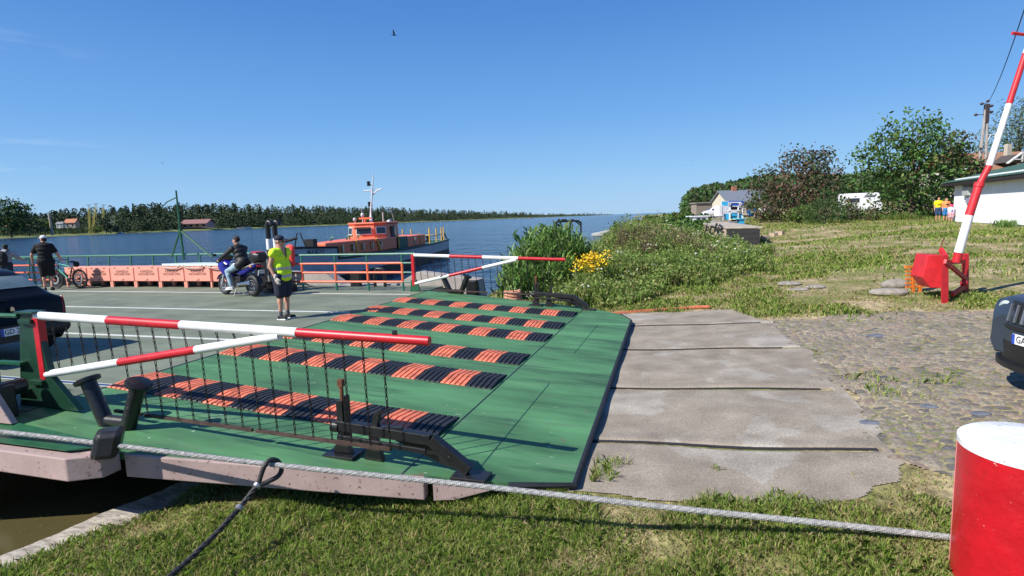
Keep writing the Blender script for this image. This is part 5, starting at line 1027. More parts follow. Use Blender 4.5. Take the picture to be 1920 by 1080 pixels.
# --- dark hatchback on the ferry: tail towards the ramp (local +x forward)
hc = thing('parked_car', 'black hatchback on the ferry deck seen from behind, plate GD 2', 'car', W(-9.98, 6.02, 0), AZ0 + math.pi)
sh = CarShell([(.0, .36, .55, .60, .66, .70, .66), (.05, .28, .62, .70, .74, .78, .70), (.12, .24, .88, .94, .80, .82, .72), (.28, .22, .92, 1.06, .82, .83, .68), (.55, .22, .94, 1.28, .82, .83, .60), (.85, .22, .94, 1.41, .82, .83, .575), (1.5, .2, .93, 1.45, .82, .83, .585), (2.1, .2, .92, 1.42, .82, .83, .575), (2.55, .2, .91, 1.22, .82, .83, .62), (2.95, .2, .89, .98, .82, .82, .70), (3.4, .22, .80, .84, .80, .79, .62), (3.72, .3, .66, .68, .72, .70, .55), (3.82, .38, .56, .58, .6, .58, .45)])
sh.body('body', CP_, hc)
m = MB(); sb = [(.13, -.56, .955), (.13, .56, .955), (.60, .50, 1.325), (.60, -.50, 1.325)]
m.add([(x - .055 + .0, y, z + .02) for x, y, z in sb], [(0, 1, 2, 3)]); m2 = sh.patch('rear_window', .275, .345, .39, .61, mat('painted_view_window', (.20, .26, .255), .1, spec=.8), hc, .008, 12, 12)  # pale colour paints in the bright see-through view and reflections
for v0, v1 in ((.235, .325), (.675, .765)): sh.patch('side_window', .36, .50, v0, v1, M['glass'], hc, .005); sh.patch('side_window', .51, .66, v0, v1, M['glass'], hc, .005)
sh.patch('windscreen', .665, .735, .36, .64, M['glass'], hc, .005)
for v0, v1 in ((.21, .31), (.69, .79)): sh.patch('tail_light', .09, .19, v0, v1, mat('tail_lamp_red', (.36, .02, .03), .2), hc, .008)
m = MB(); m.grid(lambda u, v: (.02 - .07 * math.sin(math.pi * v) ** .5, (u - .5) * 1.56 * (1 - .1 * (2 * v - 1) ** 2), .33 + .24 * v), 12, 8); m.grid(lambda u, v: (-.05 + .07 * math.cos(math.pi * (u - .5)) * 0 + .0 + .28 * abs(2 * u - 1) ** 4, (u - .5) * 1.66, .33 + .26 * v), 20, 4); m.build('rear_bumper', BT_, hc, smooth=True)
m = MB(); m.box((-.075, 0, .50), (.012, .52, .114)); pl_ = m.build('number_plate', M['plate'], hc); MB().box((-.078, .24, .50), (.012, .04, .112)).build('plate_band', M['euro'], pl_)
text('plate_letters', 'GD 2', .115, frame((-.084, .215, .50), (0, -1, 0), (0, 0, 1)), M['ink'], pl_, .001, 'LEFT', .82)
m = MB(); m.tube([(.1, .02, .96), (.16, .25, .98), (.2, .36, 1.0)], .012, 6); m.build('wiper', BT_, hc)
m = MB(); m.prism([(.035, .03, .80), (.035, -.03, .80), (.035, -.025, .84), (.035, .0, .87), (.035, .028, .85)], (-.012, 0, 0)); m.build('badge', M['chrome'], hc)
text('model_letters', 'XIII'[:0] or '2OO', .05, frame((.06, -.45, .84), (0, -1, 0), (.12, 0, 1)), M['chrome'], hc, .002) if False else None
for x in (.62, 3.05):
    for y in (-.74, .74): wheel(hc, x, y, .29, .29, .17, ALY, 7, disc=False, spoke_r=.02)
# --- slate blue off-roader at the right edge, nose towards the ferry (local +x forward)
jp = W(3.68, 7.6); jz = g1(W(4.6, 7.6).x, W(4.6, 7.6).y)
jc = thing('parked_car', 'slate blue off-roader driving down the cobbles, plate beginning GA 5', 'car', (jp.x, jp.y, jz + .06), AZ0 + math.pi + math.radians(12))
# local origin at the nose: car extends to -x
js = CarShell([(-4.2, .4, .95, 1.0, .8, .82, .7), (-4.1, .3, 1.1, 1.3, .88, .88, .68), (-3.9, .28, 1.1, 1.66, .9, .9, .66), (-3.0, .26, 1.1, 1.7, .9, .9, .68), (-2.2, .26, 1.1, 1.67, .9, .9, .66), (-1.75, .26, 1.09, 1.42, .9, .9, .7), (-1.35, .26, 1.06, 1.14, .9, .9, .78), (-.8, .26, .99, 1.07, .9, .9, .76), (-.25, .27, .93, 1.02, .88, .88, .74), (-.08, .30, .86, .96, .82, .80, .68), (.0, .34, .70, .80, .74, .72, .6)])
js.body('body', CPB, jc)
js.patch('windscreen', .47, .58, .35, .65, M['glass'], jc, .006)
for v0, v1 in ((.24, .33), (.67, .76)): js.patch('side_window', .16, .30, v0, v1, M['glass'], jc, .005); js.patch('side_window', .32, .46, v0, v1, M['glass'], jc, .005)
def nose(y): return .05 - .34 * abs(y / .9) ** 2.6
def nband(name, z0, z1, y0, y1, m_, off=0.0, tilt=0.0, parent=None):
    m = MB(); m.grid(lambda u, v: (nose(y0 + (y1 - y0) * u) + off - tilt * v, y0 + (y1 - y0) * u, z0 + (z1 - z0) * v), 20, 3); m.grid(lambda u, v: (nose(y0 + (y1 - y0) * u) + off - tilt * 1 * u * 0 - .12 * v - tilt, y0 + (y1 - y0) * u, z1), 20, 1); return m.build(name, m_, parent or jc, smooth=True)
nband('grille_panel', .70, .96, -.80, .80, BT_, .004, .05); nband('bumper', .50, .70, -.90, .90, CPB, .03, .02); nband('lower_bumper', .24, .50, -.88, .88, BT_, .02, -.02); nband('chin_lip', .20, .26, -.84, .84, BT_, .08)
GRL = mat('grille_surround_grey', (.22, .23, .25), .35, .5)
for k in range(7):
    y = (k - 3) * .135; m = MB()
    for a in (-.05, .05): m.bar((nose(y) + .012, y + a, .73), (nose(y) - .03, y + a, .93), .022, .018, (0, 1, 0))
    m.build('grille_bar', GRL, jc)
for y in (-.62, .62):
    m = MB(); m.lathe((nose(y) - .0, y, .83), (1, -.35 * (1 if y > 0 else -1) * 0, 0), [(-.06, .115), (.015, .115), (.028, .09), (.02, .0)], 24); m.build('headlight', mat('lamp_glass', (.55, .6, .55), .08, var=.3, scale=12), jc, smooth=True)
    m = MB(); m.ell((nose(y * 1.15) + .03, y * 1.15, .44), (.02, .05, .06)); m.build('fog_light', mat('fog_lamp_glass', (.5, .5, .48), .15), jc, smooth=True)
m = MB(); m.box((.095, 0, .56), (.012, .52, .114)); pl_ = m.build('number_plate', M['plate'], jc); MB().box((.098, -.24, .56), (.012, .04, .112)).build('plate_band', M['euro'], pl_)
text('plate_letters', 'GA 5', .115, frame((.104, -.2, .56), (0, 1, 0), (0, 0, 1)), M['ink'], pl_, .001, 'LEFT', .85)
nband('slot', .655, .69, -.62, .62, M['ink'], .034)
for x in (-.85, -3.35):
    for y in (-.8, .8): wheel(jc, x, y, .34, .34, .2, ALY, 7, disc=False, spoke_r=.02)
for s_ in (-1, 1): MB().ell((-1.55, 1.0 * s_, 1.12), (.07, .1, .08)).build('wing_mirror', CPB, jc, smooth=True)
# ================================================================== VEGETATION
def leafmat(name, c, isl=.35, trans=.25, rough=.55): return mat(name, c, rough, var=.12, scale=.8, island=isl, trans=trans, spec=.3)
M['leaf_dark'] = leafmat('dark_green_leaves', (.062, .125, .03)); M['leaf_mid'] = leafmat('green_leaves', (.09, .175, .036)); M['leaf_brown'] = leafmat('rusty_brown_leaves', (.15, .09, .055)); M['leaf_olive'] = leafmat('olive_leaves', (.075, .085, .042)); M['leaf_silver'] = leafmat('silver_green_leaves', (.12, .155, .095)); M['leaf_light'] = leafmat('yellow_green_leaves', (.15, .17, .035)); M['leaf_far'] = leafmat('distant_conifer_green', (.055, .082, .038), .22, 0.0, .9); M['leaf_far2'] = leafmat('distant_broadleaf_green', (.08, .105, .048), .22, 0.0, .9)
M['bark'] = mat('bark', (.12, .09, .065), .9, var=.3, scale=8, bump=.6, bscale=14)
def crown_points(ells, n, rg, shell=.62):
    vol = np.array([e[3] * e[4] * e[5] for e in ells]); vol = vol ** .75; c = rg.choice(len(ells), n, p=vol / vol.sum()); d = unit(rg.normal(size=(n, 3))); r = (shell + (1 - shell) * rg.uniform(0, 1, n)) * (1 + .1 * rg.normal(size=n)); r = np.where(rg.uniform(0, 1, n) < .25, rg.uniform(0, 1, n) ** .4, r)
    E_ = np.array(ells); return E_[c, :3] + d * r[:, None] * E_[c, 3:6]
def tree(name, label, cat, loc, ells, n, size, mats, trunk=(.16, 1.0), group=None, seed=1, clump=14, spread=.22, aspect=.6, fracs=None, droop=0.0):
    rg = np.random.default_rng(seed); root = thing(name, label, cat, loc, 0, group); E_ = np.array(ells, float)
    cc = crown_points(ells, max(1, n // clump), rg); sp = spread * E_[:, 3:6].mean() * .9
    P = np.repeat(cc, clump, 0) + rg.normal(size=(len(cc) * clump, 3)) * sp * np.array([1, 1, .7]); P[:, 2] -= droop * np.abs(rg.normal(size=len(P)))
    P = P[P[:, 2] > .08]
    fr = fracs or [1 / len(mats)] * len(mats); ci = np.random.default_rng(seed + 5).choice(len(mats), len(cc) + 1, p=fr); mi = np.repeat(ci, clump)[:len(P)]
    fast_mesh('crown', leaf_verts(P, size, aspect, .35, rg), 4, mats, root, mi)
    m = MB(); r0, zt = trunk; cen = E_[np.argmax(E_[:, 5])]; top = Vector((cen[0] * .8, cen[1] * .8, cen[2] + cen[5] * .45)); fork = Vector((cen[0] * .25, cen[1] * .25, zt))
    m.tube([(0, 0, -.2), (cen[0] * .08, cen[1] * .08, zt * .5), fork, fork.lerp(top, .5), top], [r0 * 1.25, r0, r0 * .85, r0 * .5, r0 * .12], 9)
    for k in range(min(26, len(cc))):
        e = Vector(cc[k]); st = fork.lerp(top, rg.uniform(0, .75)); mid = st.lerp(e, .55) + Vector((0, 0, .12 * (e - st).length)); m.tube([st, mid, e], [r0 * .38, r0 * .22, r0 * .06], 5)
    m.build('trunk', M['bark'], root, smooth=True)
    return root
def px_tree(name, label, cat, pxc, ybase, Y, pxell, n, size, mats, z=None, **kw):
    """pxell: ellipses in photo pixels (cx, cy, rx, ry) turned into ellipsoids around the trunk at distance Y"""
    b = aty(pxc, ybase, Y); b.z = g1(b.x, b.y) if z is None else z; ells = []
    for cx_, cy_, rx_, ry_ in pxell:
        c = aty(cx_, cy_, Y); k = Y / F * 1.05; ells.append((c.x - b.x, rng.uniform(-.25, .25) * rx_ * k, c.z - b.z, rx_ * k, rx_ * k * .95, ry_ * k))
    return tree(name, label, cat, b, ells, n, size, mats, **kw)
# --- right hand trees
px_tree('broadleaf_tree', 'tall broad green tree with open crown between the motorhome and the white building', 'tree', 1712, 415, 47, [(1710, 262, 50, 52), (1672, 290, 55, 42), (1755, 300, 48, 50), (1700, 330, 62, 45), (1640, 300, 32, 28), (1735, 245, 30, 30), (1765, 360, 50, 40), (1700, 380, 60, 34), (1655, 335, 30, 26)], 5600, .34, [M['leaf_mid'], M['leaf_dark'], M['leaf_light']], fracs=[.45, .5, .05], trunk=(.2, 1.6), seed=21, clump=13, spread=.26, aspect=.5)
px_tree('rusty_leaved_tree', 'tree with rusty brown upper leaves beside the tall green tree', 'tree', 1795, 405, 50, [(1790, 275, 24, 36), (1800, 320, 30, 36), (1790, 360, 34, 34), (1785, 300, 20, 26)], 2600, .3, [M['leaf_brown'], M['leaf_olive'], M['leaf_dark']], fracs=[.4, .4, .2], trunk=(.14, 1.6), seed=22)
px_tree('brown_leaved_tree', 'wide brown-leaved tree standing right of the grey roofed house', 'tree', 1490, 412, 52, [(1490, 350, 72, 48), (1450, 372, 42, 36), (1530, 345, 42, 48), (1500, 312, 48, 30), (1545, 308, 24, 26), (1480, 385, 70, 28), (1540, 385, 36, 24), (1435, 342, 26, 16), (1520, 292, 30, 12)], 6200, .27, [M['leaf_brown'], M['leaf_olive'], M['leaf_dark']], fracs=[.46, .42, .12], trunk=(.24, 1.3), seed=23)
px_tree('conifer_bush', 'dark green bushy conifer in front of the brown tree', 'bush', 1546, 424, 43, [(1546, 398, 32, 24), (1548, 372, 17, 18), (1525, 408, 18, 14), (1570, 404, 20, 20)], 2600, .17, [M['leaf_dark']], trunk=(.08, .4), seed=24, aspect=.3)
px_tree('yellow_green_bush', 'low yellow-green bush left of the dark conifer', 'bush', 1498, 420, 45, [(1498, 402, 24, 14), (1512, 397, 14, 14), (1482, 408, 14, 9)], 1300, .17, [M['leaf_light'], M['leaf_mid']], trunk=(.05, .3), seed=25)
px_tree('broad_bush', 'olive bush in front of the white motorhome', 'bush', 1592, 420, 46, [(1590, 398, 24, 20), (1618, 404, 24, 16), (1580, 385, 14, 12)], 1800, .18, [M['leaf_olive'], M['leaf_mid'], M['leaf_brown']], fracs=[.5, .35, .15], trunk=(.06, .4), seed=26)
px_tree('undergrowth_bush', 'dark undergrowth below the tall green tree', 'bush', 1700, 414, 50, [(1690, 392, 46, 22), (1745, 388, 44, 26), (1780, 385, 26, 28)], 2600, .2, [M['leaf_dark'], M['leaf_silver'], M['leaf_olive']], fracs=[.5, .2, .3], trunk=(.06, .4), seed=27)
px_tree('birch_tree', 'grey-green weeping birch behind the utility pole at the right edge', 'tree', 1890, 320, 74, [(1898, 225, 34, 40), (1870, 262, 36, 42), (1915, 270, 40, 50), (1850, 285, 24, 30), (1900, 300, 60, 30), (1930, 215, 24, 34)], 5200, .34, [M['leaf_silver'], M['leaf_dark']], fracs=[.6, .4], trunk=(.2, 2.5), seed=28, droop=.5, aspect=.4)
px_tree('garden_tree', 'small green tree in front of the grey roofed house', 'tree', 1428, 410, 62, [(1425, 380, 16, 18), (1440, 374, 14, 14)], 1000, .26, [M['leaf_mid'], M['leaf_dark']], trunk=(.08, .8), seed=29)
px_tree('small_shrub', 'small bright shrub at the water edge behind the reeds', 'shrub', 1152, 440, 30, [(1152, 428, 9, 10)], 420, .13, [M['leaf_mid']], trunk=(.02, .2), seed=30)
# --- wood on the right, behind the shore houses (reads as one mass)
def wood(name, label, pxs, ytops, Yf, n, size, per, mats, fr, depth=60, base_y=400, seed=3, low=.55, hill=False):
    rg = np.random.default_rng(seed); P = []; S = []; MI = []
    for i in range(n):
        x = rg.uniform(pxs[0], pxs[-1]); yt = np.interp(x, pxs, ytops); d = rg.uniform(0, 1); Y = Yf(x) + d * depth; tp = aty(x, yt + rg.normal() * (.9 if hill else 1.4) * (1 if d > .3 else 2), Y); bz_ = min(g1(tp.x, tp.y), 3) if name == 'wood' else -.3
        hgt = (tp.z - bz_) * ((.30 + .70 * d * rg.uniform(.93, 1.03)) if hill else (low + (1 - low) * min(1, d * 1.3 + .15) * rg.uniform(.86, 1.03))); hgt = max(hgt, 1.5); zt_ = bz_ + hgt
        if hill: hgt = min(hgt, rg.uniform(9, 15))
        elif hgt > 9: hgt = min(hgt, rg.uniform(8.5, 15)) if d > .12 else hgt
        bz_ = zt_ - hgt; wd = hgt * rg.uniform(.24, .4); con = rg.uniform() < (.3 if hill else .55)
        k = per; zz = rg.uniform(.05, 1, k); pr = ((1 - zz) * .9 + .1) if con else np.sqrt(np.clip(1 - (2 * zz - 1) ** 2, .03, 1)); a = rg.uniform(0, 2 * np.pi, k); r = wd * pr * rg.uniform(.55, 1.1, k)
        P.append(np.stack([tp.x + r * np.cos(a), Y + r * np.sin(a), bz_ + zz * hgt], 1)); S.append(np.full(k, size * hgt / 12)); MI.append(np.full(k, rg.choice(len(mats), p=fr)))
    P = np.concatenate(P); S = np.concatenate(S); MI = np.concatenate(MI)
    o = fast_mesh(name, leaf_verts(P, S, .75, .5, rg), 4, mats, None, MI); return tag(o, label, 'forest', kind='stuff')
wood('wood', 'dark wood rising behind the shore houses on the right', [1279, 1284, 1296, 1330, 1362, 1400, 1440, 1500, 1570, 1640, 1760], [396, 370, 354, 346, 342, 335, 327, 326, 328, 322, 318], lambda x: 165 - (x - 1280) * .08, 620, 1.5, 80, [M['leaf_dark'], M['leaf_far2'], M['leaf_mid']], [.45, .45, .1], 60, seed=31, low=.75)
# --- the far shore
SKX_ = [-700, 0, 100, 250, 400, 640, 800, 950, 1040, 1150]; SKY_ = [395, 398, 394, 383, 380, 385, 391, 396.5, 400.5, 401.5]
SHX = [-700, -300, 0, 200, 400, 640, 800, 1000, 1090, 1150]; SHD = [250, 330, 412, 500, 640, 870, 1120, 1650, 2500, 3800]
Dsh = lambda x: float(np.interp(x, SHX, SHD))
m = MB(); vs = []; xs_ = np.linspace(-700, 1150, 90)
for x in xs_:
    D = Dsh(x); p = ray(x, 540); ux, uy = p.x / p.y, 1.0
    b0 = 16 + .02 * D + 70 * (x < 210); zs = max(aty(x, np.interp(x, SKX_, SKY_), D + 150).z * .62, 2.0)
    for dY, z in ((-6, -1.6), (0, -.75 + .25 * math.sin(x * .11)), (8, .3), (b0, .9), (b0 + 2, 1.2), (b0 + 130, zs), (b0 + 260, zs * .8)): vs.append((ux * (D + dY), D + dY, z))
m.add(vs, [(i * 7 + j, i * 7 + j + 1, (i + 1) * 7 + j + 1, (i + 1) * 7 + j) for i in range(89) for j in range(3)]); m.add(vs, [(i * 7 + j, i * 7 + j + 1, (i + 1) * 7 + j + 1, (i + 1) * 7 + j) for i in range(89) for j in range(3, 6)], 1); o = m.build('far_shore', [mat('shore_reeds', (.16, .19, .045), .95, var=.35, scale=.06), mat('forest_floor', (.04, .055, .026), .95, var=.4, scale=.1)], None, smooth=True); tag(o, kind='structure')
SKX = [-300, 0, 50, 100, 180, 250, 300, 400, 480, 560, 640, 740, 800, 880, 950, 1000, 1040, 1100, 1150]; SKY = [395, 398, 396, 394, 387, 383, 380, 380, 382, 384, 385, 388, 391, 394.5, 396.5, 398.5, 400.5, 399.5, 401.5]
wood('far_forest', 'dark pine forest along the far river bank', SKX, SKY, lambda x: Dsh(x) + 10 + .02 * Dsh(x) + 75 * (x < 215) + 38 * (330 < x < 398), 2600, 1.75, 85, [M['leaf_far'], M['leaf_far2']], [.65, .35], 130, seed=32, hill=True)
wood('shore_bushes', 'low trees and bushes between the houses on the far bank at left', [-60, 40, 90, 120, 150, 215, 240, 300], [424, 420, 424, 421, 424, 420, 424, 424], lambda x: Dsh(x) + 14, 150, 1.3, 60, [M['leaf_far2'], M['leaf_mid'], M['leaf_far']], [.55, .2, .25], 34, seed=38, low=.45)
px_tree('pine_tree', 'tall dark pine with spreading crown on the far bank at the left edge', 'tree', 22, 440, 360, [(12, 385, 26, 12), (35, 392, 18, 10), (5, 405, 34, 12), (-30, 392, 30, 16), (28, 412, 22, 14), (5, 425, 40, 12)], 3600, 1.5, [M['leaf_far'], M['leaf_dark']], z=.2, trunk=(.5, 6), seed=33)
px_tree('bank_tree', 'bushy dark tree on the far bank behind the man in black', 'tree', 55, 440, 420, [(52, 418, 20, 16), (30, 425, 16, 12), (72, 428, 14, 10)], 1600, 1.4, [M['leaf_far2'], M['leaf_far']], z=.2, trunk=(.35, 4), seed=34)
px_tree('bank_tree', 'lighter green tree beside the leaning pole on the far bank', 'tree', 84, 436, 430, [(82, 420, 12, 9), (90, 428, 12, 6)], 800, 1.2, [M['leaf_mid']], z=.2, trunk=(.3, 3), seed=35)
px_tree('bank_tree', 'rounded dark tree right of the yellow cranes on the far bank', 'tree', 200, 436, 500, [(197, 418, 14, 14), (210, 428, 12, 8)], 1100, 1.5, [M['leaf_far']], z=.2, trunk=(.35, 4), seed=36)
px_tree('bank_tree', 'pale green bush below the yellow cranes on the far bank', 'tree', 183, 437, 490, [(182, 429, 12, 6)], 500, 1.2, [M['leaf_mid'], M['leaf_light']], z=.1, trunk=(.2, 1), seed=37)
def P3(x, y, Y): return aty(x, y, Y)
def lattice(label, x0, y0, x1, y1, Y, wd=1.3):
    a = P3(x0, y0, Y); a.z = .6; b = P3(x1, y1, Y); t = thing('gantry_crane', label, 'crane', a); d = b - a; m = MB(); hw = wd / 2; n = 14
    for sx in (-hw, hw):
        for sy in (-hw, hw): m.tube([(sx, sy, 0), (d.x + sx, sy, d.z)], .2, 4)
    for i in range(n):
        p = d * (i / n); q = d * ((i + 1) / n); s_ = 1 if i % 2 else -1; m.tube([p + Vector((hw * s_, -hw, 0)), q + Vector((-hw * s_, -hw, 0))], .09, 4); m.tube([p + Vector((-hw, -hw, 0)), p + Vector((hw, -hw, 0))], .09, 4)
    m.build('lattice_mast', mat('crane_yellow', (.62, .52, .14), .6), t); m = MB(); m.tube([d, d + Vector((.0, 0, 2.2))], .2, 5); m.bar(d + Vector((-2.0, 0, 2.3)), d + Vector((2.0, 0, 2.3)), .5, .4); m.tube([d + Vector((-1.6, 0, 2.2)), d + Vector((0, 0, .6)), d + Vector((1.6, 0, 2.2))], .12, 4); m.build('crane_head', mat('crane_grey', (.2, .2, .2), .6), t); return t
lattice('left lattice crane mast among trees on the far bank', 168, 432, 167, 389, 500); lattice('middle leaning lattice crane mast, tallest of three on the far bank', 174, 432, 180, 387, 505, 1.9); lattice('right yellow lattice crane mast on the far bank', 192, 432, 194, 389, 512, 1.4)
def far_house(label, x0, x1, yb, ye, yr, Y, wall, roof, wins=2):
    a = P3(x0, yb, Y); b = P3(x1, yb, Y); wd = b.x - a.x; he = P3(x0, ye, Y).z - a.z; hr = P3(x0, yr, Y).z - a.z; t = thing('house', label, 'house', ((a.x + b.x) / 2, Y, a.z)); h = wd / 2; dp = wd * .6
    m = MB(); m.box((0, dp / 2, he / 2), (wd, dp, he)); m.prism([(-h, .0, he), (-h, dp, he), (-h, dp / 2, hr - .1)], (.1, 0, 0)); m.prism([(h - .1, .0, he), (h - .1, dp, he), (h - .1, dp / 2, hr - .1)], (.1, 0, 0)); w_ = m.build('wall', wall, t)
    m = MB(); o_ = wd * .05; m.prism([(-h - o_, -o_ * 1.6, he - .25), (-h - o_, dp / 2, hr), (-h - o_, dp / 2, hr + .25), (-h - o_, -o_ * 1.6, he)], (wd + 2 * o_, 0, 0)); m.prism([(-h - o_, dp + o_ * 1.6, he - .25), (-h - o_, dp / 2, hr), (-h - o_, dp / 2, hr + .25), (-h - o_, dp + o_ * 1.6, he)], (wd + 2 * o_, 0, 0)); rf = m.build('roof', roof, t)
    for i in range(wins): m = MB(); m.box((-h + wd * (i + .5) / wins, -.05, he * .5), (wd * .12, .1, he * .42)); m.build('window', M['glass'], t)
    m = MB(); m.box((wd * .2, dp * .5, hr + .5), (wd * .06, wd * .06, 1.4)); m.build('chimney', mat('brick_chimney', (.3, .12, .08), .9), rf); return t
far_house('pink house with brown tiled roof on the far bank right of the tripod mast', 341, 388, 427.5, 420, 412.5, 648, mat('pink_render', (.52, .30, .27), .9), mat('brown_tiles', (.26, .13, .12), .8), 4)
far_house('house with orange-brown roof among trees left of the cranes', 122, 142, 428, 418, 411, 500, mat('grey_render', (.3, .27, .25), .9), mat('orange_tiles', (.42, .17, .09), .8))
far_house('pale house half hidden by trees at the left end of the far bank', 10, 34, 436, 424, 415, 445, mat('stone_render', (.32, .26, .21), .9), mat('red_tiles', (.34, .14, .09), .8))
far_house('low white house beside the orange roofed house on the far bank', 106, 118, 428, 420, 416.5, 490, mat('white_render', (.5, .5, .48), .9), mat('grey_slate', (.2, .2, .2), .8))
a = P3(97, 428, 425); t = thing('timber_mast', 'pale leaning pole standing among trees on the far bank', 'pole', (a.x, a.y, .2)); b = P3(92, 401, 425); m = MB(); m.tube([(0, 0, 0), (b.x - a.x, 0, b.z - .2)], [1.0, .75], 8); m.build('shaft', mat('pale_timber', (.42, .34, .25), .8), t); m = MB(); m.lathe((b.x - a.x, 0, b.z - .25), (0, 0, 1), [(0, .8), (.4, .5)], 8); m.build('end_cap', mat('grey_cap', (.3, .3, .3), .8), t)
def small_boat(label, px, py, Y, L_, hcol, yaw=0.0, cabin=True, z=WATER_Z):
    p = P3(px, py, Y); t = thing('motor_boat', label, 'boat', (p.x, p.y, z - .05), yaw); m = MB(); hm = mat('boat_hull', hcol, .4)
    st = [(-.5, .34, .5), (-.2, .36, .5), (.15, .33, .54), (.38, .18, .6), (.5, .02, .66)]; vs = []
    for x, b_, z_ in st: vs += [(x * L_, -b_ * L_ * .45, z_ * L_ * .24), (x * L_, -b_ * L_ * .3, 0), (x * L_, b_ * L_ * .3, 0), (x * L_, b_ * L_ * .45, z_ * L_ * .24)]
    m.add(vs, [(i * 4 + j, i * 4 + (j + 1) % 4, (i + 1) * 4 + (j + 1) % 4, (i + 1) * 4 + j) for i in range(4) for j in range(4)] + [(0, 1, 2, 3)]); m.build('hull', hm, t, smooth=True)
    if cabin:
        m = MB(); m.prism([(-.15 * L_, -.12 * L_, .12 * L_), (.22 * L_, -.12 * L_, .12 * L_), (.1 * L_, -.1 * L_, .25 * L_), (-.15 * L_, -.1 * L_, .26 * L_)], (0, .23 * L_, 0)); c = m.build('cabin', hm, t, bevel=.03 * L_ * .3); m = MB(); m.prism([(-.1 * L_, -.122 * L_, .17 * L_), (.15 * L_, -.122 * L_, .17 * L_), (.09 * L_, -.118 * L_, .23 * L_), (-.1 * L_, -.118 * L_, .23 * L_)], (0, .006, 0)); m.build('window', M['glass'], c)
    return t
small_boat('white boats edge moored at the far bank below the dark trees', 226, 438, 505, 7, (.6, .6, .6)); small_boat('long white barge lying at the far bank right of the pink house', 458, 430, 690, 17, (.55, .55, .5), 0, False); small_boat('tiny white motor boat far out on the river', 993, 410, 900, 6, (.7, .7, .7))
small_boat('dark motor boat at the far end of the floating jetty', 1193, 411, 150, 5.5, (.05, .06, .09), .4)
m = MB(); a = P3(1120, 432, 78); b = P3(1178, 421, 118); a.z = b.z = WATER_Z + .22
m.bar(a, b, 1.6, .3); m.bar(a + Vector((3, 4, 0)), b + Vector((5, 0, 0)), .8, .25); tag(m.build('floating_jetty', mat('pale_decking', (.5, .48, .44), .8)), 'pale floating jetty on the river beyond the weedy bank', 'jetty')
# --- reeds, tansy and the weedy bank
def arch_blades(x, y, z, h, wd, rg, bend=.55, k=5):
    n = len(x); a = rg.uniform(0, 2 * np.pi, n); bx = np.cos(a); by = np.sin(a); sdx, sdy = -by, bx; rows = []
    bd = bend * rg.uniform(.4, 1.3, n) * h
    for i in range(k):
        f = i / (k - 1); ox = bd * f ** 2.2; zz = h * (f - .32 * f ** 3 * bend * 1.5); w_ = wd * (1 - f) ** .7 * (.5 + .5 * min(1, f * 4 + .4)); c = np.stack([x + bx * ox, y + by * ox, z + zz], 1); s_ = np.stack([sdx * w_, sdy * w_, 0 * w_], 1) * .5; rows.append((c - s_, c + s_))
    L_ = [r[0] for r in rows]; R_ = [r[1] for r in rows][::-1]; return np.stack(L_ + R_, 1).reshape(-1, 3), 2 * k
def reed(label, pts, n, h, name='reed_clump', seed=41, mats=None, wd=.035, leaves=True):
    rg = np.random.default_rng(seed); P = np.array(pts); i = rg.integers(0, len(P), n); d = rg.normal(size=(n, 2)) * P[i, 2:3] * .5; x = P[i, 0] + d[:, 0]; y = P[i, 1] + d[:, 1]; z = G(x, y); z = np.maximum(z, WATER_Z - .1); hh = h * P[i, 3] * rg.uniform(.55, 1.05, n); root = thing(name, label, 'reeds' if 'reed' in name else 'plant', (P[:, 0].mean(), P[:, 1].mean(), 0)); off = np.array([P[:, 0].mean(), P[:, 1].mean(), 0])
    V, k = arch_blades(x, y, z, hh, np.full(n, wd), rg, .4); fast_mesh('stems', V - off, k, mats or [M['reed']], root)
    if leaves:
        n5 = n * 5; q = rg.integers(0, n, n5); f = rg.uniform(.3, .98, n5); V, k = arch_blades(x[q] + rg.normal(size=n5) * .05, y[q] + rg.normal(size=n5) * .05, z[q] + hh[q] * f * .82, rg.uniform(.3, .6, n5), np.full(n5, wd * 1.1), rg, 1.0, 4); fast_mesh('leaves', V - off, k, mats or [M['reed']], root)
    return root
M['reed'] = grass_mat('reed_leaves', (.20, .38, .09), (.34, .54, .17), (.42, .50, .21)); M['weed'] = grass_mat('weed_leaves', (.11, .22, .035), (.25, .35, .08), (.36, .36, .14)); M['weed2'] = grass_mat('weed_leaves_olive', (.13, .215, .04), (.26, .355, .085), (.37, .36, .14)); M['weed3'] = grass_mat('weed_stalks_brown', (.20, .155, .09), (.29, .22, .13), (.16, .16, .06))
reed('tall arching green reed clump at the water edge behind the far gate', [(.45, 19.6, .55, .85), (1.1, 20.0, .6, .97), (1.75, 20.2, .6, 1.0), (.2, 19.2, .45, .68), (2.25, 20.3, .45, .8), (1.5, 20.6, .6, 1.0), (.8, 19.1, .5, .6), (1.6, 19.3, .5, .62)], 1500, 2.45, wd=.03)
ty = aty(1112, 500, 18.4); ty.z = g1(ty.x, ty.y); tn = thing('tansy_clump', 'clump of yellow flowering tansy beside the reeds', 'flowers', ty); rg = np.random.default_rng(43); n = 150; off = np.array(tuple(ty)); x = ty.x + rg.normal(size=n) * .27; y = ty.y + rg.normal(size=n) * .22; hh = rg.uniform(.75, 1.15, n) * np.clip((aty(1112, 474, 18.4).z - ty.z) / 1.1, .6, 1.6); V, k = arch_blades(x, y, G(x, y), hh, np.full(n, .03), rg, .1); fast_mesh('stems', V - off, k, [M['weed']], tn)
fl_ = []
for i in range(n):
    for j in range(6): fl_.append((x[i] + rg.normal() * .06, y[i] + rg.normal() * .06, g1(x[i], y[i]) + hh[i] * .93 + rg.normal() * .05))
fast_mesh('flowers', leaf_verts(np.array(fl_) - off, .06, 1.0, 1.5, rg), 4, [mat('tansy_yellow', (.78, .52, .012), .7, island=.2)], tn)
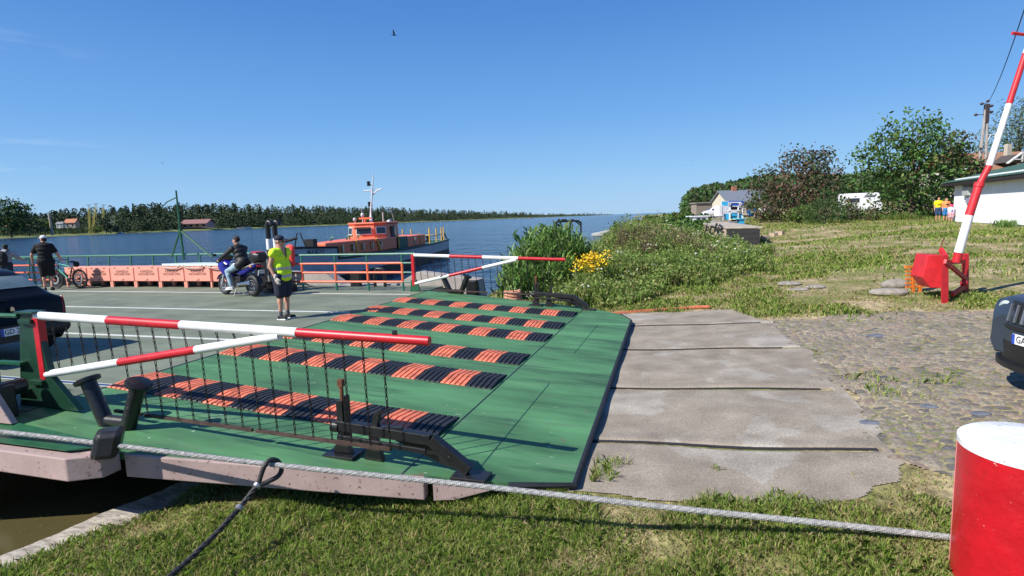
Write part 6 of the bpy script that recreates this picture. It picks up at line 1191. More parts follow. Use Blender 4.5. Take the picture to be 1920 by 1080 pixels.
WEED = [(-.6, 17.0), (.4, 15.9), (2.2, 15.4), (4.6, 16.2), (6.5, 17.6), (8.6, 20), (10.6, 24), (12.0, 29), (12.8, 34), (13.2, 37), (11.5, 42), (8.6, 40), (5.2, 32), (3.2, 26), (2.2, 22), (.2, 19.5)]
def weeds():
    rg = np.random.default_rng(44); n = 85000; Pw = np.array(WEED); x = rg.uniform(-1, 14, n); y = rg.uniform(15, 43, n); jx = x + .5 * np.sin(y * 1.9) + .25 * np.sin(x * 4 + y * 3); jy = y + .5 * np.sin(x * 2.1 + 1); ok = inpoly(WEED, jx, jy); x, y = x[ok], y[ok]; n = len(x)
    # distance from the front edge sets the height
    s = x * E1.x + y * E1.y; t = x * E2.x + y * E2.y; a = np.stack([smooth_noise(x * .9, y * .9, 51), smooth_noise(x * .4 + 9, y * .4, 52), smooth_noise(x * 2.2, y * 2.2, 53)], 1); dmin = np.full(n, 9.0)
    for i in range(1, 10):
        p, q = Pw[i], Pw[i + 1]; d = q - p; l = np.clip(((x - p[0]) * d[0] + (y - p[1]) * d[1]) / (d @ d), 0, 1); dmin = np.minimum(dmin, np.hypot(x - p[0] - l * d[0], y - p[1] - l * d[1]))
    h = (.30 + .58 * np.clip(dmin / 1.0, 0, 1) + .28 * np.clip((dmin - 1.5) / 3, 0, 1)) * (.55 + .9 * a[:, 0]) * rg.uniform(.55, 1.15, n) * np.where((x > 7.6) & (y > 28), .2, 1); z = G(x, y); m_ = np.where(a[:, 1] + .3 * a[:, 2] > 1.04, 2, np.where(a[:, 1] + .25 * rg.uniform(-1, 1, n) > .5, 1, 0)); m_ = np.where(rg.uniform(0, 1, n) < .03, 2, m_)
    V, k = arch_blades(x, y, z - .02, h, np.full(n, .028) * rg.uniform(.6, 1.3, n), rg, .45, 4); q = rg.integers(0, n, n * 2); f = rg.uniform(.25, 1, n * 2)
    Lf = leaf_verts(np.stack([x[q] + rg.normal(size=n * 2) * .05, y[q] + rg.normal(size=n * 2) * .05, z[q] + h[q] * f * .9], 1), 0.105, .5, .5, rg); return V, k, m_, Lf, m_[q], (x, y, z, h, rg)
V, k, m1, Lf, m2, (wx, wy, wz, wh_, rg) = weeds(); MW = [M['weed'], M['weed2'], M['weed3']]
tag(fast_mesh('weed_stems', V, k, MW, mi=m1), 'tall wild grass and weed stems covering the bank between slipway and river', 'weeds', kind='stuff'); tag(fast_mesh('weed_foliage', Lf, 4, MW, mi=m2), 'leafy weeds covering the bank between slipway and river', 'weeds', kind='stuff')
q = rg.integers(0, len(wx), 230); fp_ = np.repeat(np.stack([wx[q], wy[q], wz[q] + wh_[q] * 1.0 + .05], 1), 7, 0); fp_ += rg.normal(size=fp_.shape) * np.array([.045, .045, .012]); tag(fast_mesh('wild_flowers', leaf_verts(fp_, .05, 1.0, 3.0, rg), 4, [mat('white_umbel', (.62, .62, .52), .8)]), 'white flower heads scattered over the weedy bank', 'flowers', kind='stuff')
def verge():
    """rough grass and tufts on the slope to the right, and low weeds round the buildings"""
    rg = np.random.default_rng(46); n = 26000; x = rg.uniform(8, 36, n); y = rg.uniform(14, 46, n); p = smooth_noise(x * .45 + 2, y * .3, 61); p2 = smooth_noise(x * 1.6, y * 1.1, 62); s = x * E1.x + y * E1.y; t = x * E2.x + y * E2.y; ok = ((p * .6 + p2 * .4) > .55) & ~inpoly(ROAD, s, t) & (x < y * .98); ok &= ~inpoly([(13.6, 36), (15.1, 34.5), (22.5, 66), (20, 67)], x, y)
    x, y = x[ok], y[ok]; h = .07 + .13 * rg.uniform(0, 1, len(x)) ** 2; V, k = arch_blades(x, y, G(x, y) - .01, h, np.full(len(x), .035), rg, .8, 4); return V, k, (rg.uniform(0, 1, len(x)) < .35).astype(int)
V, k, mi_ = verge(); tag(fast_mesh('rough_grass', V, k, [M['grass'], M['weed2']], mi=mi_), 'rough tufted grass on the slope towards the white building', 'grass', kind='stuff')
wood('bank_scrub', 'green scrub along the water edge behind the weedy bank', [1205, 1240, 1285, 1330], [407, 402.5, 399, 404], lambda x: 46, 150, 2.2, 70, [M['leaf_mid'], M['leaf_light'], M['leaf_dark']], [.5, .2, .3], 40, seed=39)
def tuft(label, px, py, rad, n, h, seed, mats=None, name='weed_tuft'):
    p = ground_at(px, py); return reed(label, [(p.x, p.y, rad, 1.0)], n * 2, h, name, seed, mats or [M['weed']], .016, False)
tuft('leafy weeds growing round the foot of the raised barrier', 1795, 561, .5, 80, .2, 71); tuft('tall grass tuft against the white building wall', 1882, 427, .5, 130, .62, 72, [M['reed']]); tuft('weed clump in front of the graffiti wall', 1405, 458, .8, 320, .55, 73, [M['weed2']]); tuft('low weeds at the roadside left of the barrier', 1705, 566, .6, 90, .1, 74)
tuft('broad weed clump left of the family', 1690, 412, 1.6, 420, .6, 75)
bl_ = [onz(-30, 1010, -.95), onz(70, 985, -.95), onz(140, 950, -.95), onz(20, 1050, -.9), onz(110, 985, -.92)]
reed('dark weeds in the shallows left of the pale edging beam', [(p.x, p.y, .22, 1.0) for p in bl_], 300, .16, 'weed_tuft', 77, [M['weed']], .010, False)
# ================================================================== RIGHT BACKGROUND: buildings, barrier, small things
# --- white building
A = Vector((30.6, 39.6, .66)); Bp = Vector((27.3, 31.0, .66)); d = (Bp - A); d.z = 0; d.normalize(); nrm = Vector((d.y, -d.x, 0)); nrm = nrm if nrm.x < 0 else -nrm; inn = -nrm
wb = thing('white_building', 'low white building with eaves shadow on its upper wall and green corrugated roof', 'building', A); WHT_ = mat('white_render', (.86, .87, .88), .85, var=.04, scale=1.5, spots=(.5, .52, .5), spot_scale=1.2, spot_amt=.72); GRY = mat('grey_render', (.30, .35, .40), .85, var=.1)
LW = 17.0
def wallbox(z0, z1, off, m_, name, par):
    m = MB(); a = nrm * off + Vector((0, 0, z0)); m.prism([a, a + d * LW, a + d * LW + inn * 8, a + inn * 8], (0, 0, z1 - z0)); return m.build(name, m_, par)
wl = wallbox(-.6, 1.78, 0.0, WHT_, 'wall', wb); wallbox(1.78, 2.95, 0.0, WHT_, 'upper_wall', wb); wallbox(-.6, .06, .012, mat('plinth_grey', (.12, .13, .13), .9), 'plinth', wb)  # one white render throughout; the grey above is shadow from the eaves
m = MB(); ev = .52
n = 150
def rfp(u, v): # u along, v up the slope
    s_ = -1.0 + (LW + 1.6) * u; return d * s_ + nrm * (ev - v * (ev + 4.2)) + Vector((0, 0, 2.72 + v * 1.15 + .03 * math.sin(s_ * 2 * math.pi / .28)))
m.grid(rfp, 420, 2); m.build('roof', mat('green_corrugated_sheet', (.055, .115, .085), .55, var=.15, scale=3), wb, smooth=True)
m = MB(); p0 = d * -1.0 + nrm * (ev - .03) + Vector((0, 0, 2.44)); m.prism([p0, p0 + d * (LW + 1.6), p0 + d * (LW + 1.6) + Vector((0, 0, .22)), p0 + Vector((0, 0, .22))], inn * .05); p1 = d * -1.0 + nrm * (ev - .03) + Vector((0, 0, 2.40)); m.prism([p1, p1 + inn * 5, p1 + inn * 5 + Vector((0, 0, 1.25)), p1 + Vector((0, 0, .26))], d * .06); m.prism([p0 + Vector((0, 0, .03)), p0 + inn * 1.1 + Vector((0, 0, .03)), p0 + inn * 1.1 + d * (LW + 1.5) + Vector((0, 0, .03)), p0 + d * (LW + 1.5) + Vector((0, 0, .03))], (0, 0, .03)); m.build('eaves_board', mat('dark_brown_fascia', (.028, .020, .018), .6), wb)
m = MB(); c = d * 2.6 + nrm * .12 + Vector((0, 0, 2.05)); fr = Matrix((d, nrm, Vector((0, 0, 1)))).transposed(); m.box(c, (1.0, .22, .55), fr); ac = m.build('meter_box', mat('pale_box_grey', (.42, .43, .42), .5), wb, bevel=.02); m = MB(); m.box(d * 2.75 + nrm * .06 + Vector((0, 0, 1.5)), (.6, .1, .42), fr); m.build('notice_plate', mat('violet_grey_plate', (.28, .28, .36), .5), wb); m = MB(); m.box(d * 2.7 + nrm * .1 + Vector((0, 0, 2.45)), (1.0, .3, .22), fr); m.build('shelf_box', mat('dark_box_grey', (.14, .16, .18), .5), wb)
m = MB(); m.ell(d * 7.9 + nrm * .3 + Vector((0, 0, 2.45)), (.12, .12, .1)); m.tube([d * 7.6 + nrm * .1 + Vector((0, 0, 2.5)), d * 7.9 + nrm * .28 + Vector((0, 0, 2.5))], .03, 6); m.build('wall_lamp', mat('lamp_beige', (.45, .42, .36), .5), wb)
# --- orange roofed house behind it
hp_ = aty(1865, 330, 66); hb = thing('house', 'house with orange-brown tiled roof and white dormer behind the white building', 'house', (hp_.x, hp_.y, 1.2)); ORR = mat('orange_brown_tiles', (.33, .17, .10), .85, var=.2, scale=4, stretch=(1, 1, 4)); zr = aty(1865, 284, 66).z - 1.2; ze = aty(1865, 318, 66).z - 1.2
m = MB(); m.box((2.5, 3.4, ze / 2), (13, 6, ze)); m.build('wall', mat('cream_render', (.5, .47, .4), .9), hb); m = MB(); m.prism([(-4.8, -.6, ze - .2), (-4.8, 3.4, zr), (-4.8, 3.4, zr + .2), (-4.8, -.6, ze)], (14.5, 0, 0)); m.prism([(-4.8, 7.4, ze - .2), (-4.8, 3.4, zr), (-4.8, 3.4, zr + .2), (-4.8, 7.4, ze)], (14.5, 0, 0)); rf = m.build('roof', ORR, hb)
def dormer(pxa, pxb, yb, yt):
    a_ = aty(pxa, yb, 64.5) - Vector((hp_.x, hp_.y, 1.2)); b_ = aty(pxb, yb, 64.5) - Vector((hp_.x, hp_.y, 1.2)); t_ = aty((pxa + pxb) / 2, yt, 64.5).z - 1.2; c_ = (a_ + b_) / 2; z_ = a_.z
    m = MB(); m.prism([a_, b_, Vector((c_.x, a_.y, t_))], (0, 2.6, 0)); g_ = m.build('dormer', mat('dark_gable', (.07, .06, .055), .8), rf); m = MB(); y_ = a_.y - .12; m.bar((a_.x - .3, y_, z_ - .15), (c_.x, y_, t_ + .1), .12, .3, (0, 1, 0)); m.bar((b_.x + .3, y_, z_ - .15), (c_.x, y_, t_ + .1), .12, .3, (0, 1, 0)); m.bar((a_.x + .3, y_, z_ + (t_ - z_) * .3), (b_.x - .3, y_, z_ + (t_ - z_) * .3), .1, .3, (0, 1, 0)); m.bar((c_.x, y_, z_), (c_.x, y_, t_), .1, .3, (0, 1, 0)); m.build('white_bargeboard', mat('bargeboard_white', (.62, .62, .6), .6), g_)
dormer(1812, 1834, 317, 303); dormer(1892, 1935, 304, 288)
m = MB(); c_ = aty(1889, 290, 67) - Vector((hp_.x, hp_.y, 1.2)); m.box((c_.x, c_.y, c_.z), (.5, .5, 2.4)); m.build('chimney', mat('pale_chimney', (.45, .4, .33), .9), rf)
# --- utility pole with lamp and wire
pb = aty(1838, 400, 50); pz = g1(pb.x, pb.y); tp = aty(1851, 192, 50); up_t = thing('utility_pole', 'concrete A-frame utility pole with insulators and street lamp behind the white building', 'utility pole', (pb.x, pb.y, pz)); tl = Vector((tp.x - pb.x, 0, tp.z - pz)); CG = mat('grey_concrete_pole', (.36, .33, .31), .85)
m = MB(); m.tube([(-.55, 0, 0), tl + Vector((-.1, 0, -.6))], [.16, .1], 8); m.tube([(.35, 0, 0), tl + Vector((.05, 0, -.1))], [.16, .1], 8)
for f in (.3, .55, .8): c_ = tl * f; m.box(c_, (.6 * (1 - f) + .25, .1, .12))
m.build('shaft', CG, up_t); m = MB(); m.box(tl + Vector((0, 0, -.9)), (.3, .3, 1.5))
for x, z in ((-.45, -.1), (.4, -.3), (-.9, -1.0), (.42, -.8), (.05, .1)): m.ell(tl + Vector((x, 0, z)), (.14, .14, .12), None, 8, 6); m.tube([tl + Vector((0, 0, z)), tl + Vector((x, 0, z))], .03, 5)
m.build('insulator', mat('insulator_dark', (.07, .05, .05), .5), up_t); m = MB(); l0 = tl * .62; m.tube([l0 + Vector((.1, 0, 0)), l0 + Vector((.3, -.2, .8)), l0 + Vector((.6, -.4, .85))], .04, 6); m.ell(l0 + Vector((.75, -.45, .6)), (.3, .3, .2), None, 10, 6); m.build('lamp', mat('lamp_white', (.6, .6, .6), .4), up_t)
w0 = tp + Vector((.1, 0, 0)); w1 = aty(1940, -40, 22); m = MB(); m.tube([w0.lerp(w1, i / 20) - Vector((0, 0, .5 * math.sin(math.pi * i / 20))) for i in range(21)], .022, 5); tag(m.build('overhead_wire', M['dark']), 'thin overhead wire running up from the utility pole', 'wire')
# --- raised level barrier
gb = ground_at(1795, 562); ba_ = thing('raised_barrier', 'raised red and white road barrier with red counterweight box', 'barrier', gb); YB = gb.y; q3 = lambda x, y, dY=0.0: aty(x, y, YB + dY) - gb
RDB = mat('barrier_red', (.58, .022, .03), .5, var=.12, scale=5, spots=(.4, .1, .1), spot_scale=20, spot_amt=.72)
for (xa, xb, yt, yb_, dy) in ((1766, 1779, 478, 566, -.25), (1805, 1817, 476, 556, .45)):
    m = MB(); a_, b_, c_, e_ = q3(xa, yb_, dy), q3(xb, yb_, dy), q3(xb, yt, dy), q3(xa, yt, dy); a_.z = b_.z = -.08; m.prism([a_, b_, c_, e_], (.10, .16, 0)); m.build('upright', RDB, ba_, bevel=.01)
m = MB(); m.bar(q3(1772, 490, -.3), q3(1812, 524, .4), .05, .09); m.bar(q3(1812, 534, .4), q3(1786, 552, -.1), .05, .09); m.bar(q3(1772, 492, .1), q3(1811, 490, .5), .05, .09); m.bar(q3(1764, 468, .3), q3(1774, 484, 0), .07, .1); m.ell(q3(1808, 531, .3), (.09, .06, .09)); m.build('brace', RDB, ba_)
cw = [q3(1740, 478, .1), q3(1774, 479, .0), q3(1772, 540, .0), q3(1745, 540, .1), q3(1729, 520, .15)]; m = MB(); m.prism(cw, (.12, .55, 0)); m.build('counterweight_box', RDB, ba_, bevel=.015)
arm = [(1793, 492), (1797, 474), (1817, 404), (1836, 346), (1855, 311), (1892, 195), (1923, 100), (1944, 38), (1990, -100)]; ar = [.085, .085, .083, .08, .062, .058, .055, .05, .045]; ap = [q3(*p, .1 - .01 * i) for i, p in enumerate(arm)]
for i in range(len(ap) - 1):
    m = MB(); r0, r1 = ar[i], ar[i + 1]
    if i == 3: r0 = .064
    m.tube([ap[i], ap[i + 1]], [r0, r1], 14); red = i in (0, 2, 3, 5, 7); m.build('barrier_arm', RDB if red else M['white'], ba_, smooth=True)
m = MB(); m.lathe(ap[3], ap[3] - ap[2], [(-.06, .085), (-.05, .095), (.03, .095), (.05, .066)], 14); m.build('arm_collar', RDB, ba_, smooth=True); m = MB(); m.tube([q3(1898, 62), q3(1975, 72)], [.035, .03], 8); m.build('stay_arm', RDB, ba_)
m = MB(); s0 = q3(1764, 466, .3); m.tube([s0, s0 + Vector((.06, 0, .25))], .012, 5); m.build('rod', M['rust'], ba_)
# orange rack and stones beside it
rk = ground_at(1716, 548); rt = thing('orange_rack', 'orange slatted metal rack standing left of the barrier', 'rack', rk); q4 = lambda x, y: aty(x, y, rk.y) - rk; ORK = mat('rack_orange', (.75, .20, .03), .5); m = MB(); m.bar(q4(1697, 501), q4(1736, 498), .07, .06); m.build('top_rail', ORK, rt)
for k in range(5): m = MB(); y_ = 509 + 7.3 * k; m.bar(q4(1698, y_), q4(1738, y_ - 2), .04, .045); m.build('slat', ORK, rt)
for x in (1711, 1724): m = MB(); m.bar(q4(x, 502), q4(x + 1, 553), .06, .06, (0, 1, 0)); m.build('leg', ORK, rt)
def stone(label, px, py, r, seed, name='stone', m_=None, flat=.5):
    p = ground_at(px, py); rg = np.random.default_rng(seed); m = MB(); m.ell((0, 0, r * flat * .4), (r, r * .7, r * flat), None, 14, 9); m.v = [tuple(np.array(v) * (1 + .14 * math.sin(v[0] * 9 / r * .3 + seed) * math.cos(v[1] * 7 / r * .3 + seed * 2))) for v in m.v]; return tag(m.build(name, m_ or STN, None, smooth=True, loc=p), label, 'stone')
STN = mat('pale_fieldstone', (.30, .27, .23), .9, var=.25, scale=5, bump=.6, bscale=12); STB = mat('slate_blue_stone', (.13, .14, .17), .8, var=.25, scale=6, bump=.5, bscale=12)
stone('flat pale stone in the grass left of the orange rack', 1668, 553, .42, 1, flat=.28); stone('rounded pale stone behind the flat one near the rack', 1676, 541, .32, 2, flat=.5); stone('grey flat stone at the edge of the weeds', 1482, 536, .34, 3, flat=.22); stone('pale stone slab at the edge of the weeds', 1497, 545, .28, 4, flat=.2); stone('pale flat stone in the worn grass', 1530, 540, .3, 5, flat=.2); stone('dark stone lying on the cobbles', 1640, 632, .16, 6, m_=STB, flat=.2); stone('blue-grey cobble darker than the rest near the slipway corner', 1632, 797, .11, 7, m_=STB, flat=.2); stone('blue-black cobble near the bollard', 1838, 779, .1, 8, m_=STB, flat=.2); stone('blue-grey cobble right of the slipway', 1742, 766, .1, 9, m_=STB, flat=.2)
# --- graffiti wall: old quay block
qa = Vector((13.55, 36.0, 0)); qb = Vector((15.15, 34.7, 0)); qe = Vector((20.6, 67, 0)); qf = Vector((23, 66, 0)); qw = thing('quay_wall', 'old concrete quay block with black painted end and graffiti', 'wall', (0, 0, 0)); QC = mat('tan_weathered_concrete', (.44, .34, .25), .9, var=.22, scale=1.5, spots=(.2, .15, .11), spot_scale=4, spot_amt=.62, bump=.5, bscale=8)
m = MB(); m.prism([qa + Vector((0, 0, -.9)), qb + Vector((0, 0, -.9)), qf + Vector((0, 0, -.9)), qe + Vector((0, 0, -.9))], (0, 0, 1.76)); m.build('wall', QC, qw, bevel=.03); dq = (qb - qa).normalized(); nq = Vector((dq.y, -dq.x, 0)); dl_ = (qe - qa).normalized(); nl = Vector((-dl_.y, dl_.x, 0)); TAR = mat('tarred_black_boards', (.009, .009, .010), .7, var=.35, scale=4, bump=.6, bscale=9, stretch=(1, 1, 7))
for k in range(4): m = MB(); a_ = qa + nq * .02 + dq * .06 + Vector((0, 0, -.40 + .31 * k)); m.prism([a_, a_ + dq * ((qb - qa).length - .1), a_ + dq * ((qb - qa).length - .1) + Vector((0, 0, .295)), a_ + Vector((0, 0, .295))], nq * .05); m.build('black_board', TAR, qw)
m = MB(); m.prism([qa + Vector((-.06, -.1, .86)), qb + Vector((.1, -.1, .86)), qf + Vector((.1, 0, .86)), qe + Vector((-.1, 0, .86))], (0, 0, .09)); m.build('coping', mat('coping_concrete', (.42, .36, .29), .9, var=.2, scale=2), qw)
def strokes(lst, name, th=.05):
    m = MB()
    for pl in lst: m.tube([qa + dl_ * p[0] + nl * .02 + Vector((0, 0, p[1])) for p in pl], th, 5)
    return m.build(name, M['ink'], qw)
# the letters stand on the long side, mirrored in depth: photo pixel columns 1322-1356 lie 4-11 m along the wall
def lx(px): # photo column -> metres along the wall
    r = ray(px, 440); o_ = O - qa; k_ = r.x * dl_.y - r.y * dl_.x; t_ = (-(o_.x * dl_.y - o_.y * dl_.x)) / k_; p = O + r * t_; return (p - qa).dot(dl_)
def lz(px, py): r = ray(px, py); l = lx(px); p = qa + dl_ * l; return O.z + r.z * (p.y / r.y)
S_ = lambda pl: [(lx(x), lz(x, y)) for x, y in pl]
strokes([S_([(1322, 437), (1327, 421), (1332, 437)]), S_([(1324, 431), (1331, 431)]), S_([(1340, 425), (1335, 424), (1332.5, 431), (1334, 438), (1340, 437)]), S_([(1339, 438), (1344, 420), (1347, 438)]), S_([(1341, 431), (1347, 431)]), S_([(1349, 439), (1349.5, 422), (1357, 427), (1350, 431), (1358, 435), (1349, 440)])], 'graffiti_letters', .075)
strokes([S_([(1341, 444), (1344, 442), (1343, 447), (1337, 450), (1336, 453), (1340, 453), (1342, 448), (1338, 445)]), S_([(1310, 427), (1314, 424), (1317, 427)]), S_([(1311, 433), (1316, 433), (1313.5, 428), (1313.5, 434)]), S_([(1297, 430), (1302, 430)]), S_([(1299, 426), (1299, 435)]), S_([(1288, 424), (1293, 427)])], 'graffiti_tag', .05)
m = MB(); a_ = qa + dl_ * lx(1326) + nl * .03; b_ = qa + dl_ * lx(1305) + nl * .03; m.prism([a_ + Vector((0, 0, -.75)), b_ + Vector((0, 0, -.6)), b_ + Vector((0, 0, -.12)), a_ + Vector((0, 0, -.3))], nl * .03); m.build('painted_recess', M['ink'], qw)  # flat black panel; the look of a recess is put into its colour
m = MB()
for i, (x, y, w_) in enumerate(((1435, 446, 12), (1450, 441, 9), (1462, 438, 8), (1430, 449, 8))): p = ground_at(x, y + 3); m.box(p + Vector((0, 0, .1)), (w_ * .035, .5, .28), Matrix.Rotation(.3 * i, 3, 'Z'))
tag(m.build('rubble', QC), 'broken concrete pieces lying right of the graffiti wall', 'rubble', kind='stuff')
# --- kiosk
YK = 60; kb = aty(1373, 414, YK); kz = 1.0; kk = thing('kiosk', 'blue and white kiosk with round emblems above the quay wall', 'kiosk', (kb.x, kb.y, kz)); q5 = lambda x, y, dy=0.0: aty(x, y, YK + dy) - Vector((kb.x, kb.y, kz)); KB = mat('kiosk_blue', (.03, .10, .45), .4); KC = mat('kiosk_cyan', (.05, .42, .75), .4); KW = mat('kiosk_white', (.78, .78, .82), .5)
def kbox(x0, x1, y0, y1, m_, name, dy=0.0, th=.1, par=None): m = MB(); a_, b_, c_, e_ = q5(x0, y1, dy), q5(x1, y1, dy), q5(x1, y0, dy), q5(x0, y0, dy); m.prism([a_, b_, c_, e_], (0, th, 0)); return m.build(name, m_, par or kk)
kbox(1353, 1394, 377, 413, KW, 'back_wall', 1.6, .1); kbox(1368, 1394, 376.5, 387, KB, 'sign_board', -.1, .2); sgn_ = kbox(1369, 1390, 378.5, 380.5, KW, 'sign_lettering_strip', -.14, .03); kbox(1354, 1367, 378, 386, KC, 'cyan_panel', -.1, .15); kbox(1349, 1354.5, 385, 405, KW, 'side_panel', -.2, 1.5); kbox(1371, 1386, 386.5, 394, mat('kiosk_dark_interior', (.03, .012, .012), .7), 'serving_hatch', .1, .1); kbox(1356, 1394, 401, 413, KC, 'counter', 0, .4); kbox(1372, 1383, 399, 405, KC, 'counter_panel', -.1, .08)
for x in (1356, 1369, 1384.5, 1393): kbox(x - .9, x + .9, 385, 413, KW, 'post', -.15, .15)
kbox(1366, 1388, 393.5, 395.3, KW, 'shelf', -.25, .4); kbox(1372, 1383, 386.0, 387.5, KW, 'hatch_lettering_strip', -.13, .03); kbox(1386.5, 1391.5, 389, 401, mat('kiosk_grey_panel', (.2, .2, .22), .6), 'door', -.02, .08)
for x in (1367.5, 1388.5): m = MB(); c_ = q5(x, 382.6, -.2); m.lathe(c_, (0, -1, 0), [(0, .17), (.03, .17)], 18); em = m.build('round_emblem', KW, kk); m = MB(); m.lathe(c_ + Vector((0, -.03, 0)), (0, -1, 0), [(0, .07), (.02, .07)], 12); m.build('emblem_centre', mat('emblem_brown', (.3, .2, .1), .6), em)
def flat_thing(name, label, cat, x0, x1, y0, y1, Y, m_, th, z=None, extra=None, group=None):
    a_, b_, c_, e_ = aty(x0, y1, Y), aty(x1, y1, Y), aty(x1, y0, Y), aty(x0, y0, Y); t = thing(name, label, cat, ((a_.x + b_.x) / 2, Y, min(a_.z, b_.z)), 0, group); o_ = t.location; m = MB(); m.prism([a_ - o_, b_ - o_, c_ - o_, e_ - o_], (0, th, 0)); m.build('panel', m_, t, bevel=.02)
    if extra: extra(t, o_)
    return t
def legs_(t, o_, xs, y0, y1, Y, m_):
    for x in xs: a_ = aty(x, y0, Y) - o_; b_ = aty(x, y1, Y) - o_; b_.z = min(b_.z, g1((b_ + o_).x, (b_ + o_).y) - o_.z); MB().tube([a_, b_], .04, 6).build('post', m_, t)
BS = mat('sign_blue', (.01, .13, .42), .5)
def s_ex(t, o_): legs_(t, o_, (1404, 1416), 400, 412, 56, M['steel']); m = MB(); c_ = aty(1410, 397.5, 55.9) - o_; m.lathe(c_, (0, -1, 0), [(0, .14), (.03, .14)], 12); m.build('sign_emblem', mat('emblem_olive', (.35, .4, .15), .6), t)
flat_thing('blue_sign', 'blue sign board with pale round emblem right of the kiosk', 'sign', 1402, 1418, 392, 404, 56, BS, .08, extra=s_ex)
def tb(t, o_): m = MB(); a_ = aty(1370, 411, 52) - o_; m.box(a_ + Vector((.35, .3, -.2)), (.75, .6, .3)); m.build('drawer', mat('grey_drawer', (.25, .25, .27), .6), t)
flat_thing('yellow_crate', 'yellow crate on the quay in front of the kiosk', 'crate', 1371, 1381, 411, 415, 52, mat('pale_yellow', (.75, .68, .2), .6), .6, extra=tb)
def bt_(t, o_): m = MB(); a_ = aty(1389, 411, 52) - o_; m.box(a_ + Vector((0, .3, .03)), (.95, .8, .06)); m.build('lid', mat('cyan_lid', (.12, .55, .8), .5), t)
flat_thing('cyan_tank', 'bright cyan fish box next to the yellow crate on the quay', 'box', 1382, 1396, 411, 420, 52, KC, .7, extra=bt_)
def cont(t, o_):
    for x in (1306, 1316): m = MB(); a_ = aty(x, 413, 57.9) - o_; m.box(a_ + Vector((.2, .0, .1)), (.4, .03, .2)); m.build('window', M['glass'], t)
    m = MB(); a_ = aty(1314, 405.4, 58) - o_; m.box(a_ + Vector((0, .9, 0)), (1.9, 2.0, .1)); m.build('roof', KW, t)
flat_thing('white_cabin', 'small white cabin box on the quay left of the kiosk', 'cabin', 1300, 1328, 406, 416, 58, mat('cabin_white', (.75, .76, .74), .5), 1.8, extra=cont)
ft = thing('pipe_fence', 'pale tubular fence on the quay left of the kiosk', 'fence', aty(1345, 416, 55)); o_ = ft.location; m = MB()
for y in (406, 410.5, 415): m.tube([aty(1336, y, 55) - o_, aty(1358, y, 55) - o_], .035, 6)
m.build('rail', M['steel'], ft)
for x in (1336, 1343, 1350, 1358): MB().tube([aty(x, 405, 55) - o_, aty(x, 418, 55) - o_], .04, 6).build('post', M['steel'], ft)
# boats and vehicles on shore
def cruiser(label, px, py, Y, L_, yaw, blue=False):
    p = aty(px, py, Y); p.z = g1(p.x, p.y) + .45; t = small_boat(label, px, py, Y, L_, (.78, .78, .78), yaw, True, p.z); t.name = 'cabin_cruiser'
    m = MB(); m.bar((-L_ * .35, 0, -.12), (L_ * .42, 0, -.12), .12, .1)
    for s_ in (-1, 1): m.lathe((-L_ * .1, s_ * L_ * .13, -.2), (0, 1, 0), [(-.08, .28), (.08, .28)], 14)
    m.build('trailer', M['black'], t); m = MB(); m.box((0, -L_ * .162, L_ * .06), (L_ * .12, .03, L_ * .08)); m.build('side_panel', M['glass'], t); return t
cruiser('white cabin boat on a trailer right of the blue sign', 1436, 412, 54, 2.9, math.radians(200)); cruiser('white boat with teal cover behind the blue sign', 1432, 403, 62, 3.2, math.radians(195)); 
def van(label, x0, x1, yb, yt, Y):
    a_, b_ = aty(x0, yb, Y), aty(x1, yb, Y); L_ = (b_.x - a_.x); hh = aty(x0, yt, Y).z - a_.z; t = thing('motorhome', label, 'motorhome', ((a_.x + b_.x) / 2, Y, a_.z), math.radians(-14)); MW_ = mat('motorhome_white', (.78, .78, .80), .35, var=.03); h = L_ / 2; m = MB()
    m.prism([(-h, 0, .35), (h * .95, 0, .35), (h, 0, .9), (h * .86, 0, 1.35), (h * .78, 0, hh * .62), (h * .9, 0, hh * .78), (h * .72, 0, hh), (-h, 0, hh)], (0, 2.2, 0)); m.build('body', MW_, t, bevel=.08)
    m = MB(); m.prism([(h * .84, -.012, 1.3), (h * .50, -.012, 1.3), (h * .50, -.012, hh * .6), (h * .77, -.012, hh * .6)], (0, .02, 0)); m.build('cab_window', M['glass'], t); m = MB(); m.prism([(h * .875, .12, 1.32), (h * .875, 2.08, 1.32), (h * .795, 2.0, hh * .61), (h * .795, .2, hh * .61)], (.02, 0, .008)); m.build('windscreen', M['glass'], t); m = MB(); m.box((h * .3, -.01, hh * .84), (h * .5, .03, .22)); m.build('side_stripe', mat('stripe_grey', (.12, .12, .14), .4), t); m = MB(); m.box((-h * .45, -.01, hh * .66), (h * .5, .03, .5)); m.build('window', M['glass'], t)
    for x in (-h * .55, h * .62): m = MB(); m.lathe((x, .02, .33), (0, 1, 0), [(-.03, .33), (.2, .33)], 18); m.build('wheel', M['rubber'], t)
    m = MB(); m.box((h * .97, 1.1, .55), (.12, 2.0, .22)); m.build('bumper', mat('bumper_grey', (.3, .3, .32), .5), t)
van('white motorhome parked behind bushes below the wood', 1584, 1652, 402, 363, 68)
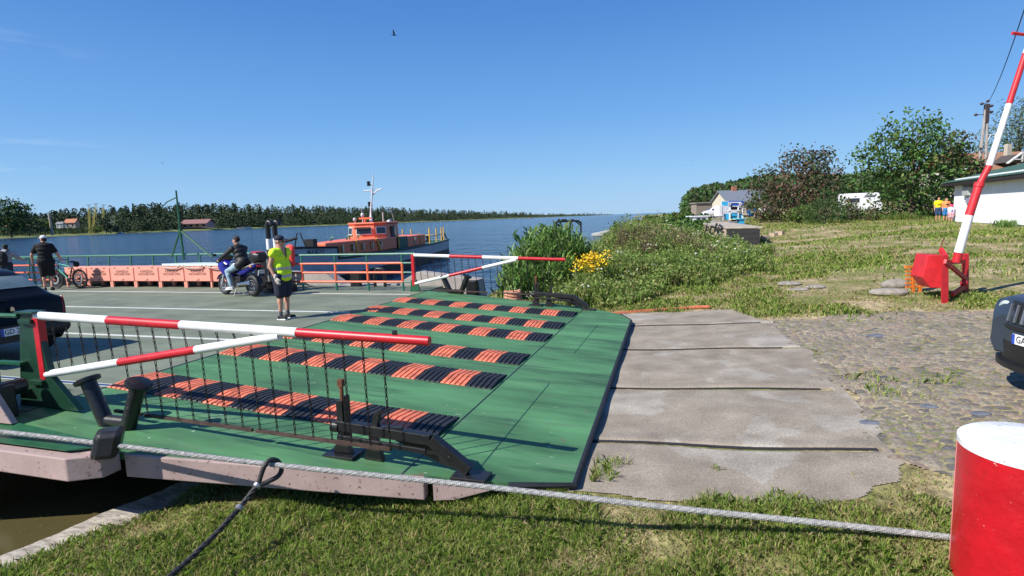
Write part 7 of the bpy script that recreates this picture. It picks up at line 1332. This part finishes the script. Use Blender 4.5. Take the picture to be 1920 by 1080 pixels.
wc = thing('parked_car', 'white hatchback parked left of the kiosk', 'car', aty(1364, 405, 88), math.radians(172)); sh2 = CarShell([(.0, .36, .55, .60, .66, .70, .66), (.12, .24, .88, .94, .80, .82, .72), (.28, .22, .92, 1.06, .82, .83, .68), (.85, .22, .94, 1.41, .82, .83, .575), (2.1, .2, .92, 1.42, .82, .83, .575), (2.95, .2, .89, .98, .82, .82, .70), (3.4, .22, .80, .84, .80, .79, .62), (3.82, .38, .56, .58, .6, .58, .45)]); sh2.body('body', mat('white_car_paint', (.72, .72, .74), .25), wc, 24, 20); sh2.patch('side_window', .42, .62, .22, .33, M['glass'], wc, .01); sh2.patch('side_window', .42, .62, .67, .78, M['glass'], wc, .01); sh2.patch('windscreen', .64, .72, .36, .64, M['glass'], wc, .01)
for x in (.62, 3.05):
    for y in (-.72, .72): wheel(wc, x, y, .29, .29, .17, ALY, 5, disc=False, spoke_r=.02)
# grey roofed house behind the kiosk
hy = 92; ha = aty(1364, 402, hy); hw_ = aty(1442, 402, hy).x - ha.x; g_t = thing('house', 'cream house with long grey sheet roof behind the kiosk', 'house', (ha.x, ha.y, 1.2)); e_z = aty(1370, 377, hy).z - 1.2; r_z = aty(1370, 357.5, hy).z - 1.2; CRM = mat('cream_wall', (.58, .52, .42), .9); m = MB(); m.box((hw_ / 2, 3.5, e_z / 2), (hw_, 7, e_z)); m.prism([(0, 0, e_z), (0, 7, e_z), (0, 3.5, r_z - .15)], (.2, 0, 0)); m.prism([(hw_ - .2, 0, e_z), (hw_ - .2, 7, e_z), (hw_ - .2, 3.5, r_z - .15)], (.2, 0, 0)); m.build('wall', CRM, g_t); m = MB()
for y0, s_ in ((-.5, 1), (7.5, -1)): m.prism([(-.35, y0, e_z - .25), (-.35, 3.5, r_z), (-.35, 3.5, r_z + .18), (-.35, y0, e_z - .07)], (hw_ + .7, 0, 0))
rf = m.build('roof', mat('grey_sheet_roof', (.17, .19, .22), .5, var=.08), g_t); m = MB(); m.box((hw_ * .35, 3.5, r_z + .3), (.7, .6, 1.0)); m.build('chimney', mat('brick_chimney_red', (.35, .14, .09), .9), rf); m = MB(); m.box((hw_ * .55, -.03, e_z * .45), (1.3, .06, 1.5)); m.build('window', M['glass'], g_t)
sh_ = aty(1322, 402, 105); t = thing('shed', 'grey timber shed at the edge of the wood left of the kiosk', 'shed', (sh_.x, sh_.y, 1.2)); m = MB(); m.box((0, 0, 1), (4.2, 3, 2.4)); m.build('wall', mat('grey_boards', (.25, .21, .17), .9), t); m = MB(); m.box((0, 0, 2.3), (4.7, 3.5, .15)); m.build('roof', mat('grey_shed_roof', (.3, .28, .25), .8), t)
# steel frame standing in the reeds
fa = aty(1066, 430, 23.5); fr_t = thing('dredging_rig', 'black steel frame rising above the reeds', 'steel frame', (fa.x, fa.y, -1)); q6 = lambda x, y: aty(x, y, 23.5) - Vector((fa.x, fa.y, -1)); m = MB()
for x in (1043, 1069, 1089): a_ = q6(x, 416); m.tube([Vector((a_.x, a_.y, -.2)), a_], .035, 6)
m.tube([q6(1042, 417), q6(1048, 415), q6(1060, 415), q6(1072, 414), q6(1084, 414), q6(1090, 419)], .045, 6); m.tube([q6(1048, 415), q6(1052, 420)], .03, 5); m.tube([q6(1078, 414), q6(1088, 422)], .03, 5); m.build('frame_bars', M['black'], fr_t)
for x in (1048, 1055, 1060, 1073): MB().ell(q6(x, 413.5), (.07, .07, .07), None, 8, 6).build('shackle', M['dark'], fr_t)
# --- birds
def bird(label, px, py, Y, span, up=.9, yaw=0.0):
    p = aty(px, py, Y); t = thing('bird', label, 'bird', p, yaw); m = MB(); m.ell((0, 0, 0), (.17 * span, .05 * span, .05 * span)); m.ell((.19 * span, 0, .01 * span), (.05 * span, .035 * span, .035 * span)); m.prism([(-.12 * span, -.03 * span, 0), (-.3 * span, -.06 * span, .0), (-.3 * span, .06 * span, 0), (-.12 * span, .03 * span, 0)], (0, 0, .01 * span)); m.build('body', M['dark'], t, smooth=True)
    for s_ in (-1, 1): m = MB(); c, s = math.cos(up), math.sin(up); m.prism([(.08 * span, s_ * .03 * span, 0), (.05 * span, s_ * .25 * span * c, .25 * span * s), (-.12 * span, s_ * .52 * span * c, .52 * span * s), (-.08 * span, s_ * .25 * span * c, .25 * span * s), (-.09 * span, s_ * .03 * span, 0)], (0, 0, .012 * span)); m.build('wing', M['dark'], t)
bird('dark bird with raised wings high above the tug', 739, 66, 24, .42, 1.25, .3); bird('small dark bird gliding above the far forest on the left', 305, 306, 38, .32, .25, 2.6); bird('tiny bird low over the sea left of the right-hand wood', 1285, 300, 90, .4, .2); bird('tiny bird just right of another over the shore', 1296, 301, 90, .4, .15, .4); bird('tiny bird alone above the brown tree', 1364, 291, 90, .35, .3, 1.0)
